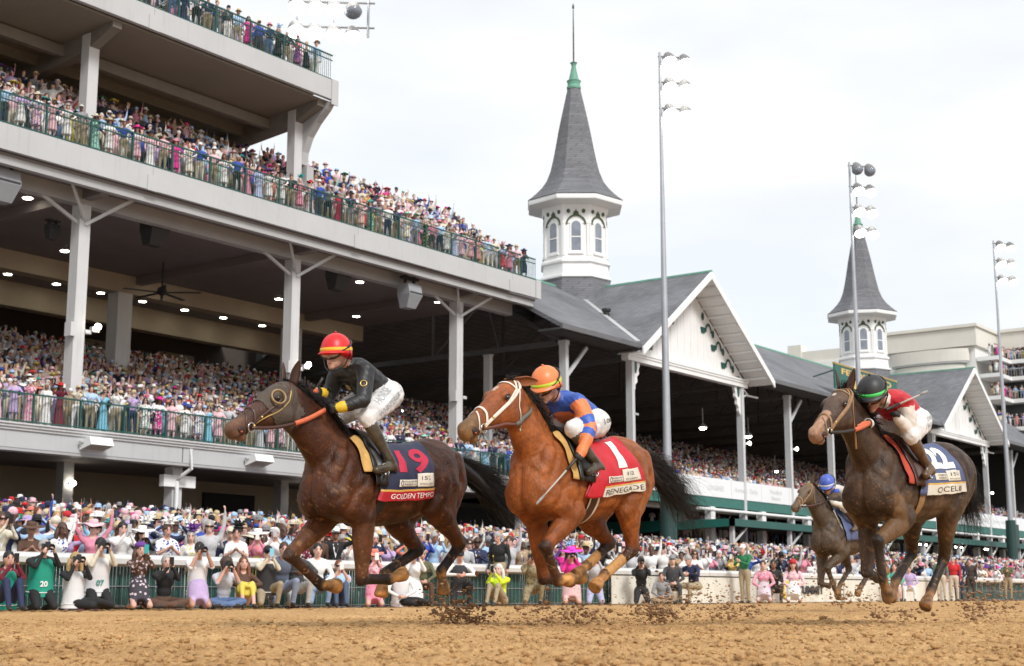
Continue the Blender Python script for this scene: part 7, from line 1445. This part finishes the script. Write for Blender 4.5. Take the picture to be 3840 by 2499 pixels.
        if paint: fr = paint(s, c, fr)
        me.materials.clear()
        for m_ in mats: me.materials.append(m_)
        me.polygons.foreach_set('material_index', fr); me.polygons.foreach_set('use_smooth', np.ones(n, bool)); me.update()
        s.o = obj('person', me, None, h.root.location.copy(), math.pi); tag(s.o, label, 'person', 'jockeys riding the racehorses')
        s.bvh = BVHTree.FromPolygons([tuple(x) for x in verts_of(me)], [tuple(p.vertices) for p in me.polygons])
        # helmet, peak, band, strap, goggles
        T = lambda v: (np.asarray(v) * 1.1 @ HR.T) + hd
        m = MB(); th = np.linspace(0, 2 * math.pi, 28, endpoint=False); rings = []
        for z, k in ((-.02, 1.03), (.0, 1.045), (.02, 1.04), (.05, 1.0), (.085, .9), (.115, .74), (.138, .5), (.150, .25), (.153, .05)): rings.append(T([(.132 * k * math.cos(t) - .012, .112 * k * math.sin(t), z + (-.045 if z < 0 else 0) * max(0, -math.cos(t))) for t in th]))
        m.loft(rings); m.build('helmet', helm, s.o, True)
        m = MB(); n2 = 13; A_ = np.linspace(-1.15, 1.15, n2); r1 = [(.128 * math.cos(t) - .012, .113 * math.sin(t), .008) for t in A_]; r2 = [(.128 * math.cos(t) - .012 + .06 * math.cos(t) ** 1.0, .122 * math.sin(t), -.012) for t in A_]; v = T(r1 + r2 + [(x, y, z + .007) for x, y, z in r1 + r2]); f = []
        for i in range(n2 - 1): f += [(i, i + 1, n2 + i + 1, n2 + i), (2 * n2 + i, 3 * n2 + i, 3 * n2 + i + 1, 2 * n2 + i + 1), (n2 + i, n2 + i + 1, 3 * n2 + i + 1, 3 * n2 + i)]
        m.add(v, f); m.build('peak', helm, s.o, True)
        m = MB(); m.loft([T([(.140 * k * math.cos(t) - .012, .120 * k * math.sin(t), z) for t in th]) for k, z in ((.99, .012), (1.0, .02), (.985, .038), (.96, .036), (.96, .014))], cap=False); m.build('helmet_band', band, s.o, True)
        m = MB(); m.ell(T([(-.012, 0, .158)])[0], (.012, .012, .01), 8, 5); m.build('button', helm, s.o, True)
        m = MB(); m.tube(T([(.01, .118, .05), (-.02, .116, -.02), (.02, .085, -.10), (.055, .04, -.135), (.06, 0, -.14), (.055, -.04, -.135), (.02, -.085, -.10), (-.02, -.116, -.02), (.01, -.118, .05)]), .006, 5); m.build('chin_strap', BLEATHER, s.o, True)
        m = MB(); m.tube(T([(-.01 + .128 * math.cos(t), .116 * math.sin(t), .045 - .06 * math.cos(t)) for t in np.linspace(.75, 2 * math.pi - .75, 24)]), .008, 5); m.build('goggle_strap', BLEATHER, s.o, True)
        m = MB(); m.ell(T([(.088, 0, -.012)])[0], (.030, .082, .036), 16, 10, HR); m.build('goggles', mat('goggle_lens%.2f' % goggle[0], goggle, .08, var=.25, scale=30, spec=.9), s.o, True)
        m = MB(); m.tube(T([(.072 + .032 * (1 - abs(math.sin(t)) * .0) * (1 - (.085 * math.cos(t) / .1) ** 2), .085 * math.cos(t), -.012 + .038 * math.sin(t)) for t in np.linspace(0, 6.28, 25)]), .007, 5, cap=False); m.build('goggle_frame', BLEATHER, s.o, True)
        m = MB(); m.ell(T([(.098, 0, -.082)])[0], (.008, .02, .006), 8, 5, HR); m.build('mouth', mat('lip', (.42, .13, .12), .5, var=0), s.o, True)
    def label_on(s, txt, p0, p1, h, mt, side=1, up=0., width=1.0, name='lettering', side_off=.004):
        """text printed on the cloth, running from p0 to p1"""
        p0, p1 = vec(*p0), vec(*p1); d = p1 - p0; L_ = np.linalg.norm(d); d /= L_; nrm = vec(0, side, 0); b = np.cross(nrm, d); b /= np.linalg.norm(b)
        v, f = text_arrays(txt, 1.0, .15, 0, 0.01); v[:, 0] = (v[:, 0] - v[:, 0].min()) / (v[:, 0].max() - v[:, 0].min()); v[:, 1] = (v[:, 1] - (v[:, 1].max() + v[:, 1].min()) / 2) / (v[:, 1].max() - v[:, 1].min())
        pts = []
        for x, y, _ in v:
            p = p0 + d * L_ * x + b * (y * h + up); q = s.bvh.ray_cast(Vector(p + nrm * .6), Vector(-nrm)); pts.append(np.array(q[0]) + nrm * side_off if q[0] is not None else p)
        m = MB(); m.add(pts, f); m.build(name, mt, s.o, fixn=False)
def whip(h, p0, p1, label, L_=None):
    o = empty('riding_crop', h.root.location, math.pi); tag(o, label, 'riding crop', 'riding crops'); p0, p1 = vec(*p0), vec(*p1); q = lambda t: lerp(p0, p1, t)
    m = MB(); m.tube([q(-.04), q(.0), q(.3)], [.016, .013, .011], 8); m.build('handle', BLEATHER, o, True); m = MB(); m.tube([q(.3), q(.6), q(.8)], [.009, .007, .006], 7); m.build('shaft', mat('pale_shaft', (.5, .46, .4), .5, var=.2), o, True); m = MB(); m.tube([q(.8), q(.9), q(1.0)], [.008, .014, .011], 7, asp=.6); m.build('popper', mat('grey_popper', (.3, .29, .28), .6, var=.3, scale=40), o, True)
def jm(n, skin, jack, pant, boot, glove, alt, cuff):
    return [mat('jockey_skin_' + n, skin, .5, var=.15, scale=20), mat('silks_' + n, jack, .5, var=.22, scale=7, bump=.5, bscale=9), mat('breeches_' + n, pant, .7, var=.3, scale=13, bump=.5, bscale=12), mat('boot_' + n, boot, .35, var=.5, scale=14), mat('glove_' + n, glove, .6, var=.2, scale=20), mat('silks2_' + n, alt, .55, var=.16, scale=7, bump=.4, bscale=9), mat('cuff_' + n, cuff, .6, var=.1)]
WHT = (.70, .68, .66)
r1 = Rider(h1, 'jockey in black silks, white breeches and red helmet standing tall in the stirrups', dict(hip=(-.40, 0, 1.99), mid=(-.29, 0, 2.05), chest=(-.13, 0, 2.10), neck=(.0, 0, 2.20), head=(.195, 0, 2.275), Lsh=(.0, .17, 2.13), Rsh=(-.02, -.17, 2.15), Lel=(.118, .26, 1.858), Lwr=(.29, .15, 1.79), Lha=(.40, .09, 1.765), Rel=(.02, -.24, 1.95), Rwr=(.23, -.12, 1.94), Rha=(.33, -.07, 1.95),
    Lkn=(.03, .215, 1.725), Lan=(-.17, .29, 1.40), Ltoe=(.01, .315, 1.285), Lheel=(-.25, .29, 1.31), Rkn=(.03, -.22, 1.73), Ran=(-.17, -.29, 1.40), Rtoe=(.01, -.315, 1.285), Rheel=(-.25, -.29, 1.31)),
    jm('black', (.52, .29, .21), (.014, .014, .015), WHT, (.07, .055, .035), (.012, .012, .013), (.014, .014, .015), (.70, .46, .02)), mat('red_helmet', (.62, .012, .016), .4, var=.08, scale=8), mat('yellow_band', (.75, .42, .02), .5, var=.15), .12, .25, goggle=(.42, .38, .33))
r1.label_on('HORSE', (-.12, .2, 1.80), (-.32, .2, 1.955), .05, GREYINK, up=.08); r1.label_on('WHISPERER', (-.08, .2, 1.735), (-.39, .2, 1.965), .05, GREYINK, up=.02)
for p in ((.12, .10, 2.02), (.02, .155, 2.0)):
    q = r1.bvh.ray_cast(Vector((p[0] + .5, p[1] + .5, p[2])), Vector((-1, -1, 0)).normalized())
    if q[0] is not None: torus(np.array(q[0]) + np.array(q[1]) * .004, .026, .006, q[1], BRASS, 'emblem', r1.o)
m = MB(); m.ell(r1.A['head'] - r1.A['hf'] * .13 - r1.A['hu'] * .02, (.05, .05, .05), 10, 8); m.build('hair_bun', mat('black_hair_bun', (.012, .011, .011), .6, var=.3), r1.o, True)
reins(h1, (.40, .09, 1.765), (.82, .14, 1.55), LEATHER, RUBBER, 1); reins(h1, (.33, -.07, 1.95), (.8, -.14, 1.6), LEATHER, RUBBER, -1)
whip(h1, (.26, -.085, 2.05), (.47, -.07, 1.78), 'short dark riding crop upright in the red helmet jockey hand')
def p2(s, c, fr):
    K = s.K; blue = fr == RJACK; out_ = fr.copy()
    for nm in 'LR':
        sh, el, wr = K[nm + 'sh'], K[nm + 'el'], K[nm + 'wr']
        for a, b, bands in ((sh, el, ((.0, .06), (.62, .92))), (el, wr, ((.14, .38),))):
            d = b - a; t = ((c - a) @ d) / (d @ d); dist = np.linalg.norm(c - a - np.clip(t, 0, 1)[:, None] * d, axis=1); k = (dist < .082) & (t > .04) & (t < 1.05) & blue; out_[k] = RALT
            for u, w_ in bands: out_[k & (t > u) & (t < w_)] = RJACK
    t = c[:, 2] - .55 * c[:, 0]; k = blue & (np.abs(c[:, 1]) < .2) & (out_ == RJACK) & (c[:, 0] > -.42); z0 = K['chest'][2]; low = c[:, 2] < z0 - .03 + .12 * (c[:, 0] - K['chest'][0]); out_[k & low & (np.sin((c[:, 2] - .25 * c[:, 0]) * 46) > -.35)] = RALT
    e = (c - (K['chest'] + vec(-.06, .0, .13))) / np.array((.11, .075, .09)); out_[blue & (np.linalg.norm(e, axis=1) < 1)] = RALT; return out_
r2 = Rider(h2, 'jockey in blue and orange silks with orange helmet crouching low, crop hand down', dict(hip=(-.57, 0, 1.775), mid=(-.47, 0, 1.84), chest=(-.28, 0, 1.875), neck=(-.10, 0, 1.93), head=(.085, 0, 2.03), Lsh=(-.15, .17, 1.90), Rsh=(-.15, -.17, 1.91), Lel=(-.131, .31, 1.66), Lwr=(.055, .33, 1.43), Lha=(.14, .335, 1.35), Rel=(.0, -.2, 1.76), Rwr=(.18, -.06, 1.79), Rha=(.29, -.03, 1.80), gripL=vec(.5, .1, -.6),
    Lkn=(.0, .21, 1.645), Lan=(-.153, .30, 1.415), Ltoe=(-.06, .325, 1.285), Lheel=(-.31, .30, 1.33), Rkn=(.0, -.22, 1.66), Ran=(-.153, -.30, 1.42), Rtoe=(-.06, -.325, 1.285), Rheel=(-.31, -.30, 1.33)),
    jm('blue_orange', (.50, .26, .18), (.035, .10, .42), WHT, (.06, .045, .028), (.012, .012, .013), (.78, .21, .065), (.78, .21, .065)), mat('orange_helmet', (.80, .22, .07), .4, var=.08, scale=8), mat('lime_band', (.50, .62, .03), .5, var=.15), .42, .1, paint=p2, goggle=(.30, .20, .06))
r2.label_on('J. ORTIZ', (-.47, .2, 1.755), (-.69, .2, 1.79), .05, INK)
m = MB(); m.ell(r2.A['head'] - r2.A['hf'] * .12 - r2.A['hu'] * .03, (.06, .05, .03), 10, 8); m.build('goggle_pad', mat('grey_pad', (.5, .48, .46), .7), r2.o, True)
reins(h2, (.29, -.03, 1.80), (.72, .12, 1.62), mat('red_brown_rein', (.14, .045, .03), .5, var=.2), mat('grey_rein_grip', (.12, .12, .1), .7), 1); reins(h2, (.29, -.03, 1.80), (.7, -.14, 1.62), LEATHER, None, -1)
whip(h2, (.10, .335, 1.40), (.735, .36, .975), 'pale shafted riding crop hanging down beside the chestnut horse shoulder')
def p3(s, c, fr):
    K = s.K; out_ = fr.copy()
    for nm in 'LR':
        sh, el, wr = K[nm + 'sh'], K[nm + 'el'], K[nm + 'wr']
        for a, b, t0 in ((sh, el, .12), (el, wr, -.2)):
            d = b - a; t = ((c - a) @ d) / (d @ d); dist = np.linalg.norm(c - a - np.clip(t, 0, 1)[:, None] * d, axis=1); out_[(dist < .085) & (t > t0) & (t < 1.1) & (fr == RJACK)] = RALT
    out_[(fr == RJACK) & (np.linalg.norm(c - K['neck'], axis=1) < .075)] = RALT; return out_
r3 = Rider(h3, 'jockey in red silks with white sleeves and black helmet, crop raised behind', dict(hip=(-.35, .13, 1.82), mid=(-.24, .12, 1.92), chest=(-.06, .11, 1.945), neck=(.13, .10, 1.955), head=(.345, .085, 1.99), Lsh=(.07, .27, 1.93), Rsh=(.10, -.07, 1.94), Lel=(.0, .30, 1.64), Lwr=(.20, .25, 1.775), Lha=(.27, .225, 1.86), Rel=(.26, -.10, 1.75), Rwr=(.38, .06, 1.73), Rha=(.46, .10, 1.725), gripL=vec(.3, -.6, .5),
    Lkn=(.06, .30, 1.635), Lan=(-.18, .335, 1.41), Ltoe=(-.08, .36, 1.30), Lheel=(-.25, .365, 1.345), Rkn=(.10, -.16, 1.66), Ran=(-.12, -.22, 1.42), Rtoe=(.0, -.25, 1.30), Rheel=(-.2, -.22, 1.33)),
    jm('red', (.36, .18, .12), (.50, .012, .022), WHT, (.12, .065, .03), (.014, .014, .014), (.68, .62, .56), (.68, .62, .56)), mat('black_helmet', (.025, .025, .026), .5, var=.2, scale=10), mat('green_band', (.06, .55, .10), .5, var=.15), .45, .12, paint=p3, goggle=(.34, .24, .16))
r3.label_on('EDWARD', (-.24, .3, 1.77), (-.44, .3, 1.83), .04, GREYINK, up=.035); r3.label_on('MATADORS', (-.22, .3, 1.765), (-.44, .3, 1.83), .04, GREYINK, up=-.02)
reins(h3, (.46, .10, 1.725), (.85, .12, 1.6), BLEATHER, RUBBER, 1); reins(h3, (.46, .10, 1.725), (.85, -.12, 1.65), BLEATHER, RUBBER, -1)
whip(h3, (.31, .20, 1.85), (.02, .46, 2.02), 'dark riding crop raised over the red jacket shoulder')
r4 = Rider(h4, 'jockey in white silks and blue helmet on the trailing horse', dict(hip=(-.45, .05, 1.80), mid=(-.34, .05, 1.88), chest=(-.14, .05, 1.91), neck=(.06, .05, 1.96), head=(.26, .06, 2.02), Lsh=(.0, .22, 1.93), Rsh=(.0, -.12, 1.93), Lel=(.0, .30, 1.66), Lwr=(.24, .16, 1.72), Lha=(.34, .12, 1.75), Rel=(.1, -.2, 1.76), Rwr=(.3, -.05, 1.75), Rha=(.38, 0, 1.76),
    Lkn=(.05, .25, 1.65), Lan=(-.18, .31, 1.41), Ltoe=(-.05, .33, 1.30), Lheel=(-.3, .31, 1.33), Rkn=(.05, -.2, 1.66), Ran=(-.15, -.29, 1.42), Rtoe=(-.05, -.31, 1.3), Rheel=(-.3, -.29, 1.33)),
    jm('white', (.45, .25, .18), (.62, .57, .50), WHT, (.10, .06, .035), (.4, .36, .3), (.06, .12, .5), (.62, .57, .5)), mat('blue_helmet', (.07, .12, .48), .45, var=.2, scale=9), mat('white_band', (.6, .6, .6), .5), .45, .15, voxel=.018, goggle=(.3, .28, .25))
m = MB(); m.loft([[vec(.01, .05, 1.90) + vec(.16 * math.cos(t) * k, .19 * math.sin(t) * k, z) for t in np.linspace(0, 6.28, 20, endpoint=False)] for k, z in ((.8, .06), (.86, .03), (.8, .0))], cap=False); m.build('collar_stripe', mat('blue_stripe', (.05, .12, .55), .6), r4.o, True)
reins(h4, (.36, .06, 1.75), (.8, .12, 1.65), LEATHER, None, 1)
whip(h4, (.36, .13, 1.74), (.18, .26, 1.3), 'thin yellow handled riding crop held by the blue helmet jockey')
# stirrups
for h, p in ((h1, (-.10, .315, 1.29)), (h2, (-.17, .325, 1.29)), (h3, (-.15, .365, 1.31))):
    m = MB(); m.tube([vec(*p) + vec(.05 * math.cos(t), .0 + .0 * math.sin(t), .0 + .06 * math.sin(t)) for t in np.linspace(-.6, 3.74, 14)], .006, 5); m.tube([vec(*p) + vec(-.05, -.05, -.035), vec(*p) + vec(.05, .05, -.035)], .012, 5); m.build('stirrup', RINGM, h.root, True); m = MB(); m.tube([vec(*p) + vec(0, 0, .06), vec(p[0] + .0, p[1] - .06, p[2] + .26)], .009, 5, asp=.4); m.build('stirrup_leather', BLEATHER, h.root)
# ------------------------------------------------------------------ loose clods on the track and dirt thrown up by the hooves
def clod_field(name, P, S, mt, label, seed=0, flat=.7):
    rs = np.random.RandomState(seed); ico = [(0, 0, 1), (.89, 0, .45), (.28, .85, .45), (-.72, .53, .45), (-.72, -.53, .45), (.28, -.85, .45), (.72, .53, -.45), (-.28, .85, -.45), (-.89, 0, -.45), (-.28, -.85, -.45), (.72, -.53, -.45), (0, 0, -1)]
    fc = np.array([(0, 1, 2), (0, 2, 3), (0, 3, 4), (0, 4, 5), (0, 5, 1), (1, 6, 2), (2, 7, 3), (3, 8, 4), (4, 9, 5), (5, 10, 1), (6, 7, 2), (7, 8, 3), (8, 9, 4), (9, 10, 5), (10, 6, 1), (11, 7, 6), (11, 8, 7), (11, 9, 8), (11, 10, 9), (11, 6, 10)])
    b = np.array(ico); n = len(P); v = b[None] * (1 + rs.uniform(-.35, .35, (n, 12, 1))) * np.stack([S * rs.uniform(.7, 1.6, n), S * rs.uniform(.7, 1.6, n), S * flat * rs.uniform(.6, 1.2, n)], 1)[:, None]
    a = rs.uniform(0, 6.28, n); c, s = np.cos(a)[:, None], np.sin(a)[:, None]; x = v[..., 0] * c - v[..., 1] * s; y = v[..., 0] * s + v[..., 1] * c; v = np.stack([x, y, v[..., 2]], -1) + P[:, None]
    f = (fc[None] + 12 * np.arange(n)[:, None, None]).reshape(-1, 3); v = v.reshape(-1, 3)
    me = bpy.data.meshes.new(name); me.vertices.add(len(v)); me.vertices.foreach_set('co', v.ravel()); me.loops.add(f.size); me.loops.foreach_set('vertex_index', f.ravel()); me.polygons.add(len(f)); me.polygons.foreach_set('loop_start', np.arange(0, f.size, 3)); me.update(); me.validate(); me.materials.append(mt)
    return tag(obj(name, me), label, 'dirt', kind='stuff')
rs = np.random.RandomState(3); n = 30000
r = 4.0 + 13.0 * rs.rand(n) ** 1.25; a = YAW + rs.uniform(-R(24), R(24), n); X_, Y_ = r * np.cos(a), r * np.sin(a); S_ = np.clip(rs.lognormal(math.log(.0075), .55, n), .003, .03); Z_ = heights(X_, Y_) + S_ * .2
clod_field('dirt_clods', np.stack([X_, Y_, Z_], 1), S_, DIRT, 'loose tan clods littering the churned dirt of the track', 4)
WET = mat('damp_dirt', (.30, .165, .078), .85, var=.5, scale=30)
PC, SC_ = [], []
for cx, cy, cz, sx, sy, sz, n, sm in ((10.3, 8.2, .09, .22, .14, .08, 700, .012), (10.05, 8.15, .22, .26, .13, .12, 380, .009), (10.15, 7.1, .13, .32, .15, .09, 420, .010), (10.6, 7.1, .10, .3, .14, .06, 260, .010), (11.8, 7.1, .10, .2, .14, .07, 520, .012), (12.3, 7.2, .2, .35, .16, .14, 320, .008), (13.3, 7.4, .22, .5, .2, .14, 420, .009), (14.2, 7.5, .12, .42, .2, .08, 420, .011), (15.6, 7.6, .28, .7, .3, .2, 320, .009),
        (14.6, 5.0, .14, .4, .14, .10, 460, .011), (15.1, 5.0, .28, .5, .16, .16, 420, .009), (12.5, 5.0, .10, .3, .15, .06, 240, .010), (22.7, 9.8, .2, .7, .2, .16, 420, .014)):
    n = int(n * .6); p = rs.normal(0, 1, (n, 3)) * (sx, sy, sz) * .8 + (cx, cy, cz); p[:, 2] = np.abs(p[:, 2] - .012) + .012; PC.append(p); SC_.append(np.clip(rs.lognormal(math.log(sm * .72), .55, n), .003, .028))
clod_field('flying_dirt', np.concatenate(PC), np.concatenate(SC_), WET, 'dark damp dirt thrown up behind the galloping hooves', 5, .8)

GR, GS = [], []
for x0, x1, y, n in ((9.6, 13.5, 8.1, 900), (11.0, 16.5, 7.1, 1300), (13.6, 18.5, 5.0, 900), (22, 30, 9.8, 500)):
    x = rs.uniform(x0, x1, n); t = (x - x0) / (x1 - x0); GR.append(np.stack([x, y + rs.normal(0, .25, n), np.abs(rs.normal(0, .10 + .22 * t, n)) + .01], 1)); GS.append(np.clip(rs.lognormal(math.log(.0035), .45, n), .0015, .010))
clod_field('dirt_spray', np.concatenate(GR), np.concatenate(GS), DIRT, 'fine spray of tan dirt hanging low behind the runners', 6, .9)
